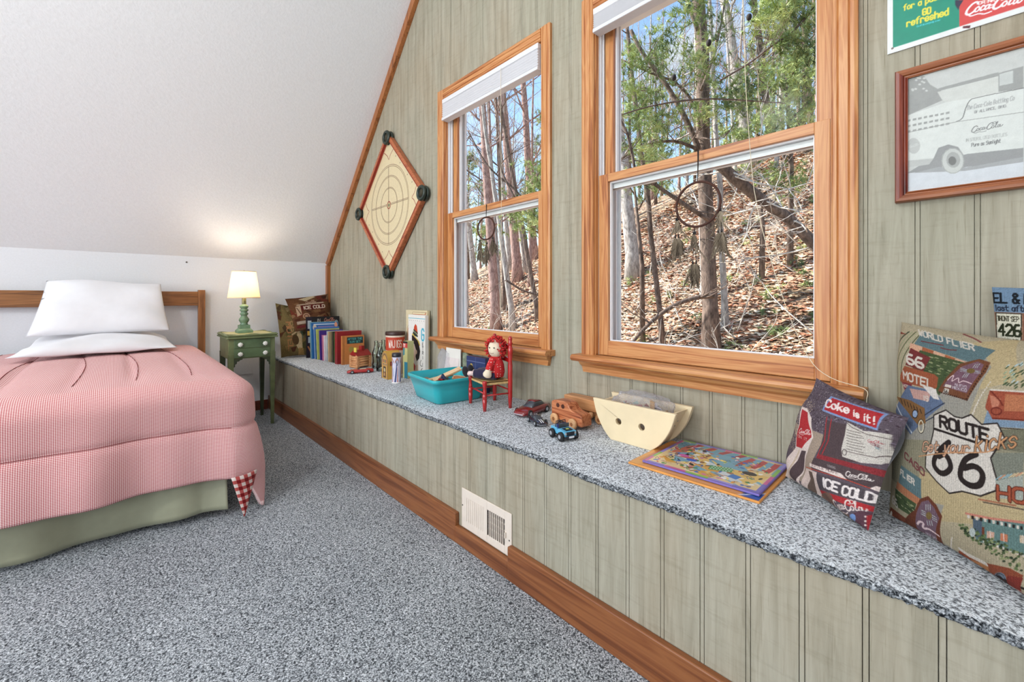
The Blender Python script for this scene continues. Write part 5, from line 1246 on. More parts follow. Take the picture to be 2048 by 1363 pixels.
def window(n, x0, x1):
    r = bpy.data.objects.new('window_%d' % n, None); COL.objects.link(r); r.location = (x0, 0, WZ0); r['kind'] = 'structure'
    w = x1-x0; h = WZ1-WZ0; cw = .066
    # casing boards with milled face
    prof = [(0, 0), (0, -.012), (.006, -.018), (.014, -.018), (.017, -.014), (.020, -.018), (.042, -.019), (.045, -.015), (.048, -.019), (.058, -.020), (cw, -.016), (cw, 0)]
    for s, xx in ((1, w), (-1, 0)):
        pts = [(xx+s*p[0], p[1]) for p in prof]
        MB().prism(pts, 2, 0, h+cw).build('side_casing', M_wz, r)
    mb = MB(); pts = [(p[1], h+p[0]) for p in prof]; mb.prism(pts, 0, 0, w); mb.build('head_casing', M_wx, r)
    mb = MB(); st = [(.04, -.030), (-.062, -.030), (-.072, -.024), (-.076, -.015), (-.072, -.005), (-.062, 0), (.04, 0)]
    mb.prism(st, 0, -cw-.022, w+cw+.022); mb.build('stool', M_wx, r, bevel=.002)
    mb = MB(); ap = [(0, -.030), (-.040, -.030), (-.040, -.036), (-.034, -.046), (-.022, -.056), (-.020, -.082), (0, -.082)]
    vs = []; n_ = len(ap)
    for (xx, tt) in ((-cw, 1), (w+cw, -1)):
        for (y, z) in ap: vs.append((xx+tt*max(0, -(z+.030))*.24, y, z))
    mb.add(vs, [tuple(range(n_)), tuple(range(n_, 2*n_))[::-1]]+[(i, n_+i, n_+(i+1) % n_, (i+1) % n_) for i in range(n_)])
    mb.build('apron', M_wx, r)
    # jambs: pine lip then white liner tracks
    mb = MB()
    for a, b in ((0, .004), (w-.004, w)): mb.box((a, 0, 0), (b, .022, h))
    mb.box((0, 0, h-.004), (w, .022, h)); mb.build('jamb_lip', M_wz, r)
    mb = MB()
    for s, xx in ((1, 0), (-1, w)):
        mb.box((xx, .022, 0), (xx+s*.005, .14, h)); mb.box((xx, .050, 0), (xx+s*.013, .056, h)); mb.box((xx, .034, 0), (xx+s*.008, .038, h))
        mb.box((xx, .098, 0), (xx+s*.030, .16, h)); mb.box((xx, .105, 0), (xx+s*.044, .112, h)); mb.box((xx, .13, 0), (xx+s*.05, .137, h))
    mb.box((0, .022, h-.005), (w, .14, h)); mb.box((0, .098, h-.04), (w, .16, h)); mb.box((0, .022, -.03), (w, .16, 0)); mb.box((0, .098, 0), (w, .16, .02))
    mb.build('jamb_liner', M_vinyl, r)
    mid = 1.612-WZ0
    lo = MB(); lo.box((.057, .020, .001), (w-.051, .050, .067)); lo.box((.057, .020, mid-.036), (w-.051, .050, mid))
    ls = lo.build('lower_sash', M_wx, r, bevel=.0015)
    for a, b in ((.007, .057), (w-.051, w-.009)): sbox('sash_stile', (a, .0195, .001), (b, .050, mid), M_wz, ls, bevel=.0015)
    mb = MB(); frame(mb, .057, w-.051, .067, mid-.036, .036, .050, .006, .006, .004, .006)
    mb.build('glazing_bead', M_vinyl, ls)
    sbox('pane', (.055, .041, .065), (w-.049, .045, mid-.034), M_glass, ls)
    up = MB(); frame(up, .012, w-.012, 1.552-WZ0, h-.004, .060, .078, .046, .042, .05, .05)
    us = up.build('upper_sash', M_wz, r, bevel=.0025)
    mb = MB(); frame(mb, .012, w-.012, 1.549-WZ0, h-.004, .0785, .096, .052, .048, .056, .056); mb.box((.058, .057, 1.549-WZ0), (w-.054, .0595, 1.600-WZ0))
    mb.build('sash_cladding', M_vinyl, us)
    sbox('pane', (.055, .082, 1.60-WZ0), (w-.05, .086, h-.05), M_glass, us)
    return r
window(1, *WIN[0]); window(2, *WIN[1])

M_shade = mat('white_shade_fabric', (220, 220, 223), .7, .01, 60)
M_cord = mat('cream_cord', (226, 214, 188), .7, .05, 60)
def shade(x0, x1, zb, zt, cord, label):
    t = thing('cellular_shade', label, 'window shade', ((x0+x1)/2, 0, zb), 0)
    w = (x1-x0)/2; h = zt-zb
    mb = MB(); mb.box((-w, -.030, h-.028), (w, .018, h)); mb.build('headrail', M_shade, t, bevel=.003)
    prof = []; nP = 7; z0, z1 = .016, h-.028
    for i in range(nP+1):
        z = z0+(z1-z0)*i/nP; prof.append((-.024, z))
        if i < nP: prof.append((-.0325, z+(z1-z0)/nP/2))
    prof += [(.016, z1), (.016, z0)]
    mb = MB(); mb.prism(prof, 0, -w+.002, w-.002); mb.build('folded_fabric', M_shade, t)
    mb = MB(); mb.box((-w, -.034, 0), (w, .018, .017)); mb.build('bottom_rail', M_shade, t, bevel=.003)
    c = [(a-(x0+x1)/2, b, z-zb) for a, b, z in cord]
    MB().tube(catmull(c, 4), .0011, 5).build('pull_cord', M_cord, t)
    return t
shade(2.147, 3.034, 2.222, 2.362, [(2.751, -.036, 2.34), (2.751, -.037, 2.0), (2.748, -.03, 1.5), (2.740, -.028, 1.2), (2.737, -.03, 1.02), (2.744, -.03, .98), (2.748, -.03, 1.15), (2.752, -.03, 1.3)],
      'raised white pleated shade with hanging cord at the top of the left window')
shade(3.383, 4.262, 2.252, 2.362, [(4.022, -.036, 2.34), (4.030, -.034, 1.9), (4.043, -.03, 1.612), (4.07, -.03, 1.35), (4.145, -.028, 1.05), (4.214, -.026, .865), (4.28, -.06, .81), (4.362, -.078, .792), (4.368, -.08, .765), (4.366, -.08, .74)],
      'raised white shade on the right window, its cord tied at the sill end')

# floor register in the seat front
v = thing('wall_register', 'cream metal air register with half-open grille set in the seat front', 'air vent', (3.240, -.5405, .158))
W2, H2 = .157, .082
mb = MB(); hx0, hx1, hz0, hz1 = .012, .118, -.052, .048     # opening
mb.box((-W2, -.005, -H2), (hx0, 0, H2)); mb.box((hx1, -.005, -H2), (W2, 0, H2)); mb.box((hx0, -.005, hz1), (hx1, 0, H2)); mb.box((hx0, -.005, -H2), (hx1, 0, hz0))
mb.build('face_plate', mat('cream_enamel', (228, 214, 200), .35, .02, 30, coat=.2), v, bevel=.002)
M_en = _mc['cream_enamel']
mb = MB()
for i in range(9): mb.box((-.125+i*.0135, -.0072, -.048), (-.119+i*.0135, -.005, .050))
mb.build('louvre_ribs', M_en, v, bevel=.001)
mb = MB()
for i in range(1, 9): x = hx0+(hx1-hx0)*i/9; mb.box((x-.0016, -.004, hz0), (x+.0016, .002, hz1))
for i in range(1, 4): z = hz0+(hz1-hz0)*i/4; mb.box((hx0, .004, z-.0018), (hx1, .007, z+.0018))
mb.build('grille', M_en, v)
sbox('duct', (hx0-.01, .014, hz0-.01), (hx1+.01, .03, hz1+.01), mat('dark_duct', (22, 18, 16), .8), v)
mb = MB(); mb.box((.124, -.012, -.018), (.129, -.005, .004)); mb.build('damper_lever', M_en, v, bevel=.001)
for x, z in ((.146, -.02), (-.15, .01)): MB().lathe([(.003, 0), (.003, .002)], 10, (x, -.0065, z), axis=1).build('screw', mat('steel', (120, 115, 110), .4, metal=1), v)

# access plate and nail on the knee wall
o = MB().box((0, -.832, .345), (.006, -.688, .575)).build('wall_plate', M_white, bevel=.002)
tag(o, 'blank square white cover plate on the far wall behind the green nightstand', 'wall plate')
MB().lathe([(.004, 0), (.004, .003)], 10, (.006, -.76, .50), axis=0).build('screw', mat('dark_screw', (90, 85, 80), .5), o)
o = MB().lathe([(.0065, 0), (.0065, .004), (.002, .006)], 10, (0, -1.183, 1.348), axis=0).build('nail', mat('dark_nail', (60, 55, 52), .5))
tag(o, 'small dark nail head in the white knee wall above the headboard', 'nail')

cl_ = thing('added_ceiling_lamp', 'hanging globe lamp added out of view under the ceiling as room fill', 'ceiling lamp', (3.25, -2.95, 2.85))  # fixture added around the unseen fill light
MB().lathe([(.05, .19), (.14, .10), (.17, 0), (.14, -.10), (.05, -.165), (0, -.17)], 24, caps=False).build('added_lamp_globe', M_glass, cl_)
MB().tube([(0, 0, .18), (0, 0, roof(3.25)-2.85-.01)], .012, 10).build('added_lamp_rod', mat('added_lamp_brass', (170, 140, 80), .3, metal=.9), cl_)
MB().lathe([(.07, roof(3.25)-2.95), (.07, roof(3.25)-2.92), (.05, roof(3.25)-2.90)], 20).build('added_lamp_canopy', mat('added_lamp_brass', (170, 140, 80), .3, metal=.9), cl_)
# ------------------------------------------------------------------ bed
M_head = wood('headboard_oak_y', (92, 54, 22), (132, 84, 40), (158, 104, 56), axis=1); M_headz = wood('headboard_oak_z', (104, 62, 28), (140, 90, 46), (160, 106, 60), axis=2)
bed = thing('bed', 'full-size bed with a flat oak rail headboard and olive bed skirt against the far wall', 'bed', (1.07, -1.76, 0))
Yr, Yl, Xf, Xh = -1.15, -2.37, 2.07, .12
B = lambda a, b: ((a[0]-1.07, a[1]+1.76, a[2]), (b[0]-1.07, b[1]+1.76, b[2]))
for y in (-1.111, -2.46):
    sbox('headboard_post', *B((.032, y, 0), (.078, y+.05, 1.112)), M_headz, bed, bevel=.003)
sbox('headboard_rail', *B((.042, -2.41, .980), (.068, -1.111, 1.098)), M_head, bed, bevel=.002)
sbox('headboard_lower_rail', *B((.042, -2.41, .40), (.068, -1.111, .50)), M_head, bed, bevel=.002)
M_tick = mat('mattress_ticking', (214, 210, 204), .9, .03)
sbox('mattress', *B((.10, Yl+.03, .36), (Xf-.03, Yr-.03, .585)), M_tick, bed, bevel=.04, seg=4)
sbox('box_spring', *B((.10, Yl+.04, .17), (Xf-.05, Yr-.04, .36)), mat('box_spring_fabric', (60, 54, 50), .9), bed, bevel=.01)
for x in (.2, 1.95):
    for y in (-2.3, -1.25):
        MB().at(T(x-1.07, y+1.76, 0)).lathe([(.02, 0), (.022, .17)], 12).build('bed_foot', mat('black_plastic', (26, 26, 28), .5), bed)
# skirt: wavy cloth panels hanging at the foot and along the near side, split at the corner
M_skirt = mat('olive_sateen', (150, 150, 126), .55, .10, 3, .1, sheen=.2)
def skirt(a, b, wav, ph, top=.34, bot=.028, ret=None):
    a = Vector(a); b = Vector(b); d = (b-a); L = d.length; d.normalize(); nn = Vector((d.y, -d.x, 0))
    def fn(u, v):
        s = u*L; z = top+(bot-top)*v
        w = wav*(.35+.65*v)*(math.sin(s*5.5+ph)+.55*math.sin(s*12.7+ph*2)+.25*math.sin(s*27+ph))
        end = max(0, (s-(L-.10))/.10)
        p = a+d*s+nn*(w+.012*v+.05*end*v)
        return (p.x-1.07, p.y+1.76, z+.012*math.sin(s*6+ph)*v)
    return MB().grid(fn, 110, 14)
sk = skirt((2.035, -2.36, 0), (2.075, -1.235, 0), .030, 1.1).build('bed_skirt', M_skirt, bed); sk.modifiers.new('s', 'SOLIDIFY').thickness = .003
sk2 = skirt((.2, -1.215, 0), (2.00, -1.215, 0), -.014, .4).build('side_skirt', M_skirt, bed); sk2.modifiers.new('s', 'SOLIDIFY').thickness = .003

# comforter: one draped cloth with fine gingham on top and a larger check on the lining
def gingham(name, period, c1, c2, c3, bump=0):
    m, nt, b = new_mat(name)
    uv = N(nt, 'ShaderNodeUVMap'); sp = N(nt, 'ShaderNodeSeparateXYZ'); nt.links.new(uv.outputs[0], sp.inputs[0])
    outs = []
    for ax in ('X', 'Y'):
        d = N(nt, 'ShaderNodeMath', operation='DIVIDE'); d.inputs[1].default_value = period; nt.links.new(sp.outputs[ax], d.inputs[0])
        f = N(nt, 'ShaderNodeMath', operation='FRACT'); nt.links.new(d.outputs[0], f.inputs[0])
        g_ = N(nt, 'ShaderNodeMath', operation='GREATER_THAN'); g_.inputs[1].default_value = .5; nt.links.new(f.outputs[0], g_.inputs[0]); outs.append(g_.outputs[0])
    s = N(nt, 'ShaderNodeMath', operation='ADD'); nt.links.new(outs[0], s.inputs[0]); nt.links.new(outs[1], s.inputs[1])
    h = N(nt, 'ShaderNodeMath', operation='MULTIPLY'); h.inputs[1].default_value = .5; nt.links.new(s.outputs[0], h.inputs[0])
    r = ramp(nt, [(0., c1), (.25, c2), (.75, c3)], h.outputs[0]); r.color_ramp.interpolation = 'CONSTANT'
    nt.links.new(r.outputs[0], b.inputs['Base Color']); b.inputs['Roughness'].default_value = .9; b.inputs['Specular IOR Level'].default_value = .15
    b.inputs['Sheen Weight'].default_value = .1
    return m
M_ging = gingham('fine_red_gingham', .0062, (248, 232, 228), (226, 164, 162), (178, 74, 80))
M_ging2 = gingham('large_red_gingham', .034, (232, 214, 206), (186, 84, 80), (128, 24, 28))
R_ = .10; FO, SO = .52, .50
def drop(d, flare):
    q = R_*PI/2
    if d < q: return R_*math.sin(d/R_), R_*(1-math.cos(d/R_))
    return R_+flare*(d-q), R_+(d-q)*math.sqrt(max(.05, 1-flare*flare))
STL = [-1.36, -1.575, -1.79, -2.005, -2.22]
xs_ = list(np.linspace(.13, Xf-.06, 90))+[Xf-.06+d for d in np.linspace(.01, FO, 44)]
ys_ = [Yr-.06+d for d in np.linspace(SO, .01, 42)]+list(np.linspace(Yr-.06, Yl+.06, 70))+[Yl+.06-d for d in np.linspace(.01, .42, 30)]
X0, Y0, Y1 = Xf-.06, Yr-.06, Yl+.06
def cloth(x, y):
    a = max(0, x-X0); b = max(0, y-Y0); c_ = max(0, Y1-y)
    bx, by = min(x, X0), max(min(y, Y0), Y1)
    side = b if b > 0 else c_; sgn = 1 if b > 0 else -1
    zt = .668-.018*((by+1.76)/.62)**4-.012*(bx/2)**2
    if a == 0 and side == 0:
        # puffed channels between stitched lines
        k = min(abs(y-s) for s in STL); zt += .004*min(1, k/.06)-.003
        fade = min(1, max(0, (1.9-x)/.3)); zt -= .007*math.exp(-(k/.007)**2)*fade
        zt += .003*math.sin(x*7+y*3)*math.sin(y*9+1)
        return (x, y, zt)
    d = math.hypot(a, side); phi = math.atan2(side, a)
    corner = math.sin(2*phi)
    flare = .06+.02*corner+(.12*math.sin(phi)**2)
    wig = 0
    if a > 0 and d > .1: wig = .020*math.sin(by*11+2)*math.cos(phi)*min(1, (d-.1)/.3)+.010*math.sin(by*25)*math.cos(phi)*min(1, (d-.1)/.3)
    if side > 0 and d > .1: wig += .022*math.sin(bx*8+1)*math.sin(phi)*min(1, (d-.1)/.3)
    o, dn = drop(d, flare)
    # puffed cloth, stitched band 28 cm down
    puff = .012*abs(math.sin(PI*min(d, .56)/.28)); k = abs(d-.285); puff -= .010*math.exp(-(k/.010)**2)
    o += puff+wig
    return (bx+o*math.cos(phi), by+sgn*o*math.sin(phi), max(.03, zt-dn))
nxv, nyv = len(xs_), len(ys_)
Pc = [cloth(x, y) for y in ys_ for x in xs_]
me = bpy.data.meshes.new('comforter')
fs = [(j*nxv+i, (j+1)*nxv+i, (j+1)*nxv+i+1, j*nxv+i+1) for j in range(nyv-1) for i in range(nxv-1)]
me.from_pydata([(p[0]-1.07, p[1]+1.76, p[2]-.6) for p in Pc], [], fs)
uvl = me.uv_layers.new(name='UVMap'); li = np.zeros(len(me.loops), np.int32); me.loops.foreach_get('vertex_index', li)
gx = np.array([x for y in ys_ for x in xs_]); gy = np.array([y for y in ys_ for x in xs_])
uvl.data.foreach_set('uv', np.stack([gx[li], gy[li]+5], 1).astype(np.float32).ravel())
me.polygons.foreach_set('use_smooth', np.ones(len(fs), bool)); me.materials.append(M_ging); me.materials.append(M_ging2)
com = bpy.data.objects.new('comforter', me); COL.objects.link(com); com.location = (1.07, -1.76, .6)
so = com.modifiers.new('s', 'SOLIDIFY'); so.thickness = .022; so.offset = -1; so.material_offset = 1; so.material_offset_rim = 0
tag(com, 'red and white gingham quilted comforter draped over the bed', 'comforter')
M_thr = mat('dark_red_thread', (132, 62, 62), .9)
for s in STL:
    pts = [cloth(x, s+.035*math.sin((x-.6)*2.2)*(1 if s > -1.8 else -1)) for x in np.linspace(.14, 1.86, 60)]
    MB().tube([(p[0]-1.07, p[1]+1.76, p[2]-.5985) for p in pts], .0016, 5).build('quilt_stitching', M_thr, com)
pts = [cloth(X0+.285, y) for y in np.linspace(Yr-.07, Yl+.07, 90)]
MB().tube([(p[0]-1.07+.001, p[1]+1.76, p[2]-.6) for p in pts], .0016, 5).build('quilt_stitching', M_thr, com)
# turned-back corner showing the large checked lining
def fold(u, v):
    top = Vector((2.205, -1.235, .205)); bot = Vector((2.215, -1.185, .012)); out = Vector((2.155, -1.12, .20))
    a = top.lerp(bot, v); b = out.lerp(bot, v)
    p = a.lerp(b, u); p.x += .018*math.sin(PI*u)*(1-v)
    return (p.x-1.07, p.y+1.76, p.z-.6)
fm = MB().grid(fold, 10, 14).build('turned_back_lining', M_ging2, com)
ul = fm.data.uv_layers.new(name='UVMap'); li = np.zeros(len(fm.data.loops), np.int32); fm.data.loops.foreach_get('vertex_index', li)
gg = np.array([(i/10*.12*(1-j/14*.8), j/14*.2) for j in range(15) for i in range(11)]); ul.data.foreach_set('uv', gg[li].astype(np.float32).ravel())
fm.modifiers.new('s', 'SOLIDIFY').thickness = .006

# bed pillows: plain white cases
M_case = mat('white_cotton', (236, 236, 240), .85, .012, 10, .05, sheen=.15)
def bedpillow(label, corners, thick, seed, pinch=.05, wr=.006):
    c = [Vector(p) for p in corners]; base = (c[0]+c[1]+c[2]+c[3])/4
    mb = MB(); n = 56
    t = thing('bed_pillow', label, 'pillow', tuple(base), 0, 'white pillows on the bed')
    for sd, nm in ((1, 'pillowcase'),):
        P = pillow_surf([tuple(p-base) for p in c], n, thick, pinch, seed=seed, wr=wr, side=1, pw=3.2)
        Q = pillow_surf([tuple(p-base) for p in c], n, thick, pinch, seed=seed+0, wr=wr*.5, side=-1, pw=3.2, flat=.3)
        mb.v = [tuple(p) for p in P.reshape(-1, 3)]+[tuple(p) for p in Q.reshape(-1, 3)]
        k = n*n
        for j in range(n-1):
            for i in range(n-1):
                mb.f.append((j*n+i, j*n+i+1, (j+1)*n+i+1, (j+1)*n+i)); mb.f.append((k+j*n+i, k+(j+1)*n+i, k+(j+1)*n+i+1, k+j*n+i+1))
        mb.sm = [True]*len(mb.f); o = mb.build(nm, M_case, t)
        bm = bmesh.new(); bm.from_mesh(o.data); bmesh.ops.remove_doubles(bm, verts=bm.verts, dist=.0004); bm.to_mesh(o.data); bm.free()
    return t
bedpillow('flat white pillow lying on the comforter in front of the upright pillow',
          [(.80, -2.10, .70), (.66, -1.30, .69), (.18, -1.33, .73), (.20, -2.02, .74)], .15, 2, .03, .011)
bedpillow('upright white pillow leaning back against the oak headboard rail',
          [(.50, -2.05, .80), (.44, -1.325, .80), (.17, -1.365, 1.155), (.17, -1.985, 1.165)], .15, 5, .025, .008)

# ------------------------------------------------------------------ nightstand and lamp
M_ng = mat('antique_green_paint', (104, 114, 76), .45, .16, 9, .08, coat=.2)
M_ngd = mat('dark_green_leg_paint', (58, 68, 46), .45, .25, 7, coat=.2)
ns = thing('nightstand', 'small antique green nightstand with two drawers and white knobs beside the bed', 'nightstand', (.40, -.812, 0))
mb = MB(); mb.box((-.195, -.165, .560), (.182, .165, .724)); mb.build('case', M_ng, ns, bevel=.003)
mb = MB()
mb.prism(rrect(.425, .370, .016, 3), 2, .722, .734); mb.prism(rrect(.410, .356, .014, 3), 2, .734, .742); mb.prism(rrect(.425, .370, .018, 3), 2, .742, .752)
mb.build('top', M_ng, ns, bevel=.003)
# scalloped gallery edge and inset panel
mb = MB()
for (ax, L_, off) in (('x', .19, .170), ('x', .19, -.170), ('y', .165, .197), ('y', .165, -.197)):
    pts = [];
    for i in range(41):
        s = -1+2*i/40; h = .004+.0035*math.cos(s*PI*2); pts.append((s*L_, .752+h*.9))
    pts = [(-L_, .750)]+pts+[(L_, .750)]
    if ax == 'x': mb.prism(pts, 1, off-.006, off+.006)
    else:
        mb.prism(pts, 0, off-.006, off+.006)
mb.build('gallery_edge', M_ng, ns, bevel=.001)
sbox('inset_panel', (-.18, -.155, .751), (.18, .155, .7535), mat('cream_olive_paint', (178, 172, 118), .4, .12, 6), ns)
for k, z in enumerate((.644, .568)):
    d = MB().box((.180, -.128, z), (.1895, .128, z+.071)).build('drawer', mat('drawer_green', (86, 106, 72), .4, .15, 9, coat=.25), ns, bevel=.002)
    for y in (-.088, .088):
        mb = MB(); mb.at(T(.19, y, z+.030))
        n = 40; pr = [(.005, 0), (.006, .010), (.017, .012), (.0175, .019), (.012, .023), (.0, .024)]
        vs = []; fsx = []
        for r, h in pr:
            for i in range(n):
                a = 2*PI*i/n; rr = r*(1+(.10*math.cos(8*a) if r > .01 else 0)); vs.append((h, rr*math.cos(a), rr*math.sin(a)))
        for j in range(len(pr)-1):
            for i in range(n): k2 = (i+1) % n; fsx.append((j*n+i, j*n+k2, (j+1)*n+k2, (j+1)*n+i))
        mb.add(vs, fsx, True); mb.build('knob', mat('white_ceramic', (236, 234, 226), .25, .02, coat=.4), d)
for sx, x in ((1, .168), (-1, -.175)):
    for sy in (-1, 1):
        y = .148*sy; mb = MB()
        a, b = .020, .011
        z0, z1 = .0, .60
        vs = [(x-b, y-b, z0), (x+b, y-b, z0), (x+b, y+b, z0), (x-b, y+b, z0), (x-a, y-a, z1), (x+a, y-a, z1), (x+a, y+a, z1), (x-a, y+a, z1)]
        mb.add(vs, [(0, 3, 2, 1), (4, 5, 6, 7), (0, 1, 5, 4), (1, 2, 6, 5), (2, 3, 7, 6), (3, 0, 4, 7)])
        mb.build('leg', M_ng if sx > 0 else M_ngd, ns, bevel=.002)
for sy in (-1, 1):   # carved corner brackets under the front
    y0 = sy*.128
    pts = [(0, 0), (-.062, 0), (-.058, -.010), (-.044, -.012), (-.036, -.022), (-.022, -.024), (-.020, -.040), (-.009, -.046), (-.008, -.064), (0, -.068)]
    pts = [(y0+(p[0] if sy > 0 else -p[0]), .562+p[1]) for p in pts]
    MB().prism(pts, 0, .170, .180).build('corner_bracket', M_ngd, ns, bevel=.001)

lamp = thing('table_lamp', 'lit table lamp with turned green wooden base and cream shade on the nightstand', 'lamp', (.385, -.833, .7535))
M_lg = mat('lamp_green_paint', (104, 132, 104), .45, .12, 14, coat=.15)
mb = MB()
def sqr(mb, h0, h1, a0, a1): mb.add([(-a0, -a0, h0), (a0, -a0, h0), (a0, a0, h0), (-a0, a0, h0), (-a1, -a1, h1), (a1, -a1, h1), (a1, a1, h1), (-a1, a1, h1)], [(0, 3, 2, 1), (4, 5, 6, 7), (0, 1, 5, 4), (1, 2, 6, 5), (2, 3, 7, 6), (3, 0, 4, 7)])
sqr(mb, 0, .022, .056, .056); sqr(mb, .022, .036, .054, .042); sqr(mb, .036, .066, .039, .039)
mb.build('plinth', M_lg, lamp, bevel=.003)
MB().lathe([(.030, .066), (.032, .070), (.024, .078), (.030, .088), (.038, .104), (.036, .118), (.024, .134), (.022, .146), (.030, .152), (.032, .160), (.024, .168), (.022, .176), (.032, .184), (.033, .192), (.022, .200), (.026, .206), (.033, .216), (.030, .228), (.016, .236), (.014, .240)], 32).build('turned_column', M_lg, lamp)
MB().lathe([(.015, .238), (.016, .244), (.016, .300), (.010, .312)], 20).build('socket', mat('brass_socket', (120, 120, 84), .35, .1, metal=.5), lamp)
m, nt, b = new_mat('lit_lamp_shade')
nt.nodes.remove(b); o_ = [n for n in nt.nodes if n.type == 'OUTPUT_MATERIAL'][0]
df = N(nt, 'ShaderNodeBsdfDiffuse'); tr = N(nt, 'ShaderNodeBsdfTranslucent'); ms = N(nt, 'ShaderNodeMixShader'); ms.inputs[0].default_value = .55
nzz = N(nt, 'ShaderNodeTexNoise', Scale=220.); rz_ = ramp(nt, [(.3, (244, 232, 212)), (.7, (250, 240, 224))], nzz.outputs['Fac'])
nt.links.new(rz_.outputs[0], df.inputs[0]); nt.links.new(rz_.outputs[0], tr.inputs[0]); nt.links.new(df.outputs[0], ms.inputs[1]); nt.links.new(tr.outputs[0], ms.inputs[2]); nt.links.new(ms.outputs[0], o_.inputs[0])
M_sh = m
MB().lathe([(.118, .292), (.1175, .300), (.0885, .505), (.088, .511)], 48, caps=False).build('lamp_shade', M_sh, lamp).modifiers.new('s', 'SOLIDIFY').thickness = .0015
for r, z in ((.1185, .291), (.0885, .512)): MB().tube([(r*math.cos(t), r*math.sin(t), z) for t in np.linspace(0, 2*PI, 40)[:-1]], .002, 6, closed=True).build('shade_trim', mat('cream_trim', (232, 214, 180), .7), lamp)
mb = MB()
for a in (0, 120, 240): mb.tube([(0, 0, .500), (.087*math.cos(math.radians(a)), .087*math.sin(math.radians(a)), .507)], .0015, 5)
mb.tube([(0, 0, .495), (0, 0, .522)], .003, 6); mb.build('spider', mat('brass', (170, 140, 80), .3, metal=.9), lamp)
MB().ball((0, 0, .375), .030, sc=(1, 1, 1.2)).build('bulb', mat('glowing_bulb', (255, 240, 210), .3, 0, emit=(255, 214, 150), es=14), lamp)
d = bpy.data.lights.new('lamp_bulb_light', 'POINT'); o = bpy.data.objects.new('lamp_bulb_light', d); COL.objects.link(o)
o.location = (.385, -.833, 1.175); d.energy = 5.6; d.color = (1, .89, .74); d.shadow_soft_size = .045
# ------------------------------------------------------------------ things standing on the window seat
def bottle_mat():
    m = bpy.data.materials.new('pale_green_bottle_glass'); m.use_nodes = True; nt = m.node_tree; nt.nodes.clear()
    o = nt.nodes.new('ShaderNodeOutputMaterial'); mi = nt.nodes.new('ShaderNodeMixShader'); t = nt.nodes.new('ShaderNodeBsdfTransparent'); g = nt.nodes.new('ShaderNodeBsdfGlossy')
    lw = nt.nodes.new('ShaderNodeLayerWeight'); lw.inputs[0].default_value = .25; r = ramp(nt, [(0., (250, 255, 252)), (.6, (236, 246, 240)), (1., (176, 206, 190))], lw.outputs['Facing'])
    nt.links.new(r.outputs[0], t.inputs[0]); g.inputs['Roughness'].default_value = .05; f = nt.nodes.new('ShaderNodeFresnel'); f.inputs[0].default_value = 1.45
    nt.links.new(f.outputs[0], mi.inputs[0]); nt.links.new(t.outputs[0], mi.inputs[1]); nt.links.new(g.outputs[0], mi.inputs[2]); nt.links.new(mi.outputs[0], o.inputs[0]); return m
M_clear = bottle_mat()

# ---- books: stood on edge, spine to the room, faces along x
def book(label, x, y0, h, w, t, rgb, lean=0, spine=None, group='books standing in a row at the left end of the seat', front=None, rz=0, pages=(226, 216, 196)):
    """x: back-lower edge, y0: spine y, w: depth towards the wall, t: thickness, leaning back by lean degrees"""
    b = thing('book', label, 'book', (x, y0, BZ), rz, group); mt = T(0, 0, 0) @ RY(-lean)
    c = mat('book_cover_%d_%d_%d' % rgb, rgb, .5, .06, 20, coat=.1)
    mb = MB().at(mt); cv = .0022
    mb.box((0, 0, 0), (cv, w, h)); mb.box((t-cv, 0, 0), (t, w, h)); mb.box((0, -cv*.6, 0), (t, cv, h)); mb.build('cover', c, b)
    MB().at(mt).box((cv, cv, .002), (t-cv, w-.003, h-.003)).build('pages', mat('page_edges', pages, .9, .08, 200), b)
    if spine:
        MB().at(mt).box((t*.15, -cv*.6-.0006, h*.12), (t*.85, -cv*.6, h*.88)).build('spine_label', mat('spine_%d_%d_%d' % spine, spine, .5, .2, 60), b)
    if front:
        img, asp = front; hh, ww = img.shape[:2]
        P = flat_grid((t+.0008, .001, .001), (0, w-.002, 0), (0, 0, h-.002), ww, hh)
        M4 = np.array(mt); P = P@M4[:3, :3].T+M4[:3, 3]
        painted('front_art', P, img, paint_mat(.45, 0, .5), b)
    return b
c = Cv(150, 165, (20, 16, 22)); c.rect(0, 0, 16, 110, (34, 24, 40)); c.rect(3, 78, 14, 100, (180, 186, 190)); c.rect(2, 60, 16, 72, (206, 160, 70)); c.rect(4, 40, 12, 56, (170, 180, 190))
c.text('PICTURE', 26, 74, 9, (206, 216, 220), 1.8); c.ell(58, 88, 12, 6, (120, 62, 44)); c.coke(52, 96, 34, (196, 130, 110)); c.text('IN', 30, 96, 8, (180, 170, 160), 1.2); c.ell(90, 88, 7, 12, (130, 146, 150)); c.line([(4, 30), (14, 12), (22, 6)], 4, (176, 110, 70))
book('large black picture book leaning on the throw pillows behind the other books', .37, -.335, .375, .30, .018, (22, 18, 26), 1.5, front=(c.out(), 1))
c = Cv(130, 150, (34, 98, 160)); c.rect(8, 108, 92, 111, (220, 224, 232)); c.rect(8, 0, 12, 108, (210, 216, 228)); c.rect(24, 96, 84, 103, (150, 120, 170)); c.ell(12, 100, 7, 9, (206, 190, 170)); c.ell(92, 106, 6, 9, (220, 150, 120)); c.text('FUN TIMES', 26, 78, 8, (196, 206, 140), 1.8); c.ell(18, 88, 6, 8, (60, 70, 80))
book('tall blue book with a white bordered cover at the left of the row', .475, -.318, .325, .24, .012, (52, 120, 176), 6, front=(c.out(), 1))
book('thin pale blue book directly behind the tall blue book', .452, -.322, .33, .24, .010, (132, 168, 178), 5)
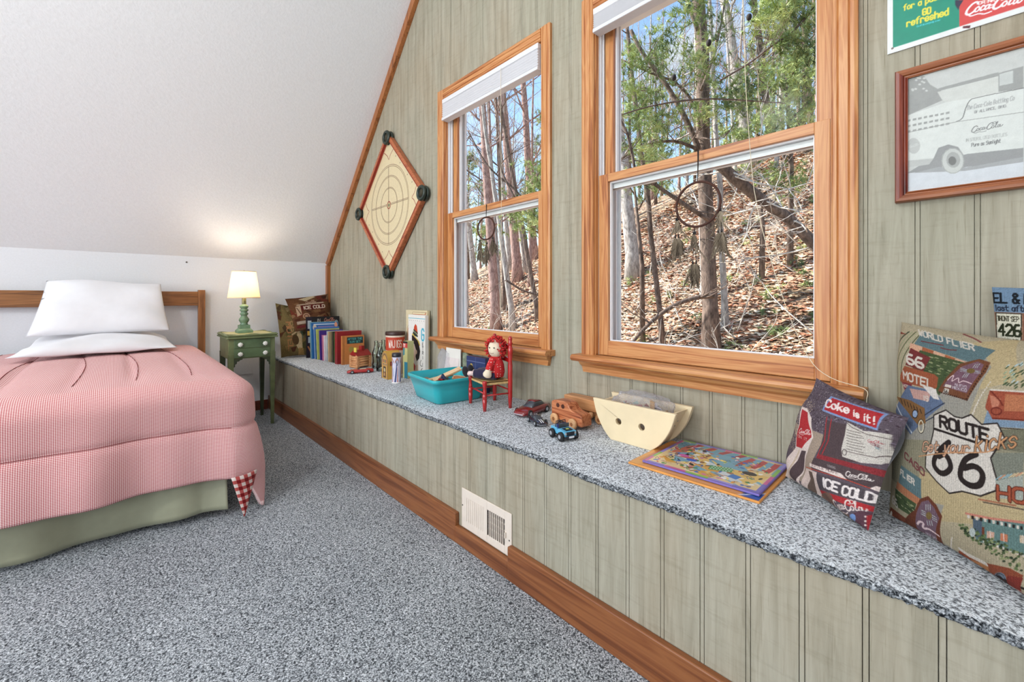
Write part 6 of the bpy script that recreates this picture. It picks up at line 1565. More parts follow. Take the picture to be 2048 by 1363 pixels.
rows = [  # x, y0, h, w, t, rgb, lean, label
 (.515, -.300, .285, .22, .014, (70, 110, 170), 8, 'thin medium blue book in front of the tall blue book'),
 (.555, -.298, .270, .20, .022, (176, 182, 92), 8, 'yellow-green book leaning left near the start of the row'),
 (.600, -.290, .262, .20, .026, (58, 30, 120), 6, 'dark purple book leaning left in the row'),
 (.640, -.284, .225, .18, .010, (140, 70, 130), 5, 'short violet booklet between purple and pink books'),
 (.656, -.282, .222, .18, .014, (224, 150, 170), 4, 'short pink book between violet and white books'),
 (.680, -.280, .220, .18, .018, (214, 208, 214), 3, 'short white book beside the pink one'),
 (.722, -.272, .262, .19, .014, (176, 190, 192), 2, 'pale grey-blue book in the middle of the row'),
 (.745, -.270, .258, .20, .030, (178, 148, 112), 2, 'thick tan worn book in the middle of the row'),
 (.790, -.268, .262, .20, .016, (140, 122, 92), 1.5, 'drab brown book to the right of the tan book'),
 (.822, -.262, .262, .20, .016, (34, 40, 30), 1, 'nearly black book between brown and green books'),
 (.846, -.258, .256, .20, .014, (70, 92, 46), 1, 'dark green book near the red book'),
 (.870, -.256, .266, .19, .018, (196, 196, 132), .5, 'cream and lime book against the red book'),
]
for x, y0, h, w, t_, rgb, ln, lab in rows: book(lab, x, y0, h, w, t_, rgb, ln)
book('big plain dark red hardback behind the orange book', .905, -.272, .272, .205, .055, (140, 26, 32), 0)
c = Cv(110, 150, (196, 124, 66)); c.rect(20, 98, 94, 130, (28, 48, 52)); c.text('AFTER THE', 24, 116, 9, (90, 176, 170), 1.6); c.text('SUN SET', 32, 102, 9, (90, 176, 170), 1.6); c.ell(40, 70, 12, 14, (160, 140, 70)); c.line([(6, 0), (6, 136)], 1.4, (90, 50, 30))
book('orange-tan book with a dark green title block at the right end of the row', .985, -.252, .236, .185, .030, (190, 118, 64), 0, front=(c.out(), 1))

# ---- toy log cabin
cab = thing('toy_log_cabin', 'toy log cabin with red roof and yellow chimney in front of the orange book', 'toy cabin', (1.225, -.190, BZ), 12)
r = .0105; lc = ((150, 88, 46), (196, 132, 84), (222, 166, 116))
for k in range(5):
    z = r+k*r*1.75
    for s in (-1, 1): MB().tube([(-.052, s*.056, z), (.052, s*.056, z)], r, 10).build('log', wood('toy_log_x', *lc, axis=0, fine=1.5), cab)
    for s in (-1, 1): MB().tube([(s*.040, -.068, z+r*.9), (s*.040, .068, z+r*.9)], r*.95, 10).build('log', wood('toy_log_y', *lc, axis=1, fine=1.5), cab)
M_rr = mat('toy_red_paint', (150, 28, 26), .4, .1, coat=.2)
MB().prism([(-.056, .098), (.056, .098), (0, .142)], 1, -.066, .066).build('roof', M_rr, cab, bevel=.001)
sbox('front_sign', (.012, -.069, .128), (.040, -.060, .162), mat('toy_yellow', (224, 200, 84), .5), cab)
sbox('chimney', (-.022, .0, .12), (.012, .030, .170), M_rr, cab, bevel=.002)

# ---- toy vehicles
M_tire = mat('toy_tire', (24, 24, 26), .6); M_hub = mat('toy_hub', (190, 194, 200), .3, metal=.6); M_twin = mat('toy_glass', (60, 66, 74), .1, coat=.5)
def wheel(p, r, w, parent, hubr=.55, tm=None, hm=None):
    x, y, z = p; s = 1 if y > 0 else -1
    o = MB().at(T(x, y, z)).lathe([(r*.8, -w/2), (r, -w*.35), (r, w*.35), (r*.8, w/2)], 20, axis=1).build('wheel', tm or M_tire, parent)
    MB().at(T(x, y, z)).lathe([(r*hubr, s*w*.50), (r*hubr*.8, s*(w*.5+.001))], 14, axis=1).build('hub', hm or M_hub, o)
    return o
def loft(sections, n=None):
    """sections: list of rings (same count) of 3d points"""
    mb = MB(); k = len(sections[0]); vs = [p for s in sections for p in s]
    fs = [(j*k+i, (j+1)*k+i, (j+1)*k+(i+1) % k, j*k+(i+1) % k) for j in range(len(sections)-1) for i in range(k)]
    fs += [tuple(range(k)), tuple((len(sections)-1)*k+i for i in range(k))[::-1]]
    return mb.add(vs, fs, True)
def carbody(L_, Wd, prof, zb):
    """prof: list of (x, halfwidth, ztop) from rear to front"""
    secs = []
    for x, hw, zt in prof:
        ring = [(x, -hw*.92, zb), (x, -hw, zb+(zt-zb)*.35), (x, -hw*.97, zb+(zt-zb)*.75), (x, -hw*.78, zt), (x, 0, zt+(zt-zb)*.05), (x, hw*.78, zt), (x, hw*.97, zb+(zt-zb)*.75), (x, hw, zb+(zt-zb)*.35), (x, hw*.92, zb)]
        secs.append(ring)
    return loft(secs)
def car(label, loc, rz, L_, Wd, H, rgb, stripes=None, wr=.0125, conv=False, name='toy_car', group=None):
    t = thing(name, label, 'toy car', loc, rz, group); l, w = L_/2, Wd/2; cm = mat('toy_paint_%d_%d_%d' % rgb, rgb, .18, .04, 30, coat=.9)
    hb = H*.62; zb = wr*.55
    carbody(L_, Wd, [(-l, w*.72, hb*.8), (-l*.94, w*.9, hb), (-l*.6, w, hb*1.05), (-l*.15, w*.95, hb*1.0), (l*.3, w, hb*.98), (l*.7, w*.96, hb*.86), (l*.93, w*.8, hb*.66), (l, w*.6, hb*.5)], zb).build('body', cm, t)
    if not conv:
        secs = [(-l*.72, w*.62, hb*1.0), (-l*.45, w*.60, H*.96), (-l*.05, w*.60, H), (l*.12, w*.6, H*.96), (l*.36, w*.66, hb*.98)]
        carbody(L_, Wd, [(a, b, c_) for a, b, c_ in secs], hb*.8).build('cabin', M_twin, t)
        MB().prism([(-l*.40, H*.965), (l*.08, H*.975), (l*.06, H*1.02), (-l*.1, H*1.05), (-l*.36, H*1.01)], 1, -w*.52, w*.52, True).build('roof_panel', cm, t)
    else:
        sbox('seats', (-l*.45, -w*.55, hb*.9), (l*.05, w*.55, hb*1.12), mat('toy_seat', (196, 182, 160), .6), t, bevel=.002)
        MB().prism([(l*.12, hb*.98), (l*.22, hb*.98), (l*.08, H)], 1, -w*.6, w*.6).build('windscreen', M_twin, t)
    for sx in (-.60, .62):
        for sy in (-1, 1): wheel((l*sx, sy*w*.88, wr), wr, w*.26, t)
    sbox('front_bumper', (l*.95, -w*.6, hb*.32), (l*1.02, w*.6, hb*.42), M_hub, t, bevel=.001)
    for sy in (-1, 1): MB().ball((l*.93, sy*w*.55, hb*.52), H*.07, 10, 8).build('headlight', M_hub, t)
    if stripes:
        for y in (-w*.22, w*.10):
            pts = [(l*.38, hb*.99), (l*.7, hb*.905), (l*.93, hb*.70)]
            mb = MB(); 
            for (xa, za), (xb, zb_) in zip(pts[:-1], pts[1:]): mb.add([(xa, y, za+.002), (xa, y+w*.16, za+.002), (xb, y+w*.16, zb_+.002), (xb, y, zb_+.002)], [(0, 3, 2, 1)])
            mb.add([(-l*.4, y, H*1.03), (-l*.4, y+w*.16, H*1.03), (l*.08, y+w*.16, H*1.0), (l*.08, y, H*1.0)], [(0, 3, 2, 1)])
            mb.build('racing_stripe', mat('toy_white', (226, 230, 236), .4), t)
    return t
car('small bright red convertible toy car lying in front of the log cabin', (1.475, -.300, BZ), -108, .185, .070, .046, (176, 28, 26), conv=True)
car('dark red metallic sports coupe toy car beside the red doll chair', (3.118, -.155, BZ), -84, .205, .088, .060, (122, 26, 32), wr=.016)
car('small navy toy car with two white racing stripes', (3.256, -.262, BZ), -22, .118, .058, .036, (22, 26, 44), stripes=True)

jp = thing('toy_jeep', 'light blue open toy off-roader with big black tires nearest the seat edge', 'toy car', (3.462, -.325, BZ), -14)
M_jb = mat('toy_sky_blue', (96, 178, 214), .35, .04, coat=.4); M_jk = mat('toy_black', (26, 28, 40), .5)
sbox('chassis', (-.045, -.022, .012), (.050, .022, .020), M_jk, jp, bevel=.001)
mb = MB(); mb.prism([(-.048, .020), (-.048, .042), (-.012, .042), (-.006, .034), (.004, .042), (.046, .038), (.046, .018)], 1, -.028, .028); mb.build('body', M_jb, jp, bevel=.0015)
sbox('bonnet_decal', (.012, -.016, .0405), (.040, .016, .0425), M_jk, jp); MB().lathe([(.007, 0), (.007, .001)], 14, (.026, 0, .0422)).build('bonnet_badge', mat('toy_lime', (180, 200, 110), .5), jp)
MB().tube([(-.020, -.024, .04), (-.020, -.022, .064), (-.020, .022, .064), (-.020, .024, .04)], .0018, 6).build('roll_bar', M_jk, jp)
MB().tube([(-.020, 0, .064), (-.046, 0, .044)], .0014, 6).build('rear_bar', M_jk, jp)
sbox('windscreen', (.002, -.024, .042), (.004, .024, .058), M_twin, jp); 
for y in (-.013, .013): sbox('seat', (-.018, y-.008, .036), (-.006, y+.008, .054), mat('toy_navy', (28, 34, 96), .5), jp, bevel=.002)
sbox('grille', (.046, -.018, .022), (.048, .018, .036), M_jk, jp)
for y in (-.022, .022): MB().lathe([(.005, 0), (.004, .002)], 12, (.046, y, .030), axis=0).build('headlight', M_hub, jp)
mb = MB(); mb.box((.048, -.030, .014), (.054, .030, .020)); mb.build('front_bumper', M_jk, jp, bevel=.001); sbox('number_plate', (.0542, -.012, .0145), (.0548, .012, .0215), mat('toy_white', (226, 230, 236), .4), jp)
for sx in (-.030, .030):
    for sy in (-.034, .034): wheel((sx, sy, .0175), .0175, .014, jp, .5)

M_tk = wood('striped_toy_wood', (96, 40, 20), (170, 92, 54), (206, 134, 90), axis=0, fine=1.0, streak=2.4); M_tk2 = wood('light_toy_wood', (176, 120, 74), (206, 152, 104), (220, 172, 124), axis=0)
tk = thing('wooden_toy_truck', 'striped reddish wooden toy truck with stepped cab and round wheels', 'toy truck', (3.372, -.172, BZ), -6)
mb = MB(); mb.prism(catmull([(-.092, .030), (-.094, .072), (-.088, .096), (-.040, .104), (.006, .100), (.028, .078), (.052, .070), (.078, .066), (.092, .058), (.096, .018)], 4)+[(.09, .016), (-.09, .018)], 1, -.030, .030); mb.build('body', M_tk, tk, bevel=.004)
for x in (-.050, -.018): MB().lathe([(.0095, 0), (.0095, .0015)], 16, (x, -.0318, .082), axis=1).build('window', mat('burnt_hole', (74, 34, 20), .8), tk)
for x in (-.062, .050):
    for s in (-1, 1): wheel((x, s*.040, .023), .023, .014, tk, .35, M_tk2, mat('peg_wood', (150, 92, 52), .5))
tr_ = thing('wooden_toy_wagon', 'plain wooden block wagon with turned wheels standing behind the striped truck', 'toy wagon', (3.375, -.050, BZ), 0)
sbox('bed', (-.125, -.026, .048), (.135, .034, .100), wood('wagon_wood', (156, 98, 56), (188, 128, 80), (202, 146, 98), axis=0), tr_, bevel=.003)
sbox('chassis', (-.11, -.014, .026), (.12, .014, .048), M_tk2, tr_, bevel=.002)
for x in (-.07, .075):
    for s in (-1, 1): wheel((x, s*.022, .021), .021, .014, tr_, .4, M_tk2, mat('peg_wood', (150, 92, 52), .5))
MB().lathe([(.010, .024), (.012, .034), (.008, .046)], 14, (.035, -.030, 0)).build('peg', M_tk2, tr_)

# ---- glass bottles (empty, greenish)
def bottle(label, x, y, s=1.):
    t = thing('glass_bottle', label, 'bottle', (x, y, BZ), 0, 'empty glass soda bottles')
    prof = [(.0, .001), (.027, .0), (.030, .004), (.0305, .030), (.027, .060), (.0275, .085), (.031, .105), (.030, .122), (.022, .145), (.0145, .170), (.0125, .200), (.0145, .203), (.0145, .212), (.0125, .214)]
    inner = [(r-.003, z) for r, z in prof[::-1] if r > .005]
    inner[-1] = (.024, .008); prof2 = prof+[(.0098, .214)]+inner[1:]+[(0, .008)]
    mb = MB(); mb.lathe([(r*s, z*s) for r, z in prof2], 28, caps=False); mb.build('bottle_glass', M_clear, t)
    n = 28
    for z in (.104, .112): pass
    MB().lathe([(.0312*s, .098*s), (.0316*s, .104*s), (.0312*s, .110*s)], 28, caps=False).build('moulded_band', M_clear, t)
    return t
bottle('empty glass soda bottle, the left front one of four', 1.352, -.118)
bottle('empty glass soda bottle standing nearest the seat edge of the four', 1.492, -.150)
bottle('empty glass soda bottle standing against the wall behind the front two', 1.325, -.045)
bottle('empty glass soda bottle half hidden beside the red canister', 1.462, -.060)

# ---- canister
cn = thing('toy_canister', 'round cardboard toy canister with a brown lid and red lettered band', 'canister', (1.655, -.112, BZ))
w_, h_ = 300, 180; c = Cv(w_, h_, (226, 206, 188)); H_ = 100*h_/w_
c.rect(0, 36, 100, 56, (190, 66, 40)); c.rect(0, 34.6, 100, 36, (230, 200, 180)); c.text('WAJIGS', 53, 40.5, 11, (236, 226, 214), 1.0, sx=.44); c.text('THING', 83, 40.5, 11, (236, 226, 214), 1.0, sx=.44)
c.poly([(60, 26), (64, 18), (68, 28), (72, 14), (70, 10), (62, 12)], (44, 96, 124)); c.poly([(52, 8), (62, 14), (70, 4), (60, 0)], (34, 60, 90)); c.poly([(12, 26), (20, 30), (26, 14), (14, 8)], (44, 96, 124)); c.line([(40, 22), (50, 22)], .8, (120, 100, 90))
a = np.linspace(0, 2*PI, w_)+math.radians(100); zz = np.linspace(.002, .285, h_); P = np.stack([np.cos(a)[None, :]*.068+0*zz[:, None], np.sin(a)[None, :]*.068+0*zz[:, None], zz[:, None]+0*a[None, :]], -1)
painted('printed_sleeve', P, c.out(), paint_mat(.5), cn)
MB().lathe([(.066, 0), (.067, .004), (.067, .283)], 40).build('tube_core', mat('cardboard', (190, 170, 140), .8), cn)
MB().lathe([(.0705, .280), (.0715, .284), (.0715, .302), (.069, .305), (0, .303)], 40).build('lid', mat('brown_lid', (60, 30, 24), .4), cn)

# ---- arched toy barn box
bb = thing('toy_barn_box', 'small arch-fronted toy box with colourful printed front and mustard side', 'toy box', (1.812, -.225, BZ), -4)
def arch(w, h, n=14): return [(-w/2, 0), (w/2, 0), (w/2, h*.62)]+[(w/2*math.cos(PI*i/n), h*.62+h*.38*math.sin(PI*i/n)) for i in range(1, n)]+[(-w/2, h*.62)]
MB().prism(arch(.108, .190), 1, -.046, .050).build('box', mat('mustard_card', (196, 150, 62), .6, .06), bb, bevel=.001)
c = Cv(90, 160, (170, 140, 90)); c.poly([(50+p[0]*900, p[1]*920) for p in arch(.108, .190)], (128, 84, 60)); c.poly([(50+p[0]*760, p[1]*860) for p in arch(.108, .19)], (206, 160, 84)); c.text('PEG TOY', 22, 92, 11, (60, 60, 110), 2.2)
for i in range(5): c.rect(20+i*13, 110, 28+i*13, 132, [(40, 70, 120), (170, 60, 40), (70, 120, 80)][i % 3])
c.rect(30, 8, 70, 84, (60, 42, 36)); c.ell(50, 60, 12, 14, (206, 190, 150)); c.ell(50, 30, 14, 16, (150, 90, 60)); c.text('A', 40, 20, 20, (230, 210, 150), 3)
P = flat_grid((-.0535, -.0468, .001), (.107, 0, 0), (0, 0, .174), 90, 160); 
sc_ = np.clip(P[..., 2]-.118, 0, None)/.072; P[..., 0] *= np.sqrt(np.clip(1-sc_**2, 0.02, 1)); painted('printed_front', P, c.out(), paint_mat(.5), bb)
mb = MB(); MB().prism([(.0541, .09), (.0541, .12)]+[(.0548, .12), (.0548, .09)], 1, -.03, .035).build('side_label', mat('label_red_brown', (140, 60, 36), .5, .3, 90), bb)

# ---- kaleidoscope
kl = thing('kaleidoscope', 'upright kaleidoscope tube with swirling stripes and black cap', 'kaleidoscope', (2.005, -.285, BZ))
c = Cv(160, 150, (212, 208, 224)); H_ = 93
for i in range(5):
    x = 4+i*20
    c.poly([(x, 0), (x+6, 0), (x+10, 50), (x+9, 90), (x+7, 60)], (60, 70, 120)); c.poly([(x+10, 0), (x+14, 0), (x+12, 60), (x+11, 60)], (200, 130, 110)); c.poly([(x+2, 70), (x+10, 84), (x+18, 70), (x+18, 76), (x+10, 92), (x+2, 76)], (190, 120, 100)); c.poly([(x+14, 20), (x+18, 26), (x+18, 55), (x+15, 50)], (150, 176, 206)); c.line([(x+10, 62), (x+16, 80)], 1.4, (30, 30, 40)); c.line([(x+10, 62), (x+4, 80)], 1.4, (30, 30, 40))
a = np.linspace(0, 2*PI, 160); zz = np.linspace(.006, .172, 150); rr = .0285
P = np.stack([np.cos(a)[None, :]*rr+0*zz[:, None], np.sin(a)[None, :]*rr+0*zz[:, None], zz[:, None]+0*a[None, :]], -1); painted('patterned_tube', P, c.out(), paint_mat(.4), kl)
MB().lathe([(.028, 0), (.0305, .002), (.0305, .009), (.0285, .010)], 32).build('end_ring', mat('kaleido_white', (224, 220, 216), .4), kl)
MB().lathe([(.029, .170), (.0298, .172), (.0298, .192), (.026, .196), (0, .196)], 32).build('eyepiece_cap', mat('kaleido_black', (26, 26, 34), .35, coat=.3), kl)

# ---- narrow box, back game board, tall white game box
nb = thing('narrow_game_box', 'narrow upright yellow-green and blue box beside the striped kaleidoscope', 'box', (1.893, -.140, BZ), 6)
MB().box((-.026, -.022, 0), (.026, .030, .255)).build('carton', mat('pale_olive_card', (186, 184, 128), .6, .06), nb, bevel=.002)
c = Cv(60, 150, (190, 188, 130)); c.rect(0, 236, 100, 250, (36, 30, 34)); c.rect(0, 205, 100, 236, (196, 70, 66)); c.text('TOY', 8, 212, 18, (240, 220, 210), 5); c.poly([(0, 205), (40, 205), (40, 160), (0, 150)], (70, 130, 140)); c.rect(30, 0, 100, 110, (44, 126, 150)); c.line([(30, 110), (55, 0)], 4, (30, 80, 100))
painted('printed_front', flat_grid((-.026, -.0228, .001), (.052, 0, 0), (0, 0, .253), 60, 150), c.out(), paint_mat(.5), nb)
gb = thing('game_board_box', 'tall cream game box with orange outlined track behind the white game box', 'game box', (1.820, -.018, BZ))
MB().box((-.150, -.014, 0), (.146, .010, .463)).build('carton', mat('cream_card', (216, 202, 164), .6, .05), gb, bevel=.002)
c = Cv(150, 235, (218, 204, 168)); c.line([(94, 150), (90, 146), (36, 146), (10, 108), (10, 60)], 3, (190, 104, 66)); c.line([(6, 60), (6, 110), (34, 152), (97, 152)], 1, (120, 80, 60)); c.rect(14, 84, 26, 104, (200, 180, 130)); c.line([(14, 84), (26, 84), (26, 104), (14, 104), (14, 84)], 1, (110, 70, 50)); c.line([(30, 60), (36, 70)], 1.4, (80, 60, 50))
painted('printed_front', flat_grid((-.149, -.0148, .001), (.294, 0, 0), (0, 0, .461), 150, 235), c.out(), paint_mat(.5), gb)
wb = thing('party_game_box', 'tall white game box printed with a boy in a striped straw hat and blue letter', 'game box', (1.884, -.052, BZ))
MB().box((-.118, -.014, 0), (.112, .014, .432)).build('carton', mat('white_card', (232, 228, 220), .5, .02), wb, bevel=.002)
c = Cv(200, 375, (234, 230, 224)); BKk = (26, 22, 24)
c.rect(0, 176, 100, 178, (90, 180, 200)); 
for i in range(8): c.ell(8+i*12, 170, .9, 1.4, (90, 70, 60))
c.poly([(30, 132), (36, 152), (44, 160), (52, 154), (58, 130), (56, 120)], (200, 70, 40)); c.poly([(28, 132), (33, 144), (57, 134), (58, 120), (30, 124)], (22, 44, 34))
for i in range(4): c.ell(34+i*7, 137-i*3, 1.8, 2.6, (226, 220, 180))
c.poly([(22, 126), (26, 131), (66, 108), (72, 96), (66, 94), (56, 110)], (206, 178, 84)); c.poly([(22, 124), (28, 124), (56, 110), (66, 96), (72, 78), (66, 56), (52, 46), (44, 60), (48, 80), (40, 92), (36, 98), (28, 100), (22, 108)], BKk)
c.poly([(24, 100), (36, 96), (42, 86), (46, 66), (42, 50), (30, 44), (24, 60)], (232, 202, 182)); c.ell(48, 74, 6, 7, (232, 202, 182)); c.line([(24, 74), (30, 72)], 1.4, BKk)
c.poly([(20, 46), (34, 40), (44, 30), (40, 16), (22, 18)], (196, 46, 40)); c.poly([(46, 34), (58, 36), (60, 14), (52, 0), (44, 2)], (230, 200, 180)); c.poly([(34, 0), (50, 6), (74, 2), (60, -4)], (150, 50, 36))
c.text('G', 80, 112, 34, (80, 176, 200), 6, sx=.6); c.text('E', 84, 96, 9, BKk, 2); c.text('T', 84, 84, 9, BKk, 2); c.text('R', 84, 70, 10, BKk, 2); c.text('I', 84, 56, 9, BKk, 2)
c.smooth([(78, 52), (72, 44), (74, 36), (82, 34)], 2, BKk); c.line([(86, 44), (86, 34)], 2, BKk); c.smooth([(84, 28), (76, 20), (76, 6), (84, 0), (92, 2)], 2.2, BKk)
painted('printed_front', flat_grid((-.117, -.0148, .001), (.228, 0, 0), (0, 0, .43), 200, 375), c.out(), paint_mat(.45), wb)

# ---- plastic bin with toys
M_teal = mat('teal_plastic', (38, 176, 184), .28, .03, 6, spec=.5, coat=.2, ss=.05)
bn = thing('storage_bin', 'turquoise plastic storage bin filled with toys, in front of the left window', 'storage bin', (2.562, -.262, BZ+.0005), -6)
def tub(mb, w0, d0, w1, d1, h, th=.003, n=5):
    rings = []
    for (w, d, z, r) in ((w0-.02, d0-.02, 0, .030), (w0, d0, .006, .035), (w0*.5+w1*.5, d0*.5+d1*.5, h*.5, .035), (w1, d1, h-.018, .035), (w1+.012, d1+.012, h-.018, .038), (w1+.016, d1+.016, h-.004, .040), (w1+.008, d1+.008, h, .036), (w1-.004, d1-.004, h-.001, .034), (w0*.5+w1*.5-2*th, d0*.5+d1*.5-2*th, h*.5, .034), (w0-2*th, d0-2*th, .009, .034), (w0-.04, d0-.04, .006, .03)):
        rings.append([(p[0], p[1], z) for p in rrect(w, d, r, n)])
    k = len(rings[0]); vs = [p for r_ in rings for p in r_]
    # reorder rrect corners so that the ring is continuous
    fs = [(j*k+i, j*k+(i+1) % k, (j+1)*k+(i+1) % k, (j+1)*k+i) for j in range(len(rings)-1) for i in range(k)]
    fs += [tuple(range(k))[::-1], tuple((len(rings)-1)*k+i for i in range(k))]
    return mb.add(vs, fs, True)
def rrect(w, h, r, n=4, cx=0, cy=0):
    out = []
    for (sx, sy, a0) in ((1, 1, 0), (-1, 1, 90), (-1, -1, 180), (1, -1, 270)):
        for i in range(n+1):
            a = math.radians(a0+90*i/n); out.append((cx+sx*(w/2-r)+r*math.cos(a), cy+sy*(h/2-r)+r*math.sin(a)))
    return out
tub(MB(), .285, .275, .345, .335, .132).build('tub', M_teal, bn)
mb = MB()
for y in (-.02, .0): mb.box((-.176, y-.004, .04), (-.170, y+.004, .112))
M_track = wood('toy_track_wood', (206, 160, 110), (226, 188, 142), (238, 206, 166), axis=0, fine=2)
def inbin(x, y, z, rz=0): return (2.572+x*math.cos(math.radians(-6))-y*math.sin(math.radians(-6)), -.262+x*math.sin(math.radians(-6))+y*math.cos(math.radians(-6)), BZ+z)
def stick(label, name, p, rz, ry, a, b, m, cat, grp=None, rx=0):
    t = MB().at(RZ(rz) @ RY(ry) @ RX(rx)).box((-a[0], -a[1], -a[2]), a).build(name, m, None, bevel=b); t.location = inbin(*p); return tag(t, label, cat, grp)
g_ = 'wooden track pieces in the turquoise bin'
stick('long wooden track piece lying along the left of the bin', 'toy_track', (-.075, -.035, .100), 62, -12, (.090, .018, .006), .002, M_track, 'toy track', g_)
stick('wooden track piece tilted up against the long track in the bin', 'toy_track', (-.030, .004, .122), 74, -20, (.085, .018, .006), .002, M_track, 'toy track', g_, 15)
stick('flat wooden track piece at the back of the bin', 'toy_track', (.06, .10, .098), 8, 2, (.080, .017, .006), .002, M_track, 'toy track', g_)
stick('plain brown wooden plank across the far right of the bin', 'toy_plank', (.075, .04, .108), 6, 0, (.060, .012, .010), .002, mat('brown_plank', (170, 112, 70), .6, .1), 'toy plank')
rg_ = random.Random(8); o = MB()
cols = [(220, 188, 150), (170, 60, 50), (60, 90, 140), (90, 130, 90), (212, 196, 180), (206, 178, 120), (150, 120, 96)]
for i in range(26):
    x, y = rg_.uniform(-.12, .12), rg_.uniform(-.12, .12); s = rg_.uniform(.012, .024)
    t = MB().at(RZ(rg_.uniform(0, 180)) @ RX(rg_.uniform(-25, 25))).box((-s*1.4, -s, -.008), (s*1.4, s, .008)).build('toy_block', mat('block_%d' % (i % 7), cols[i % 7], .5), None, bevel=.002)
    t.location = inbin(x, y, .070+.010*(i % 3)); tag(t, 'small wooden block buried in the jumble inside the turquoise bin', 'toy block', 'jumbled blocks in the turquoise bin')
tt = thing('toy_figure_car', 'tiny red and navy toy with a driver on top of the bin jumble', 'toy', inbin(.0, -.045, .100), 20)
sbox('base', (-.018, -.010, 0), (.012, .010, .010), mat('toy_red_paint', (150, 28, 26), .4), tt, bevel=.002); MB().prism([(-.004, .008), (.030, .008), (.004, .036)], 1, -.008, .008).build('hood', mat('toy_navy2', (30, 40, 80), .4), tt, bevel=.002); MB().ball((-.010, 0, .018), .008, 10, 8).build('driver', mat('toy_skin', (222, 180, 150), .6), tt)

# ---- bag of papers and books behind the bin
pb = thing('paper_sleeve', 'white cardboard sleeve and booklet inside a clear bag standing behind the bin', 'paper sleeve', (2.300, -.045, BZ))
sbox('booklet', (-.075, -.004, 0), (.082, .004, .232), mat('white_card', (232, 228, 220), .5), pb, bevel=.001)
MB().at(RX(-4)).prism([(-.105, 0), (.060, 0), (.070, .205), (-.070, .188)], 1, -.016, -.010).build('sleeve', mat('pinkish_paper', (222, 210, 206), .7, .05), pb)
def film_mat():
    m = bpy.data.materials.new('clear_plastic_film'); m.use_nodes = True; nt = m.node_tree; nt.nodes.clear()
    o = nt.nodes.new('ShaderNodeOutputMaterial'); mi = nt.nodes.new('ShaderNodeMixShader'); t = nt.nodes.new('ShaderNodeBsdfTransparent'); t.inputs[0].default_value = (.93, .93, .95, 1)
    g = nt.nodes.new('ShaderNodeBsdfPrincipled'); g.inputs['Base Color'].default_value = (.92, .92, .97, 1); g.inputs['Roughness'].default_value = .12
    lw = nt.nodes.new('ShaderNodeLayerWeight'); lw.inputs[0].default_value = .35; mr = nt.nodes.new('ShaderNodeMapRange'); mr.inputs['To Min'].default_value = .05; mr.inputs['To Max'].default_value = .55
    nz = nt.nodes.new('ShaderNodeTexNoise'); nz.inputs['Scale'].default_value = 38; bp = nt.nodes.new('ShaderNodeBump'); bp.inputs['Strength'].default_value = .8; bp.inputs['Distance'].default_value = .01
    nt.links.new(nz.outputs['Fac'], bp.inputs['Height']); nt.links.new(bp.outputs[0], g.inputs['Normal']); nt.links.new(bp.outputs[0], lw.inputs['Normal'])
    nt.links.new(lw.outputs['Facing'], mr.inputs['Value']); nt.links.new(mr.outputs[0], mi.inputs[0]); nt.links.new(t.outputs[0], mi.inputs[1]); nt.links.new(g.outputs[0], mi.inputs[2]); nt.links.new(mi.outputs[0], o.inputs[0])
    return m
M_film = film_mat()
def crumple(mb, w, d, h, seed, n=34):
    rg = random.Random(seed)
    def fn(u, v):
        a = 2*PI*u; b = PI*(v-.5); p = Vector((math.copysign(abs(math.cos(a))**.7, math.cos(a))*math.cos(b)**.6, math.copysign(abs(math.sin(a))**.7, math.sin(a))*math.cos(b)**.6, math.sin(b)))
        k = 1+.16*mnoise.noise(p*2.6+Vector((seed, 0, 0)))+.10*mnoise.noise(p*6+Vector((0, seed, 0)))
        return (p.x*w*k, p.y*d*k, h+p.z*h*k)
    return mb.grid(fn, n*2, n)
crumple(MB().at(T(-.10, 0, 0)), .075, .018, .105, 3).build('plastic_bag', M_film, pb)
bk2 = thing('picture_card', 'grey-green printed card with a rounded corner beside the white sleeve', 'card', (2.432, -.040, BZ))
MB().prism([(-.035, 0), (.04, 0), (.04, .16), (.025, .20), (-.005, .215), (-.035, .215)], 1, -.004, .004).build('card', mat('grey_green_card', (120, 128, 108), .6, .25, 40), bk2)
bx = thing('blue_puzzle_box', 'navy blue box with two pictured white figures behind the doll chair', 'box', (2.545, -.040, BZ))
MB().box((-.085, -.018, 0), (.095, .015, .203)).build('carton', mat('navy_card', (44, 52, 96), .4, .08, coat=.2), bx, bevel=.002)
c = Cv(120, 130, (48, 58, 104)); c.rect(0, 92, 100, 94, (110, 120, 160)); c.rect(48, 0, 50, 108, (90, 100, 140))
for cx, s in ((26, 1.), (76, .8)): c.ell(cx, 40*s, 22*s, 40*s, (214, 206, 180)); c.ell(cx, 74*s, 9*s, 12*s, (196, 160, 70)); c.line([(cx-16*s, 52*s), (cx, 60*s), (cx+16*s, 52*s)], 3, (40, 40, 60)); c.line([(cx-16*s, 34*s), (cx+16*s, 34*s)], 2.4, (60, 50, 50))
painted('printed_front', flat_grid((-.084, -.0188, .001), (.178, 0, 0), (0, 0, .201), 120, 130), c.out(), paint_mat(.4), bx)

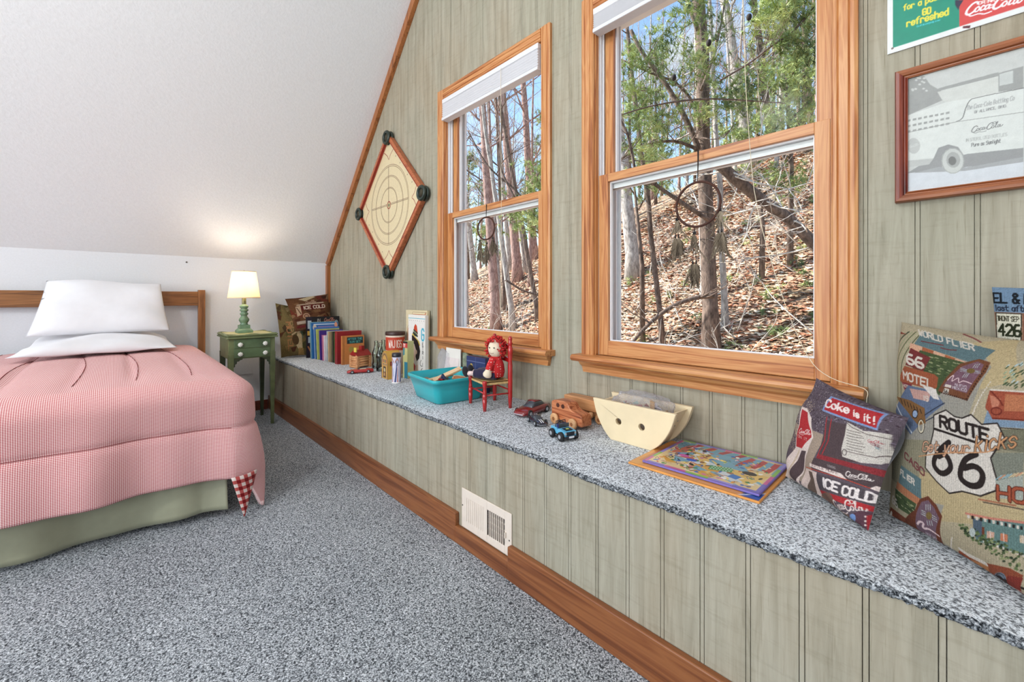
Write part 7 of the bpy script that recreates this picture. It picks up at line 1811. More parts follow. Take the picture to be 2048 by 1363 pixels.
# ---- doll chair
ch = thing('doll_chair', 'small red ladder-back doll chair with woven rush seat holding a rag doll', 'doll chair', (2.868, -.212, BZ), -15)
M_red = mat('glossy_red_paint', (176, 30, 30), .25, .05, 20, coat=.6)
hx, hy, SZ = .092, .070, .138
for sx in (-1, 1):
    MB().at(T(sx*hx, -hy, 0)).lathe([(.0085, 0), (.0105, .03), (.0112, .056), (.0098, .058), (.0112, .060), (.0118, .078), (.0095, .081), (.0105, .084), (.0095, .096), (.0075, .110), (.0085, .118), (.0112, .126), (.0118, .140), (.0105, .146), (.0, .147)], 18).build('front_leg', M_red, ch)
    MB().at(T(sx*hx, hy, 0)).lathe([(.0085, 0), (.0110, .05), (.0120, .140), (.0120, .215), (.0095, .235), (.0125, .262), (.0120, .268), (.0130, .272), (.0130, .300), (.0100, .306), (.0095, .318), (.0135, .324), (.0090, .332), (.0105, .345), (.0105, .352), (.006, .360), (0, .361)], 18).build('back_post', M_red, ch)
for z in (.085,):
    MB().tube([(-hx, -hy, z), (hx, -hy, z)], .0042, 8).build('stretcher', M_red, ch); MB().tube([(-hx, hy, z+.004), (hx, hy, z+.004)], .0042, 8).build('stretcher', M_red, ch)
    for sx in (-1, 1): MB().tube([(sx*hx, -hy, z-.010), (sx*hx, hy, z-.010)], .0042, 8).build('stretcher', M_red, ch)
for z in (.235, .300):
    mb = MB(); mb.prism([(x, z+q+.012*(1-(x/hx)**2)*(1 if q > 0 else .3)) for x, q in [(-hx, -.008), (-hx*.5, -.008), (0, -.008), (hx*.5, -.008), (hx, -.008), (hx, .010), (hx*.5, .010), (0, .010), (-hx*.5, .010), (-hx, .010)]], 1, hy-.003, hy+.003); mb.build('back_slat', M_red, ch)
def rush(u, v):
    x = (u-.5)*2*hx*.97; y = (v-.5)*2*hy*.97; e = max(abs(u-.5)*2, abs(v-.5)*2); return (x, y, .138+.004*(e > .9)-.004*(1-e)+.0012*math.sin(e*60))
mb = MB(); mb.grid(rush, 40, 40); mb.box((-hx, -hy, .124), (hx, hy, .134)); mb.build('rush_seat', mat('woven_rush', (198, 166, 112), .85, .15, 60, .3), ch, bevel=.002)

# ---- plain rag doll seated on the chair
dl = thing('rag_doll', 'rag doll with red yarn hair, dotted shirt and navy trousers on the small chair', 'doll', (2.905, -.205, BZ+.147), 25); dl.scale = (1.12, 1.12, 1.16)
HR = RZ(82)   # head turned towards the room
M_cloth = mat('doll_cream_cloth', (232, 216, 190), .9, .03, sheen=.2); M_navy = mat('doll_navy_cloth', (34, 28, 60), .9, .1, sheen=.2); M_bshoe = mat('doll_black_felt', (24, 22, 28), .9, sheen=.2)
m, nt, b = new_mat('dotted_red_cloth'); v = coords(nt, (95, 95, 95)); vo = N(nt, 'ShaderNodeTexVoronoi', Scale=1., Randomness=.25); nt.links.new(v, vo.inputs['Vector'])
r = ramp(nt, [(.17, (240, 222, 214)), (.24, (196, 36, 38))], vo.outputs['Distance']); nt.links.new(r.outputs[0], b.inputs['Base Color']); b.inputs['Roughness'].default_value = .9; M_dot = m
# local -x is forward
MB().lathe([(.006, 0), (.036, .006), (.042, .03), (.038, .06), (.028, .088), (.012, .098)], 20, (0, 0, .0)).build('torso', M_dot, dl)
MB().at(HR).ball((0, 0, .128), .036, sc=(.92, .98, 1.12)).build('head', M_cloth, dl)
hd = MB().at(HR); rgh = random.Random(2)
for i in range(420):
    a = rgh.uniform(0, 2*PI); b_ = rgh.uniform(-.75, 1); zz = b_; rr = math.sqrt(max(0, 1-b_*b_)); p = Vector((math.cos(a)*rr, math.sin(a)*rr, zz))
    if p.x < -.12 and -.92 < p.z < .60 and abs(p.y) < .74: continue
    c0 = Vector((0, 0, .130))+Vector((p.x*.037, p.y*.039, p.z*.044)); d_ = p+Vector((rgh.uniform(-.5, .5), rgh.uniform(-.5, .5), rgh.uniform(-.5, .5)))
    c1 = c0+d_*.010; c2 = c1+Vector((d_.y, -d_.x, d_.z*.3))*.006; hd.tube([c0, c1, c2, c0+p*.004], .0026, 4)
hd.build('yarn_hair', mat('red_yarn', (204, 52, 50), .95, .2, 60), dl)
for y in (-.012, .012): MB().at(HR).ball((-.0325, y, .134), .0030, 8, 6).build('eye', M_bshoe, dl)
MB().at(HR).tube(catmull([(-.0335, -.010, .112), (-.0355, 0, .109), (-.0335, .010, .112)], 4), .0008, 5).build('stitched_mouth', mat('mouth_thread', (120, 40, 40), .8), dl)
for s in (-1, 1):
    MB().tube(catmull([(0, s*.024, .082), (-.006, s*.044, .062), (-.010, s*.052, .040)], 5), [.016]*11, 12).build('sleeve', M_dot, dl)
    MB().tube(catmull([(-.008, s*.049, .048), (-.014, s*.054, .026), (-.020, s*.052, .012)], 5), [.013, .013, .014, .015, .017, .019, .020, .020, .019, .015, .008], 14).build('hand', M_cloth, dl)
    ys = s*.019
    MB().tube(catmull([(.012, ys, .018), (-.045, ys*1.1, .018), (-.095, ys*1.25, .016)], 6), [.024]*6+[.022]*4+[.019]*3, 14).build('trouser_leg', M_navy, dl)
    MB().tube([(-.092, ys*1.25, .016), (-.128, ys*1.35, .015)], .0105, 12).build('cuff', mat('pale_sock', (226, 196, 190), .9, .15, 80), dl)
    MB().at(T(-.140, ys*1.4, .022) @ RY(-20)).ball((0, 0, 0), .022, sc=(.72, .72, 1.15)).build('shoe', M_bshoe, dl)
MB().ball((-.020, .0, .030), .034, sc=(1, 1.15, .7)).build('trouser_seat', M_navy, dl)
MB().lathe([(.007, 0), (.007, .003)], 14, (-.035, -.0, .052)).build('button', mat('white_button', (230, 226, 220), .4), dl)

# ---- cradle-shaped wooden crate with a bag
cr = thing('cradle_box', 'cream painted wooden rocker-sided cradle box with two round holes in front', 'toy cradle', (3.690, -.125, BZ), 0)
M_cr = mat('cream_painted_wood', (232, 212, 174), .5, .03, 6, coat=.1)
def side(y0, y1, dx, hole):
    L = [(-.090, .0), (.082, .0)]; out = []
    right = catmull([(.082, 0), (.118, .030), (.155, .085), (.178, .150)], 6); left = catmull([(-.176, .150), (-.156, .085), (-.122, .030), (-.090, 0)], 6)
    pts = [(-.090, 0)]+right+left[:-1]
    n = len(pts)
    bm = bmesh.new(); vsb = [bm.verts.new((p[0]+dx, y0, p[1])) for p in pts]; outer = [bm.edges.new((vsb[i], vsb[(i+1) % n])) for i in range(n)]
    es = list(outer)
    if hole:
        for hx_ in (-.055, .045):
            hv = [bm.verts.new((hx_+.0125*math.cos(2*PI*i/20)+dx, y0, .077+.0125*math.sin(2*PI*i/20))) for i in range(20)]
            es += [bm.edges.new((hv[i], hv[(i+1) % 20])) for i in range(20)]
    bmesh.ops.triangle_fill(bm, edges=es, use_beauty=True)
    ex = bmesh.ops.extrude_face_region(bm, geom=bm.faces[:]); bmesh.ops.translate(bm, verts=[g for g in ex['geom'] if isinstance(g, bmesh.types.BMVert)], vec=(0, y1-y0, 0))
    bmesh.ops.recalc_face_normals(bm, faces=bm.faces[:])
    me = bpy.data.meshes.new('side_panel'); bm.to_mesh(me); bm.free(); o = bpy.data.objects.new('side_panel', me); COL.objects.link(o); me.materials.append(M_cr); o.parent = cr
    bv = o.modifiers.new('bevel', 'BEVEL'); bv.width = .003; bv.segments = 3; bv.limit_method = 'ANGLE'; bv.angle_limit = math.radians(50)
side(-.080, -.064, 0, True); side(.062, .078, -.008, False)
for s, a, b_ in ((1, .072, .142), (-1, -.076, -.146)):
    mb = MB(); mb.prism([(a, .010), (a+s*.010, .010), (b_+s*.010, .140), (b_, .140)], 1, -.064, .062); mb.build('end_panel', M_cr, cr, bevel=.001)
sbox('bottom_panel', (-.080, -.064, .008), (.078, .062, .018), M_cr, cr)
pg = thing('bag_of_pieces', 'clear plastic bag of small craft pieces heaped in the cradle box', 'plastic bag', (3.690, -.125, BZ+.055))
crumple(MB(), .128, .058, .064, 11, 40).build('bag', M_film, pg)
rg2 = random.Random(21); cl = [(196, 150, 90), (120, 110, 120), (200, 180, 150), (90, 90, 110), (176, 90, 70), (150, 170, 150), (214, 206, 210)]
for i in range(34):
    x, y = rg2.uniform(-.095, .095), rg2.uniform(-.036, .036); s = rg2.uniform(.008, .017); zz = .040+.040*(1-(x/.12)**2)+rg2.uniform(-.02, .012)
    MB().at(T(x, y, zz) @ RZ(rg2.uniform(0, 360)) @ RX(rg2.uniform(0, 90))).prism([(0, s), (s, -s*.4), (-s*.8, -s*.6)] if i % 2 else [(s, s), (s, -s), (-s, -s), (-s, s)], 2, 0, .003).build('craft_piece', mat('piece_%d' % (i % 7), cl[i % 7], .5), pg)

# ---- picture puzzles lying flat
def puzzle(name, label, x0, y0, rz, w, d, z, rim, img, cat='puzzle'):
    t = thing(name, label, cat, (x0, y0, z), rz)
    sbox('tray', (0, 0, 0), (w, d, .0065), rim, t, bevel=.0015)
    if img is not None:
        h_, w2 = img.shape[:2]; painted('picture', flat_grid((.004, .004, .0069), (w-.008, 0, 0), (0, d-.008, 0), w2, h_), img, paint_mat(.35, 0, .5, .3), t)
    return t
c = Cv(80, 60, (222, 154, 76)); c.rect(88, 0, 100, 14, (40, 84, 160)); c.line([(86, 0), (100, 16)], 1.4, (230, 230, 235)); c.rect(4, 10, 84, 70, (196, 120, 76)); c.rect(10, 16, 60, 60, (170, 60, 70))
puzzle('tray_puzzle', 'orange-edged tray puzzle with a blue corner, underneath the busy cartoon puzzle', 3.786, -.372, 1.5, .398, .310, BZ+.001, mat('orange_card', (222, 150, 72), .5), c.out())
c = Cv(320, 250, (226, 200, 150)); r4 = random.Random(5)
for i in range(26): c.poly([(r4.uniform(0, 100), r4.uniform(0, 78)) for _ in range(4)], r4.choice([(226, 190, 110), (206, 214, 220), (214, 160, 70), (230, 214, 180), (120, 170, 190), (198, 110, 90)]))
for i in range(9): c.poly([(8+i*7, 62), (13+i*7, 62), (18+i*7, 74), (12+i*7, 74)], [(110, 160, 180), (176, 60, 66)][i % 2])
for i in range(7): c.poly([(60+i*6, 50-i), (64+i*6, 50-i), (72+i*5, 70), (66+i*5, 72)], [(120, 170, 196), (190, 64, 70)][i % 2])
for i in range(160):
    x, y = r4.uniform(5, 95), r4.uniform(6, 66); q = r4.choice([(220, 150, 60), (240, 236, 230), (60, 110, 190), (190, 50, 50), (70, 140, 80), (40, 36, 44), (214, 120, 160), (240, 214, 120), (160, 110, 70)])
    c.ell(x, y, r4.uniform(.8, 3.2), r4.uniform(.7, 2.2), q, r4.uniform(0, 180))
for i in range(70):
    x, y = r4.uniform(5, 95), r4.uniform(6, 66); c.smooth([(x, y), (x+r4.uniform(-5, 5), y+r4.uniform(-3, 3)), (x+r4.uniform(-7, 7), y+r4.uniform(-4, 4))], .5, r4.choice([(50, 40, 50), (60, 90, 150), (150, 60, 50)]))
c.poly([(52, 20), (70, 26), (68, 36), (50, 30)], (70, 150, 90))
for i in range(7):
    for j in range(3): c.ell(53+i*2.4, 23+j*3.4+i*.8, .8, .8, (220, 232, 214))
c.poly([(70, 16), (78, 14), (80, 22), (72, 24)], (60, 120, 190)); c.ell(22, 36, 5, 3, (206, 90, 170)); c.ell(32, 30, 5, 3, (50, 100, 200)); c.ell(82, 34, 6, 4, (40, 34, 44))
for i in range(20):
    k = i*5; q = [(120, 110, 190), (206, 96, 150), (140, 190, 90), (150, 140, 214)]
    c.rect(k, 0, k+5, 3.6, q[(i//4) % 4]); c.rect(k, 74.5, k+5, 78.2, q[(i//3+2) % 4])
for i in range(16):
    k = i*5; c.rect(0, k, 3, k+5, q[(i//3+1) % 4]); c.rect(97, k, 100, k+5, q[(i//4) % 4])
puzzle('cartoon_puzzle', 'busy multicoloured picture puzzle lying on top of the orange-edged one', 3.822, -.345, 1.8, .352, .305, BZ+.0092, mat('purple_card', (120, 104, 176), .5), c.out())

# ---- throw pillows
def small_art(n, bgc, accents, txt):
    c = Cv(n, n, bgc); rq = random.Random(n)
    for i in range(46):
        x, y = rq.uniform(0, 100), rq.uniform(0, 100); c.poly([(x, y), (x+rq.uniform(5, 22), y+rq.uniform(-4, 8)), (x+rq.uniform(0, 20), y+rq.uniform(4, 18)), (x-4, y+8)], rq.choice(accents))
    for (t_, x, y, h, col, a_) in txt: c.text(t_, x, y, h, col, h*.2, ang=a_)
    return c
c = small_art(150, (120, 104, 66), [(104, 84, 50), (140, 116, 74), (92, 88, 52), (84, 50, 34), (150, 130, 92), (74, 58, 38)], [('MOTEL', 22, 64, 13, (170, 120, 80), -90), ('66', 34, 66, 13, (176, 140, 96), -90), ('Rodeo', 60, 66, 9, (110, 130, 110), -88)])
c.poly([(44, 20), (52, 46), (58, 48), (64, 40), (62, 12), (52, 8)], (216, 190, 146)); c.ell(58, 50, 5, 4, (220, 200, 170)); c.poly([(50, 14), (64, 14), (66, 0), (48, 0)], (176, 140, 84)); c.line([(36, 40), (50, 46)], 3, (210, 180, 140)); c.ell(44, 30, 10, 10, (92, 70, 44)); c.poly([(66, 60), (98, 58), (98, 66), (70, 68)], (150, 122, 84))
pillow('throw_pillow', 'olive-brown tapestry pillow with sideways road-sign lettering at the far left end of the seat', 'throw pillow',
       [(.255, -.515, .50), (.305, -.225, .50), (.175, -.245, .955), (.120, -.530, .995)], .09, c.out(.10, .2), 150, (60, 44, 30), 'tapestry throw pillows in the left corner', .05, 4)
c = small_art(151, (104, 68, 44), [(84, 46, 32), (128, 90, 60), (110, 50, 38), (70, 40, 30), (140, 106, 76)], [])
c.poly([(26, 92), (60, 100), (66, 94), (40, 84)], (206, 186, 150)); c.rect(22, 56, 84, 72, (98, 32, 26)); c.text('ICE COLD', 30, 59, 9, (226, 206, 186), 2.4); c.rect(18, 73, 84, 76, (200, 176, 150)); c.coke(40, 76, 26, (206, 170, 150)); c.poly([(14, 70), (26, 72), (24, 44), (12, 40)], (196, 166, 136)); c.line([(16, 66), (22, 46)], 2, (90, 50, 40)); c.ell(34, 38, 9, 9, (180, 140, 110)); c.ring(34, 38, 5, 1.6, (100, 50, 40)); c.rect(8, 18, 34, 26, (190, 170, 150)); c.rect(6, 8, 36, 14, (110, 40, 40))
pillow('throw_pillow', 'small brown pillow lettered ICE COLD perched above the black picture book', 'throw pillow',
       [(.330, -.418, .735), (.360, -.085, .745), (.175, -.070, 1.085), (.205, -.470, 1.035)], .09, c.out(.10, .2), 151, (58, 34, 24), 'tapestry throw pillows in the left corner', .05, 8)
c = small_art(90, (112, 80, 50), [(92, 60, 38), (140, 106, 72), (76, 44, 34)], []); c.coke(46, 56, 40, (206, 160, 140))
pillow('throw_pillow', 'brown tapestry pillow tucked in the corner against the plank wall', 'throw pillow',
       [(.100, -.185, .50), (.230, -.050, .50), (.140, -.040, 1.00), (.050, -.20, .97)], .05, c.out(.10, .2), 90, (58, 40, 30), 'tapestry throw pillows in the left corner', .05, 9)
c = Cv(260, 260, (90, 80, 90)); art_ice_cold(c)
pillow('throw_pillow', 'plum and red tapestry pillow lettered ICE COLD below the right window corner', 'throw pillow',
       [(4.178, -.120, .502), (4.408, -.335, .502), (4.470, -.24, .762), (4.250, -.085, .808)], .13, c.out(.06, .10), 260, (26, 20, 34), 'tapestry throw pillows at the right end', .05, 1, .18, back_flat=.55)
c = Cv(400, 400, (170, 158, 132)); art_route(c)
pillow('throw_pillow', 'large beige tapestry pillow with a ROUTE 66 shield and motel signs', 'throw pillow',
       [(4.428, -.191, .50), (4.745, -.525, .50), (4.80, -.32, .955), (4.437, -.04, .982)], .13, c.out(.05, .10), 400, (26, 22, 26), 'tapestry throw pillows at the right end', .04, 6, .18, .003, .35)
c = Cv(380, 380, (150, 112, 90), 1); c.rect(0, 86.5, 100, 100, (112, 136, 160)); c.text('EL & B', .6, 91.5, 5, (30, 34, 40), 1.1, sx=.7); c.text('last after', 1, 87.4, 2.8, (40, 44, 60), .6, sx=.8)
c.rect(.8, 67, 11.6, 86, (214, 210, 190)); c.line([(.8, 67), (11.2, 67), (12, 86), (1, 86), (.8, 67)], .5, (60, 56, 48)); c.text('THONT SEP', 1.6, 82, 2.4, (70, 66, 50), .45, sx=.52); c.text('426', 2, 74.5, 5.6, (44, 48, 30), 1.2, sx=.7); c.text('MOUNTAINS', 1.6, 70.4, 2.4, (70, 66, 50), .4, sx=.5); c.line([(2, 68.4), (10, 68.4)], .5, (30, 30, 30))
c.rect(12.6, 50, 100, 86, (130, 78, 64)); c.text('HO', 15, 68, 12, (90, 40, 36), 2.4)
pillow('throw_pillow', 'tapestry pillow with a white 426 road sign, behind the large beige pillow', 'throw pillow',
       [(4.612, -.10, .62), (5.02, -.24, .60), (5.02, -.12, 1.07), (4.604, -.048, 1.075)], .09, c.out(.06, .10), 380, (30, 26, 30), 'tapestry throw pillows at the right end', .03, 12, .18, .002)

# ------------------------------------------------------------------ things hung on the plank wall
def picframe(name, label, x0, x1, z0, z1, fw, m1, m2, art, wpx, hpx, y=-.022):
    t = thing(name, label, 'framed picture', ((x0+x1)/2, 0, (z0+z1)/2)); cx, cz = (x0+x1)/2, (z0+z1)/2
    w, h = (x1-x0)/2, (z1-z0)/2
    prof = [(0, 0), (0, -.020), (.003, -.026), (.010, -.027), (.017, -.024), (.019, -.018), (.022, -.0175), (.025, -.021), (fw, -.020), (fw, -.012), (fw, 0)]
    for s, nm in ((-1, 'left'), (1, 'right')):
        vs = []; k = len(prof)
        for e in (-1, 1):
            for (q, yy) in prof: vs.append((s*(w-q), yy, e*(h-q)))
        MB().add(vs, [(i, k+i, k+(i+1) % k, (i+1) % k) if s < 0 else (i, (i+1) % k, k+(i+1) % k, k+i) for i in range(k)]).build('frame_stile', m1, t)
        vs = []
        for e in (-1, 1):
            for (q, yy) in prof: vs.append((e*(w-q), yy, s*(h-q)))
        MB().add(vs, [(i, k+i, k+(i+1) % k, (i+1) % k) if s > 0 else (i, (i+1) % k, k+(i+1) % k, k+i) for i in range(k)]).build('frame_rail', m2, t)
    iw, ih = w-fw, h-fw
    painted('print', flat_grid((-iw-.002, -.013, -ih-.002), (2*iw+.004, 0, 0), (0, 0, 2*ih+.004), wpx, hpx), art, paint_mat(.6), t)
    sbox('glazing', (-iw-.002, -.0165, -ih-.002), (iw+.002, -.015, ih+.002), M_glass, t)
    return t
c = Cv(420, 282, (206, 204, 204)); art_truck_photo(c)
picframe('framed_photograph', 'reddish-brown framed faded photograph of an old delivery truck', 4.421, 4.947, 1.315, 1.682, .027,
         wood('frame_mahogany_z', (52, 14, 10), (104, 34, 20), (134, 56, 30), axis=2), wood('frame_mahogany_x', (84, 38, 16), (134, 72, 36), (158, 92, 50), axis=0), c.out(.012), 420, 282)
c = Cv(440, 296, (226, 228, 226)); art_refresh_poster(c)
po = thing('tin_sign', 'green and red printed drink sign with white border above the framed photograph', 'sign', (4.711, 0, 1.95))
sbox('backing', (-.308, -.004, -.205), (.309, 0, .210), mat('sign_white', (228, 230, 228), .35, .01), po, bevel=.001)
painted('print', flat_grid((-.308, -.0048, -.205), (.617, 0, 0), (0, 0, .415), 440, 296), c.out(), paint_mat(.35, 0, .5, .3), po)
MB().lathe([(.003, 0), (.003, .002)], 10, (-.297, -.0052, -.192), axis=1).build('tack', mat('tack_grey', (110, 100, 96), .4, metal=.8), po)

# carrom board hung as a diamond
cb = thing('carrom_board', 'square wooden carrom game board hung as a diamond beside the sloped ceiling', 'game board', (1.383, -.012, 1.782), 0)
S_ = .565; hs = S_  # half diagonal
R45 = RY(45); a_ = hs/math.sqrt(2)
M_cf = wood('carrom_frame', (124, 52, 26), (164, 84, 46), (186, 108, 66), axis=0)
c = Cv(330, 330, (224, 208, 168), 2); LN = (120, 92, 66); RD = (150, 66, 48)
for r, w in ((39.5, .5), (38, .5), (29, .45), (27.8, .45), (17.5, .4), (16.6, .4)): c.ring(50, 50, r, w, LN)
for s in ((1, 1), (1, -1)): c.line([(50-27*s[0], 50-27*s[1]), (50+27*s[0], 50+27*s[1])], .6, LN); c.line([(50-28*s[0], 50-26.4*s[1]), (50+26.4*s[0], 50+28*s[1])], .5, LN)
c.ell(50, 50, 4, 4, RD); c.ell(50, 50, 2.8, 2.8, (210, 190, 140)); c.ell(50, 50, 1.6, 1.6, (90, 110, 80))
c.line([(4, 4), (96, 4), (96, 96), (4, 96), (4, 4)], .8, RD)
for cx, cy, sx, sy in ((0, 0, 1, 1), (100, 0, -1, 1), (100, 100, -1, -1), (0, 100, 1, -1)):
    c.smooth([(cx+sx*5, cy+sy*19), (cx+sx*13, cy+sy*17.5), (cx+sx*18, cy+sy*18), (cx+sx*17.5, cy+sy*13), (cx+sx*19, cy+sy*5)], .7, RD)
    for q in (28, 40, 60, 72): c.ell(cx+sx*q, cy+sy*8, .55, .55, (70, 60, 50))
P = flat_grid((-a_, 0, -a_), (2*a_, 0, 0), (0, 0, 2*a_), 330, 330); P[..., 1] = -.014; M3 = np.array(R45)[:3, :3]
painted('playing_surface', P@M3.T, c.out(), paint_mat(.4, 0, .5, .2), cb)
MB().at(R45).box((-a_, -.012, -a_), (a_, .004, a_)).build('plywood_back', mat('plywood', (190, 160, 110), .7, .1), cb)
for k in range(4):
    MB().at(R45 @ RY(90*k)).box((-a_-.004, -.034, a_-.022), (a_+.004, .006, a_+.008)).build('side_rail', M_cf, cb, bevel=.004)
    MB().at(R45 @ RY(90*k)).box((-a_+.03, -.0345, a_-.026), (a_-.03, -.014, a_-.0215)).build('inner_edge', mat('carrom_red_edge', (150, 40, 26), .4, .08), cb)
M_pk = mat('carrom_pocket_green', (26, 42, 32), .4, .15, coat=.3); M_nt = mat('pocket_net', (66, 60, 44), .9, .35, 160, .5)
for k in range(4):
    a = PI/2*k; px, pz = (hs-.034)*math.cos(a), (hs-.034)*math.sin(a)
    ring = [(px+.044*math.cos(t), -.036, pz+.044*math.sin(t)) for t in np.linspace(0, 2*PI, 33)[:-1]]
    pc = MB().tube([(p[0], -.036, p[2]) for p in ring], .013, 8, closed=True).build('pocket_rim', M_pk, cb)
    MB().tube([(p[0], -.008, p[2]) for p in ring], .012, 8, closed=True).build('lower_rim', M_pk, pc)
    MB().at(T(px, 0, pz)).lathe([(.040, -.037), (.0, -.038)], 24, axis=1).build('net', M_nt, pc)

# ------------------------------------------------------------------ dream catchers hung from the meeting rails
M_lea = mat('brown_leather', (66, 32, 18), .7, .2, 60, .2); M_bead = mat('black_bead', (20, 18, 20), .3); M_thong = mat('dark_thong', (40, 26, 20), .8)
def feather_mat():
    m, nt, b = new_mat('grey_brown_feather'); v = coords(nt, (60, 60, 8)); n = N(nt, 'ShaderNodeTexNoise', Scale=1., Detail=4.); nt.links.new(v, n.inputs['Vector'])
    r = ramp(nt, [(.3, (70, 58, 46)), (.55, (120, 106, 88)), (.75, (168, 154, 132))], n.outputs['Fac']); nt.links.new(r.outputs[0], b.inputs['Base Color']); b.inputs['Roughness'].default_value = .9; return m
M_fe = feather_mat()
def feather(mb, p, d, L, w, curl, rg, plane=Vector((1, 0, 0))):
    """fluffy base narrowing into a curved quill tip"""
    p = Vector(p); d = Vector(d).normalized(); side = plane; pts = []
    for i in range(13):
        t = i/12; pts.append(p+d*L*t+side*curl*L*t*t)
    # quill
    mb.tube(pts, [.0012*(1-.7*i/12) for i in range(13)], 4)
    # barbs
    for i in range(110):
        t = rg.random()**1.1*.97; j = t*12; k = min(11, int(j)); q = pts[k].lerp(pts[k+1], j-k)
        ww = w*(1.0 if t < .5 else .28*(1-t)/.5+.14)*rg.uniform(.6, 1.1); s = rg.choice((-1, 1))
        e = q+side*s*ww*.62+d*ww*rg.uniform(.9, 1.8)+Vector((0, rg.uniform(-1, 1)*ww*.5, 0)); h = (e-q)
        nrm = Vector((0, 1, 0)).cross(h).normalized()*.0009
        mb.add([tuple(q-nrm*1.5), tuple(q+nrm*1.5), tuple(e+nrm*.4), tuple(e-nrm*.4)], [(0, 1, 2, 3)])
def catcher(label, x, z, r, ztop, ztopknot, drops, yaw, seed):
    rg = random.Random(seed); t = thing('dream_catcher', label, 'dream catcher', (x, -.012, z), yaw, 'feathered hoops hung on the windows')
    ring = [(r*math.cos(a), 0, r*math.sin(a)) for a in np.linspace(0, 2*PI, 49)[:-1]]
    MB().tube(ring, .0048, 8, closed=True).build('hoop', M_lea, t)
    MB().tube([(0, 0, r), (.001, .002, ztopknot-z), (0, .004, ztop-z)], [.0014, .0030, .0036], 6).build('hanging_strap', M_thong, t)
    for (dx, dz, L1, L2) in drops:
        st = Vector((dx*r, 0, dz*r)); f = MB(); cd = MB(); bd = MB()
        for q, off in enumerate((-.006, .007)):
            e = st+Vector((off, 0, -L1)); cd.tube([tuple(st), tuple(e)], .0011, 5)
            m1 = st+Vector((off*.5, 0, -.018)); bd.tube([tuple(m1), tuple(m1+Vector((0, 0, -.010)))], .0032, 8); 
            bd.tube([tuple(e), tuple(e+Vector((0, 0, -.010)))], .0032, 8)
            for s in range(3): feather(f, e+Vector((0, 0, -.006)), (rg.uniform(-.18, .18), rg.uniform(-.1, .1), -1), L2*rg.uniform(.8, 1.1), .026, rg.uniform(-.5, .5), rg)
        for s in range(3): feather(f, st+Vector((rg.uniform(-.004, .004), 0, -.024)), (rg.uniform(-.12, .12), 0, -1), L2*rg.uniform(.7, 1.), .017, rg.choice((-1, 1))*rg.uniform(.3, .9), rg)
        cd.build('thong', M_thong, t); bd.build('beads', M_bead, t); f.build('feathers', M_fe, t)
    return t
catcher('brown leather dream catcher hoop with grey feathers hanging in the large right window', 3.857, 1.401, .084, 1.607, 1.575, [(-.98, -.28, .085, .115), (-.15, -1.0, .130, .120), (.97, -.12, .095, .110)], 0, 1)
catcher('dark dream catcher hoop with bunched brown feathers hanging in the left window', 2.590, 1.458, .066, 1.600, 1.57, [(-.75, -.72, .070, .085), (.1, -1.0, .06, .10), (.8, -.60, .035, .095)], 10, 5)
# ------------------------------------------------------------------ the wooded hillside outside
def terr(x, y):
    t = -3.2+.574*y+.156*x; cap = 9.6+.28*x; m_ = min(t, cap)
    return m_-math.log(math.exp(-(t-m_)*.8)+math.exp(-(cap-m_)*.8))/.8
def ground(x, y): return terr(x, y)+.10*mnoise.noise(Vector((x*.8, y*.8, 0)))+.04*mnoise.noise(Vector((x*3, y*3, 4)))-.04
m, nt, b = new_mat('leaf_litter_ground'); v = coords(nt)
vo = N(nt, 'ShaderNodeTexVoronoi', Scale=14.); nt.links.new(v, vo.inputs['Vector']); n1 = N(nt, 'ShaderNodeTexNoise', Scale=.9, Detail=5.); nt.links.new(v, n1.inputs['Vector'])
sp = N(nt, 'ShaderNodeSeparateColor'); nt.links.new(vo.outputs['Color'], sp.inputs[0])
r1 = ramp(nt, [(0., (92, 66, 52)), (.3, (150, 116, 94)), (.55, (192, 160, 136)), (.8, (220, 194, 170)), (1., (120, 84, 62))], sp.outputs[0])
r2 = ramp(nt, [(.42, (255, 255, 255)), (.62, (150, 152, 110))], n1.outputs['Fac'])
mm = N(nt, 'ShaderNodeMix', data_type='RGBA', blend_type='MULTIPLY'); mm.inputs['Factor'].default_value = .6
nt.links.new(r1.outputs[0], mm.inputs['A']); nt.links.new(r2.outputs[0], mm.inputs['B']); nt.links.new(mm.outputs['Result'], b.inputs['Base Color']); b.inputs['Roughness'].default_value = .95
bumpn(nt, b, vo.outputs['Distance'], .8, .06)
gxs = list(np.linspace(-60, -20, 40))+list(np.linspace(-19.6, 9, 110))+list(np.linspace(10, 30, 14)); gys = list(np.linspace(.45, 24, 110))+list(np.linspace(25, 90, 40))
mb = MB(); nX = len(gxs); mb.v = [(x, y, ground(x, y)) for y in gys for x in gxs]; mb.f = [(j*nX+i, j*nX+i+1, (j+1)*nX+i+1, (j+1)*nX+i) for j in range(len(gys)-1) for i in range(nX-1)]; mb.sm = [True]*len(mb.f)
hill = mb.build('hillside_ground', m); hill['kind'] = 'structure'
def bark(name, d, l, s=6):
    m, nt, b = new_mat(name); v = coords(nt, (s*3, s*3, s)); n = N(nt, 'ShaderNodeTexNoise', Scale=1., Detail=6., Roughness=.7); nt.links.new(v, n.inputs['Vector'])
    r = ramp(nt, [(.35, d), (.65, l)], n.outputs['Fac']); nt.links.new(r.outputs[0], b.inputs['Base Color']); b.inputs['Roughness'].default_value = .95; bumpn(nt, b, n.outputs['Fac'], .8, .03); return m
B_dark = bark('pine_bark', (66, 54, 48), (134, 114, 102)); B_grey = bark('grey_bark', (122, 114, 108), (198, 190, 184)); B_pur = bark('reddish_bark', (116, 88, 82), (186, 154, 144)); B_wht = bark('bleached_wood', (190, 180, 170), (232, 224, 214))
rt = random.Random(17)
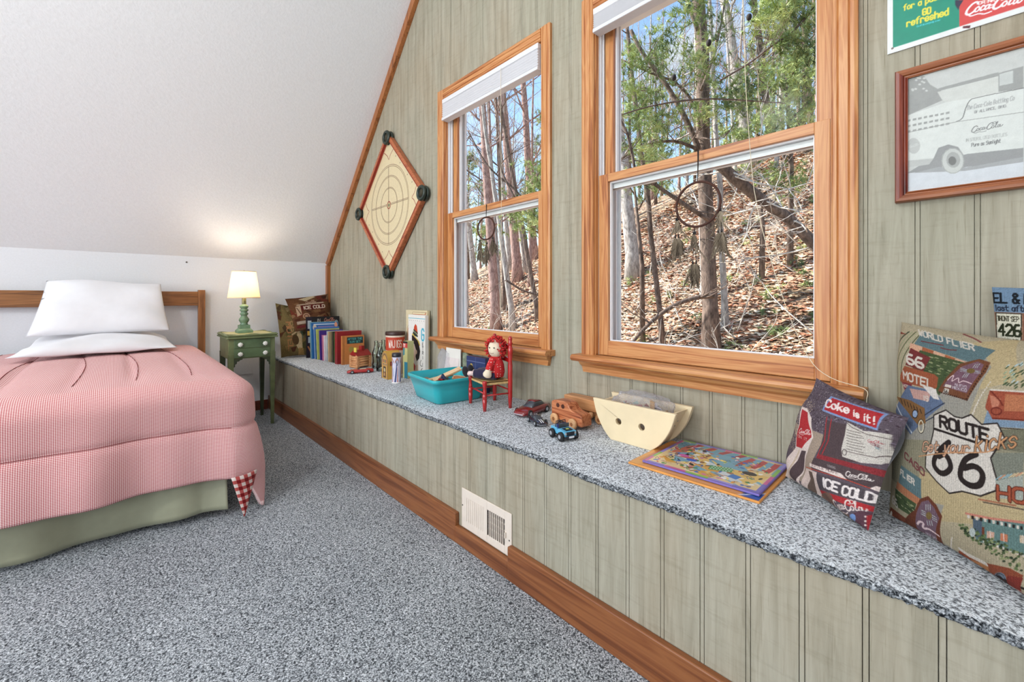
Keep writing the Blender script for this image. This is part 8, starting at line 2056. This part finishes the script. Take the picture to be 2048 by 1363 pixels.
def trunk_mesh(mb, p, q, r0, r1, ext=1.6, wob=.05, flare=True):
    p, q = Vector(p), Vector(q); d = q-p; pts = []; rs = []; n = 14
    for i in range(n+1):
        t = i/n*ext; o = Vector((mnoise.noise(Vector((p.x, t*3, 1))), mnoise.noise(Vector((p.y, t*3, 5))), 0))*wob*min(1, t*3); pts.append(p+d*t+o-Vector((0, 0, .25))*(i == 0)); rs.append(max(r1*.35, r0+(r1-r0)*t)*(1.45 if i == 0 and flare else 1))
    mb.tube(pts, rs, 10); return pts, rs
def twigs(mb, p, d, L, r, depth):
    n = 5; pts = [p]; dd = d.normalized()
    for i in range(n):
        dd = (dd+Vector((rt.uniform(-.22, .22), rt.uniform(-.22, .22), rt.uniform(-.12, .2)))).normalized(); pts.append(pts[-1]+dd*L/n)
    mb.tube(pts, [r*(1-.75*i/n) for i in range(n+1)], 5 if depth else 3)
    if depth:
        for k in range(3):
            i = rt.randint(1, n); e = (dd+Vector((rt.uniform(-1, 1), rt.uniform(-1, 1), rt.uniform(-.3, .8)))).normalized(); twigs(mb, pts[i], e, L*rt.uniform(.45, .75), r*.5, depth-1)
def bare_tree(label, p, q, r0, r1, m, nb=7, ext=1.6, group=None, name='bare_tree', depth=2):
    t = thing(name, label, 'tree', p, 0, group); q2 = tuple(a-b for a, b in zip(q, p)); mb = MB(); pts, rs = trunk_mesh(mb, (0, 0, 0), q2, r0, r1, ext); mb.build('trunk', m, t)
    mb = MB()
    for k in range(nb):
        i = rt.randint(4, len(pts)-2); a = rt.uniform(0, 2*PI); twigs(mb, pts[i], Vector((math.cos(a), math.sin(a), rt.uniform(.2, .9))), rt.uniform(.8, 1.7)*max(1, (q2[2])/5), rs[i]*.32, depth)
    mb.build('branches', m, t); return t
m, nt, b = new_mat('pine_needles'); v = coords(nt); n = N(nt, 'ShaderNodeTexNoise', Scale=2.2, Detail=3.); nt.links.new(v, n.inputs['Vector'])
r = ramp(nt, [(.35, (82, 102, 58)), (.52, (148, 164, 96)), (.68, (206, 212, 146))], n.outputs['Fac']); nt.links.new(r.outputs[0], b.inputs['Base Color']); b.inputs['Roughness'].default_value = .6; b.inputs['Subsurface Weight'].default_value = 0; M_need = m
def tuft(mb, c, s, k=15, w=.0065):
    c = Vector(c); ax = Vector((rt.uniform(-1, 1), rt.uniform(-1, 1), rt.uniform(-.4, .9))).normalized()
    for i in range(k):
        d = (ax*.7+Vector((rt.uniform(-1, 1), rt.uniform(-1, 1), rt.uniform(-1, 1)))).normalized(); sd = d.orthogonal().normalized()*w*s/.12
        mb.v += [tuple(c-sd), tuple(c+sd), tuple(c+d*s)]; kk = len(mb.v)-3; mb.f.append((kk, kk+1, kk+2)); mb.sm.append(False)
def cluster(mb, c, R, n, s):
    for i in range(n):
        g_ = Vector((rt.gauss(0, R*.5), rt.gauss(0, R*.5), rt.gauss(0, R*.34))); tuft(mb, Vector(c)+g_, s*rt.uniform(.7, 1.2))
BRS = [
('limb_a', [(1.51,5.20,3.38), (1.37,5.05,3.86), (1.14,4.81,4.45), (0.90,4.54,4.93), (0.78,4.41,5.28)], [0.048, 0.044, 0.036, 0.032, 0.028]),
('limb_b', [(1.52,5.22,3.70), (1.44,5.13,4.13), (1.25,4.92,4.45), (0.98,4.63,4.61), (0.69,4.31,4.81)], [0.028, 0.024, 0.020, 0.016, 0.012]),
('limb_c', [(1.80,5.07,1.07), (1.60,4.86,1.04), (1.37,4.61,0.91), (1.14,4.36,0.66), (0.93,4.12,0.31)], [0.038, 0.034, 0.034, 0.030, 0.023]),
('limb_d', [(1.66,5.22,2.25), (1.41,4.94,2.49), (1.14,4.66,2.76), (0.96,4.45,2.96)], [0.035, 0.035, 0.031, 0.027]),
('limb_e', [(2.52,3.50,3.54), (2.75,3.75,3.74), (2.91,3.92,3.92), (3.10,4.13,4.12), (3.30,4.34,4.46)], [0.009, 0.011, 0.011, 0.014, 0.017]),
('limb_f', [(1.44,3.06,3.34), (1.72,3.36,3.46), (2.06,3.73,3.54), (2.36,4.06,3.55), (2.87,4.62,3.50)], [0.009, 0.009, 0.013, 0.009, 0.006]),
('limb_g', [(1.51,5.20,3.38), (1.25,4.92,3.52), (0.93,4.57,3.46), (0.65,4.27,3.22)], [0.032, 0.024, 0.020, 0.016]),
('limb_h', [(1.28,3.33,3.44), (1.36,3.41,3.21), (1.40,3.46,2.94), (1.43,3.48,2.71)], [0.020, 0.020, 0.020, 0.017]),
('limb_i', [(1.53,5.23,4.33), (1.65,5.36,4.81), (1.73,5.45,5.28), (1.79,5.51,5.76)], [0.024, 0.020, 0.016, 0.012]),
('limb_j', [(1.50,5.19,5.28), (1.41,5.10,5.60), (1.35,5.03,5.92)], [0.032, 0.028, 0.024]),
('log', [(1.93,4.93,3.01), (2.14,5.15,2.73), (2.39,5.42,2.44), (2.64,5.70,2.18), (2.93,6.02,1.74)], [0.074, 0.081, 0.088, 0.088, 0.081]),
('w1br', [(-1.24,4.57,3.92), (-1.44,4.36,2.99), (-1.70,4.07,3.24), (-2.00,3.75,3.63), (-2.26,3.46,4.31)], [0.015, 0.020, 0.020, 0.015, 0.010]),
('w1br2', [(-1.47,3.58,4.85), (-1.43,3.62,4.21), (-1.45,3.60,3.48), (-1.27,3.80,2.88)], [0.014, 0.018, 0.018, 0.018]),
('w1br3', [(-2.87,5.01,1.44), (-2.62,5.29,1.21), (-2.38,5.54,1.10), (-2.31,5.63,0.98)], [0.023, 0.023, 0.023, 0.023]),
]
FOL = [
(6.5, [(1.04,4.10,4.66), (1.19,4.27,4.51), (0.94,3.99,4.14), (1.19,4.27,4.07), (1.40,4.49,4.81), (1.60,4.71,4.66), (1.34,4.43,5.04), (1.50,4.60,5.26), (1.80,4.93,4.66), (1.90,5.04,4.96), (1.85,4.98,4.29), (1.14,4.21,3.69), (0.99,4.05,3.32), (1.29,4.38,3.54), (1.45,4.54,3.77), (1.80,4.93,3.77), (1.70,4.82,3.88), (1.95,5.09,3.99), (2.10,5.26,4.14), (2.10,5.26,3.88), (2.20,5.37,4.07), (1.19,4.27,3.17), (1.65,4.76,5.49), (1.80,4.93,5.26), (1.60,4.71,4.37), (1.04,4.10,3.84)]),
(5.0, [(2.87,3.88,4.23), (2.99,4.01,4.29), (3.10,4.13,4.32), (3.22,4.26,4.17), (3.14,4.18,3.94), (2.99,4.01,4.00), (3.22,4.26,3.83), (3.06,4.09,4.40), (2.91,3.92,4.43), (3.26,4.30,4.38)]),
(8.0, [(2.02,7.39,5.13), (2.27,7.66,5.04), (2.39,7.80,4.67), (2.15,7.53,4.67), (1.96,7.33,4.40), (2.27,7.66,4.30), (1.65,6.99,4.12), (1.90,7.26,3.94), (1.52,6.85,4.03), (2.39,7.80,5.22), (1.77,7.12,5.04), (2.27,7.66,5.41), (0.10,5.29,3.20), (0.41,5.63,3.02), (1.65,6.99,3.48), (2.27,7.66,3.29), (2.02,7.39,3.20), (2.21,7.60,3.02), (1.83,7.19,3.29)]),
(8.5, [(-1.44,4.36,2.75), (-1.34,4.47,2.65), (-1.30,4.50,2.94), (-1.37,4.43,2.46), (-1.57,4.21,2.55), (-1.34,4.47,3.24), (-1.30,4.50,3.53), (-1.37,4.43,2.99)]),
]
pm = thing('pine_tree', 'big dark pine with heavy limbs just outside the right window', 'tree', (1.58, 5.51, .19), 0)
o3 = Vector((1.58, 5.51, .19)); loc = lambda P: [tuple(Vector(p)-o3) for p in P]
mb = MB(); trunk_mesh(mb, (0, 0, 0), (-.15, -.17, 5.67), .125, .095, 1.7, .08); mb.build('trunk', B_dark, pm)
for nme, P, R in BRS[:10]:
    mb = MB(); cc = catmull(loc(P), 4); rr = np.interp(np.linspace(0, 1, len(cc)), np.linspace(0, 1, len(R)), R).tolist(); mb.tube(cc, rr, 8)
    for k in range(9):
        i = rt.randint(2, len(cc)-1); twigs(mb, Vector(cc[i]), Vector((rt.uniform(-1, 1), rt.uniform(-.6, .6), rt.uniform(-.5, .7))), rt.uniform(.25, .7), rr[i]*.35, 1)
    mb.build('limb', B_dark, pm)
mb = MB()
for w, P in FOL[:2]:
    for c_ in loc(P): cluster(mb, c_, .26*w/6.5, 34, .10)
mb.build('foliage', M_need, pm)
mb = MB()
for c_ in loc([(2.62, 2.97, 3.72), (2.31, 2.82, 3.42), (.75, 3.6, 4.1), (1.0, 3.6, 3.0), (2.9, 3.3, 4.0)]): mb.ball(c_, .028, 8, 6, (1, 1, 1.3))
mb.build('pine_cones', mat('pine_cone', (44, 36, 34), .9), pm)
TR = [('grey_left', (-2.09, 9.12, 1.7), (-2.33, 8.86, 5.17), .20, .14, B_grey, 'stout pale grey trunk with a flared foot at the left of the right window'),
('t', (.63, 5.72, .18), (.37, 5.45, 3.45), .05, .041, B_dark, 'thin leaning dark sapling left of the big pine'),
('t', (.80, 7.09, .99), (.74, 7.03, 3.69), .10, .08, B_grey, 'pale grey trunk just behind the big dark pine'),
('t', (1.53, 6.19, .56), (1.43, 6.08, 3.6), .056, .043, B_grey, 'slim grey trunk close on the right of the big pine'),
('t', (-2.06, 17.83, 6.52), (-2.78, 17.03, 13.37), .25, .17, B_grey, 'tall pale trunk on the crest seen right of the big pine'),
('t', (-1.36, 18.29, 6.87), (-1.77, 17.84, 12.), .16, .12, B_dark, 'dark trunk on the crest further right'),
('t', (.47, 16.36, 6.18), (.32, 16.19, 9.33), .12, .09, B_dark, 'trunk on the crest at the right edge of the right window'),
('t', (-5.95, 7.35, .08), (-6.29, 6.98, 7.64), .165, .11, B_pur, 'tall reddish-brown trunk in the lower left window behind the hoop'),
('t', (-4.95, 7.18, .14), (-5.32, 6.78, 3.95), .10, .07, B_grey, 'pale grey trunk with splayed roots at the middle of the left window'),
('t', (-4.14, 7.41, .39), (-4.5, 7., 3.41), .075, .06, B_dark, 'thin dark leaning trunk at the right of the left window'),
('t', (-9.02, 11.18, 1.78), (-9.47, 10.68, 9.73), .21, .15, B_pur, 'reddish trunk rising through the middle of the upper left pane'),
('t', (-10.32, 13.46, 2.85), (-10.66, 13.09, 11.13), .21, .14, B_pur, 'mottled brown trunk near the right side of the upper left pane'),
('t', (-11.55, 13., 2.4), (-11.89, 12.63, 8.41), .14, .11, B_grey, 'distant slim grey trunk seen through the left window'),
('t', (-14.64, 13.18, 2.), (-14.92, 12.87, 5.61), .19, .14, B_grey, 'distant grey trunk at the left edge of the left window'),
('t', (-9.26, 11.88, 2.14), (-9.74, 11.36, 7.59), .11, .09, B_grey, 'slender grey trunk leaning beside the reddish one in the left window')]
for i, (nm, p, q, r0, r1, m_, lab) in enumerate(TR): bare_tree(lab, p, q, r0, r1, m_, 8 if q[2] > 6 else 5, 2.2 if q[2] < 6 else 1.5)
lg = thing('fallen_trunk', 'thick broken pine trunk leaning diagonally down to the right outside the right window', 'fallen tree', BRS[10][1][2])
mb = MB(); o4 = Vector(BRS[10][1][2]); cc = catmull([tuple(Vector(p)-o4) for p in BRS[10][1]], 5); mb.tube(cc, [.08]*len(cc), 10)
mb.build('trunk', B_dark, lg); mb = MB()
for k in range(16):
    i = rt.randint(0, len(cc)-1); twigs(mb, Vector(cc[i]), Vector((rt.uniform(-1, 1), rt.uniform(-.5, .5), rt.uniform(-1, .5))), rt.uniform(.5, 1.3), .016, 2)
mb.build('dead_branches', B_wht, lg)
for i in (11, 12, 13):
    nme, P, R = BRS[i]; s_ = thing('hanging_branch', ['long thin dark branch arching across the left window panes', 'thin dark forked branch hanging straight down in the left window', 'short dark branch low in the left window'][i-11], 'branch', P[0]); o5 = Vector(P[0])
    cc = catmull([tuple(Vector(p)-o5) for p in P], 5); mb = MB(); mb.tube(cc, np.interp(np.linspace(0, 1, len(cc)), np.linspace(0, 1, len(R)), R).tolist(), 6)
    for k in range(8): twigs(mb, Vector(cc[rt.randint(0, len(cc)-1)]), Vector((rt.uniform(-1, 1), rt.uniform(-.5, .5), rt.uniform(-.6, 1))), rt.uniform(.4, .9), .010, 1)
    mb.build('stem', B_dark, s_)
# bushy evergreens mixed in on the slope
def evergreen(label, cs, R, n, s):
    base = Vector(cs[0]); z = ground(base.x, base.y+.6); t = thing('young_pine', label, 'tree', (base.x, base.y+.6, z), 0); o6 = Vector((base.x, base.y+.6, z))
    top = max(c_[2] for c_ in cs)-z; MB().tube([(0, 0, -.2), (.05, -.1, top*.5), (.0, -.3, top)], [.06, .045, .02], 8).build('trunk', B_dark, t)
    mb = MB(); bm_ = MB()
    for c_ in cs:
        l_ = Vector(c_)-o6; cluster(mb, l_, R, n, s); bm_.tube([(0, -.15, max(.3, l_.z-.3)), tuple(l_)], [.02, .008], 5)
    bm_.build('branches', B_dark, t); mb.build('foliage', M_need, t)
F3 = FOL[2][1]
evergreen('bushy green pine on the slope at the right of the right window', F3[:12], .42, 42, .13)
evergreen('low green pine boughs on the leafy slope, right side of the right window', F3[14:], .34, 26, .12)
evergreen('small green pine at the left edge of the right window', F3[12:14], .36, 26, .11)
evergreen('dark green pine boughs at the right side of the left window', FOL[3][1], .40, 40, .12)
# distant wood: thin trees filling the slope and crest
B_set = [B_grey, B_pur, B_dark]; protos = []
for k in range(5):
    H = rt.uniform(7, 10); t = bare_tree('slim bare tree among the many on the wooded hillside', (0, 0, -50), (rt.uniform(-.5, .5), rt.uniform(-.4, .4), -50+H), rt.uniform(.05, .085), .03, B_set[k % 3], 14, 1.25, 'bare trees on the hillside', depth=2); protos.append(t)
cnt = 0
while cnt < 88:
    side = cnt % 3 == 0
    if side: w = rt.uniform(15, 42); tt_ = rt.uniform(-.14, .10)
    else: w = rt.uniform(15, 34); tt_ = rt.uniform(.22, .72)
    if cnt >= 62: w = rt.uniform(12, 28); tt_ = rt.uniform(.8, 2.2) if cnt < 80 else rt.uniform(-.5, -.2)
    x = 4.597+w*(-.7377+tt_*.6752); y = -1.6406+w*(.6752+tt_*.7377)
    if cnt < 5: r_ = protos[cnt]
    else:
        src = protos[cnt % 5]; r_ = src.copy(); COL.objects.link(r_)
        for c_ in src.children: d_ = c_.copy(); COL.objects.link(d_); d_.parent = r_
    r_.location = (x, y, ground(x, y)-.1); r_.rotation_euler = (0, 0, rt.uniform(0, 6.3)); cnt += 1
# far evergreens in the gaps
ev = []
for k in range(2):
    t = thing('distant_evergreen', 'feathery evergreen among the bare trees up the hillside', 'tree', (0, 0, 0), 0, 'evergreens up the hillside'); MB().tube([(0, 0, -.3), (0, 0, 7)], [.10, .03], 6).build('trunk', B_dark, t)
    mb = MB()
    for i in range(46): z_ = rt.uniform(1.5, 7.5); R2 = (8.2-z_)*.24; a = rt.uniform(0, 6.3); cluster(mb, (R2*math.cos(a), R2*math.sin(a), z_), .40, 13, .22)
    mb.build('foliage', M_need, t); ev.append(t)
EV = [(.33, 20), (.42, 24), (.60, 19), (.67, 16), (.52, 27), (.27, 17), (.70, 22), (.08, 24), (.05, 32), (-.10, 26), (-.06, 36), (.47, 33), (1.0, 17), (1.3, 13), (1.7, 15), (2.1, 18)]
for k, (tt_, w) in enumerate(EV):
    if k < 2: r_ = ev[k]
    else:
        r_ = ev[k % 2].copy(); COL.objects.link(r_)
        for c_ in ev[k % 2].children: d_ = c_.copy(); COL.objects.link(d_); d_.parent = r_
    x = 4.597+w*(-.7377+tt_*.6752); y = -1.6406+w*(.6752+tt_*.7377); r_.location = (x, y, ground(x, y)-.2); r_.rotation_euler = (0, 0, k*1.3); r_.scale = (1, 1, 1)
# fallen leaves, sticks and seedlings nobody could count
cols = [((166, 124, 98), 'leaf_brown'), ((226, 198, 172), 'leaf_pale'), ((186, 118, 86), 'leaf_rust')]
for ci, (rgb, nm) in enumerate(cols):
    mb = MB()
    for i in range((9500, 11500, 5000)[ci]):
        if rt.random() < .3: w = rt.uniform(9, 24); tt_ = rt.uniform(-.15, .10)
        else: w = 5+13*rt.random()**1.3; tt_ = rt.uniform(.2, .75)
        x = 4.597+w*(-.7377+tt_*.6752); y = -1.6406+w*(.6752+tt_*.7377); z = ground(x, y)+.012; s = rt.uniform(.03, .06)*(1+w/22); a = rt.uniform(0, 6.3); ca, sa = math.cos(a)*s, math.sin(a)*s; u = rt.uniform(.0, .7)*s
        k = len(mb.v); mb.v += [(x-ca, y-sa, z+u), (x+sa*.6, y-ca*.6, z), (x+ca, y+sa, z+u*.6), (x-sa*.6, y+ca*.6, z+u*.3)]; mb.f.append((k, k+1, k+2, k+3)); mb.sm.append(False)
    o = mb.build('leaf_litter', mat(nm, rgb, .8, .2, 30)); tag(o, ['mid brown', 'pale tan', 'rust coloured'][ci]+' fallen leaves scattered over the hillside', 'fallen leaves', kind='stuff')
mb = MB()
for i in range(85):
    w = rt.uniform(5.6, 12); tt_ = rt.uniform(.24, .72) if i % 4 else rt.uniform(-.13, .08)
    if not i % 4: w += 6
    x = 4.597+w*(-.7377+tt_*.6752); y = -1.6406+w*(.6752+tt_*.7377); twigs(mb, Vector((x, y, ground(x, y)+.03)), Vector((rt.uniform(-1, 1), rt.uniform(-.6, .6), rt.uniform(-.1, 1.1))), rt.uniform(.5, 1.4), rt.uniform(.006, .014), 2)
o = mb.build('fallen_sticks', B_wht); tag(o, 'tangle of bleached dead sticks and twigs lying on the leafy slope', 'sticks', kind='stuff')
mb = MB()
for i in range(75):
    w = rt.uniform(6, 14); tt_ = rt.uniform(.22, .74)
    if i % 3 == 0: w = rt.uniform(9, 14); tt_ = rt.uniform(-.13, -.02)
    x = 4.597+w*(-.7377+tt_*.6752); y = -1.6406+w*(.6752+tt_*.7377); cluster(mb, (x, y, ground(x, y)+.08), .13, 7, .10)
o = mb.build('green_seedlings', M_need); tag(o, 'low green seedlings and grass tufts dotted over the leafy slope', 'undergrowth', kind='stuff')
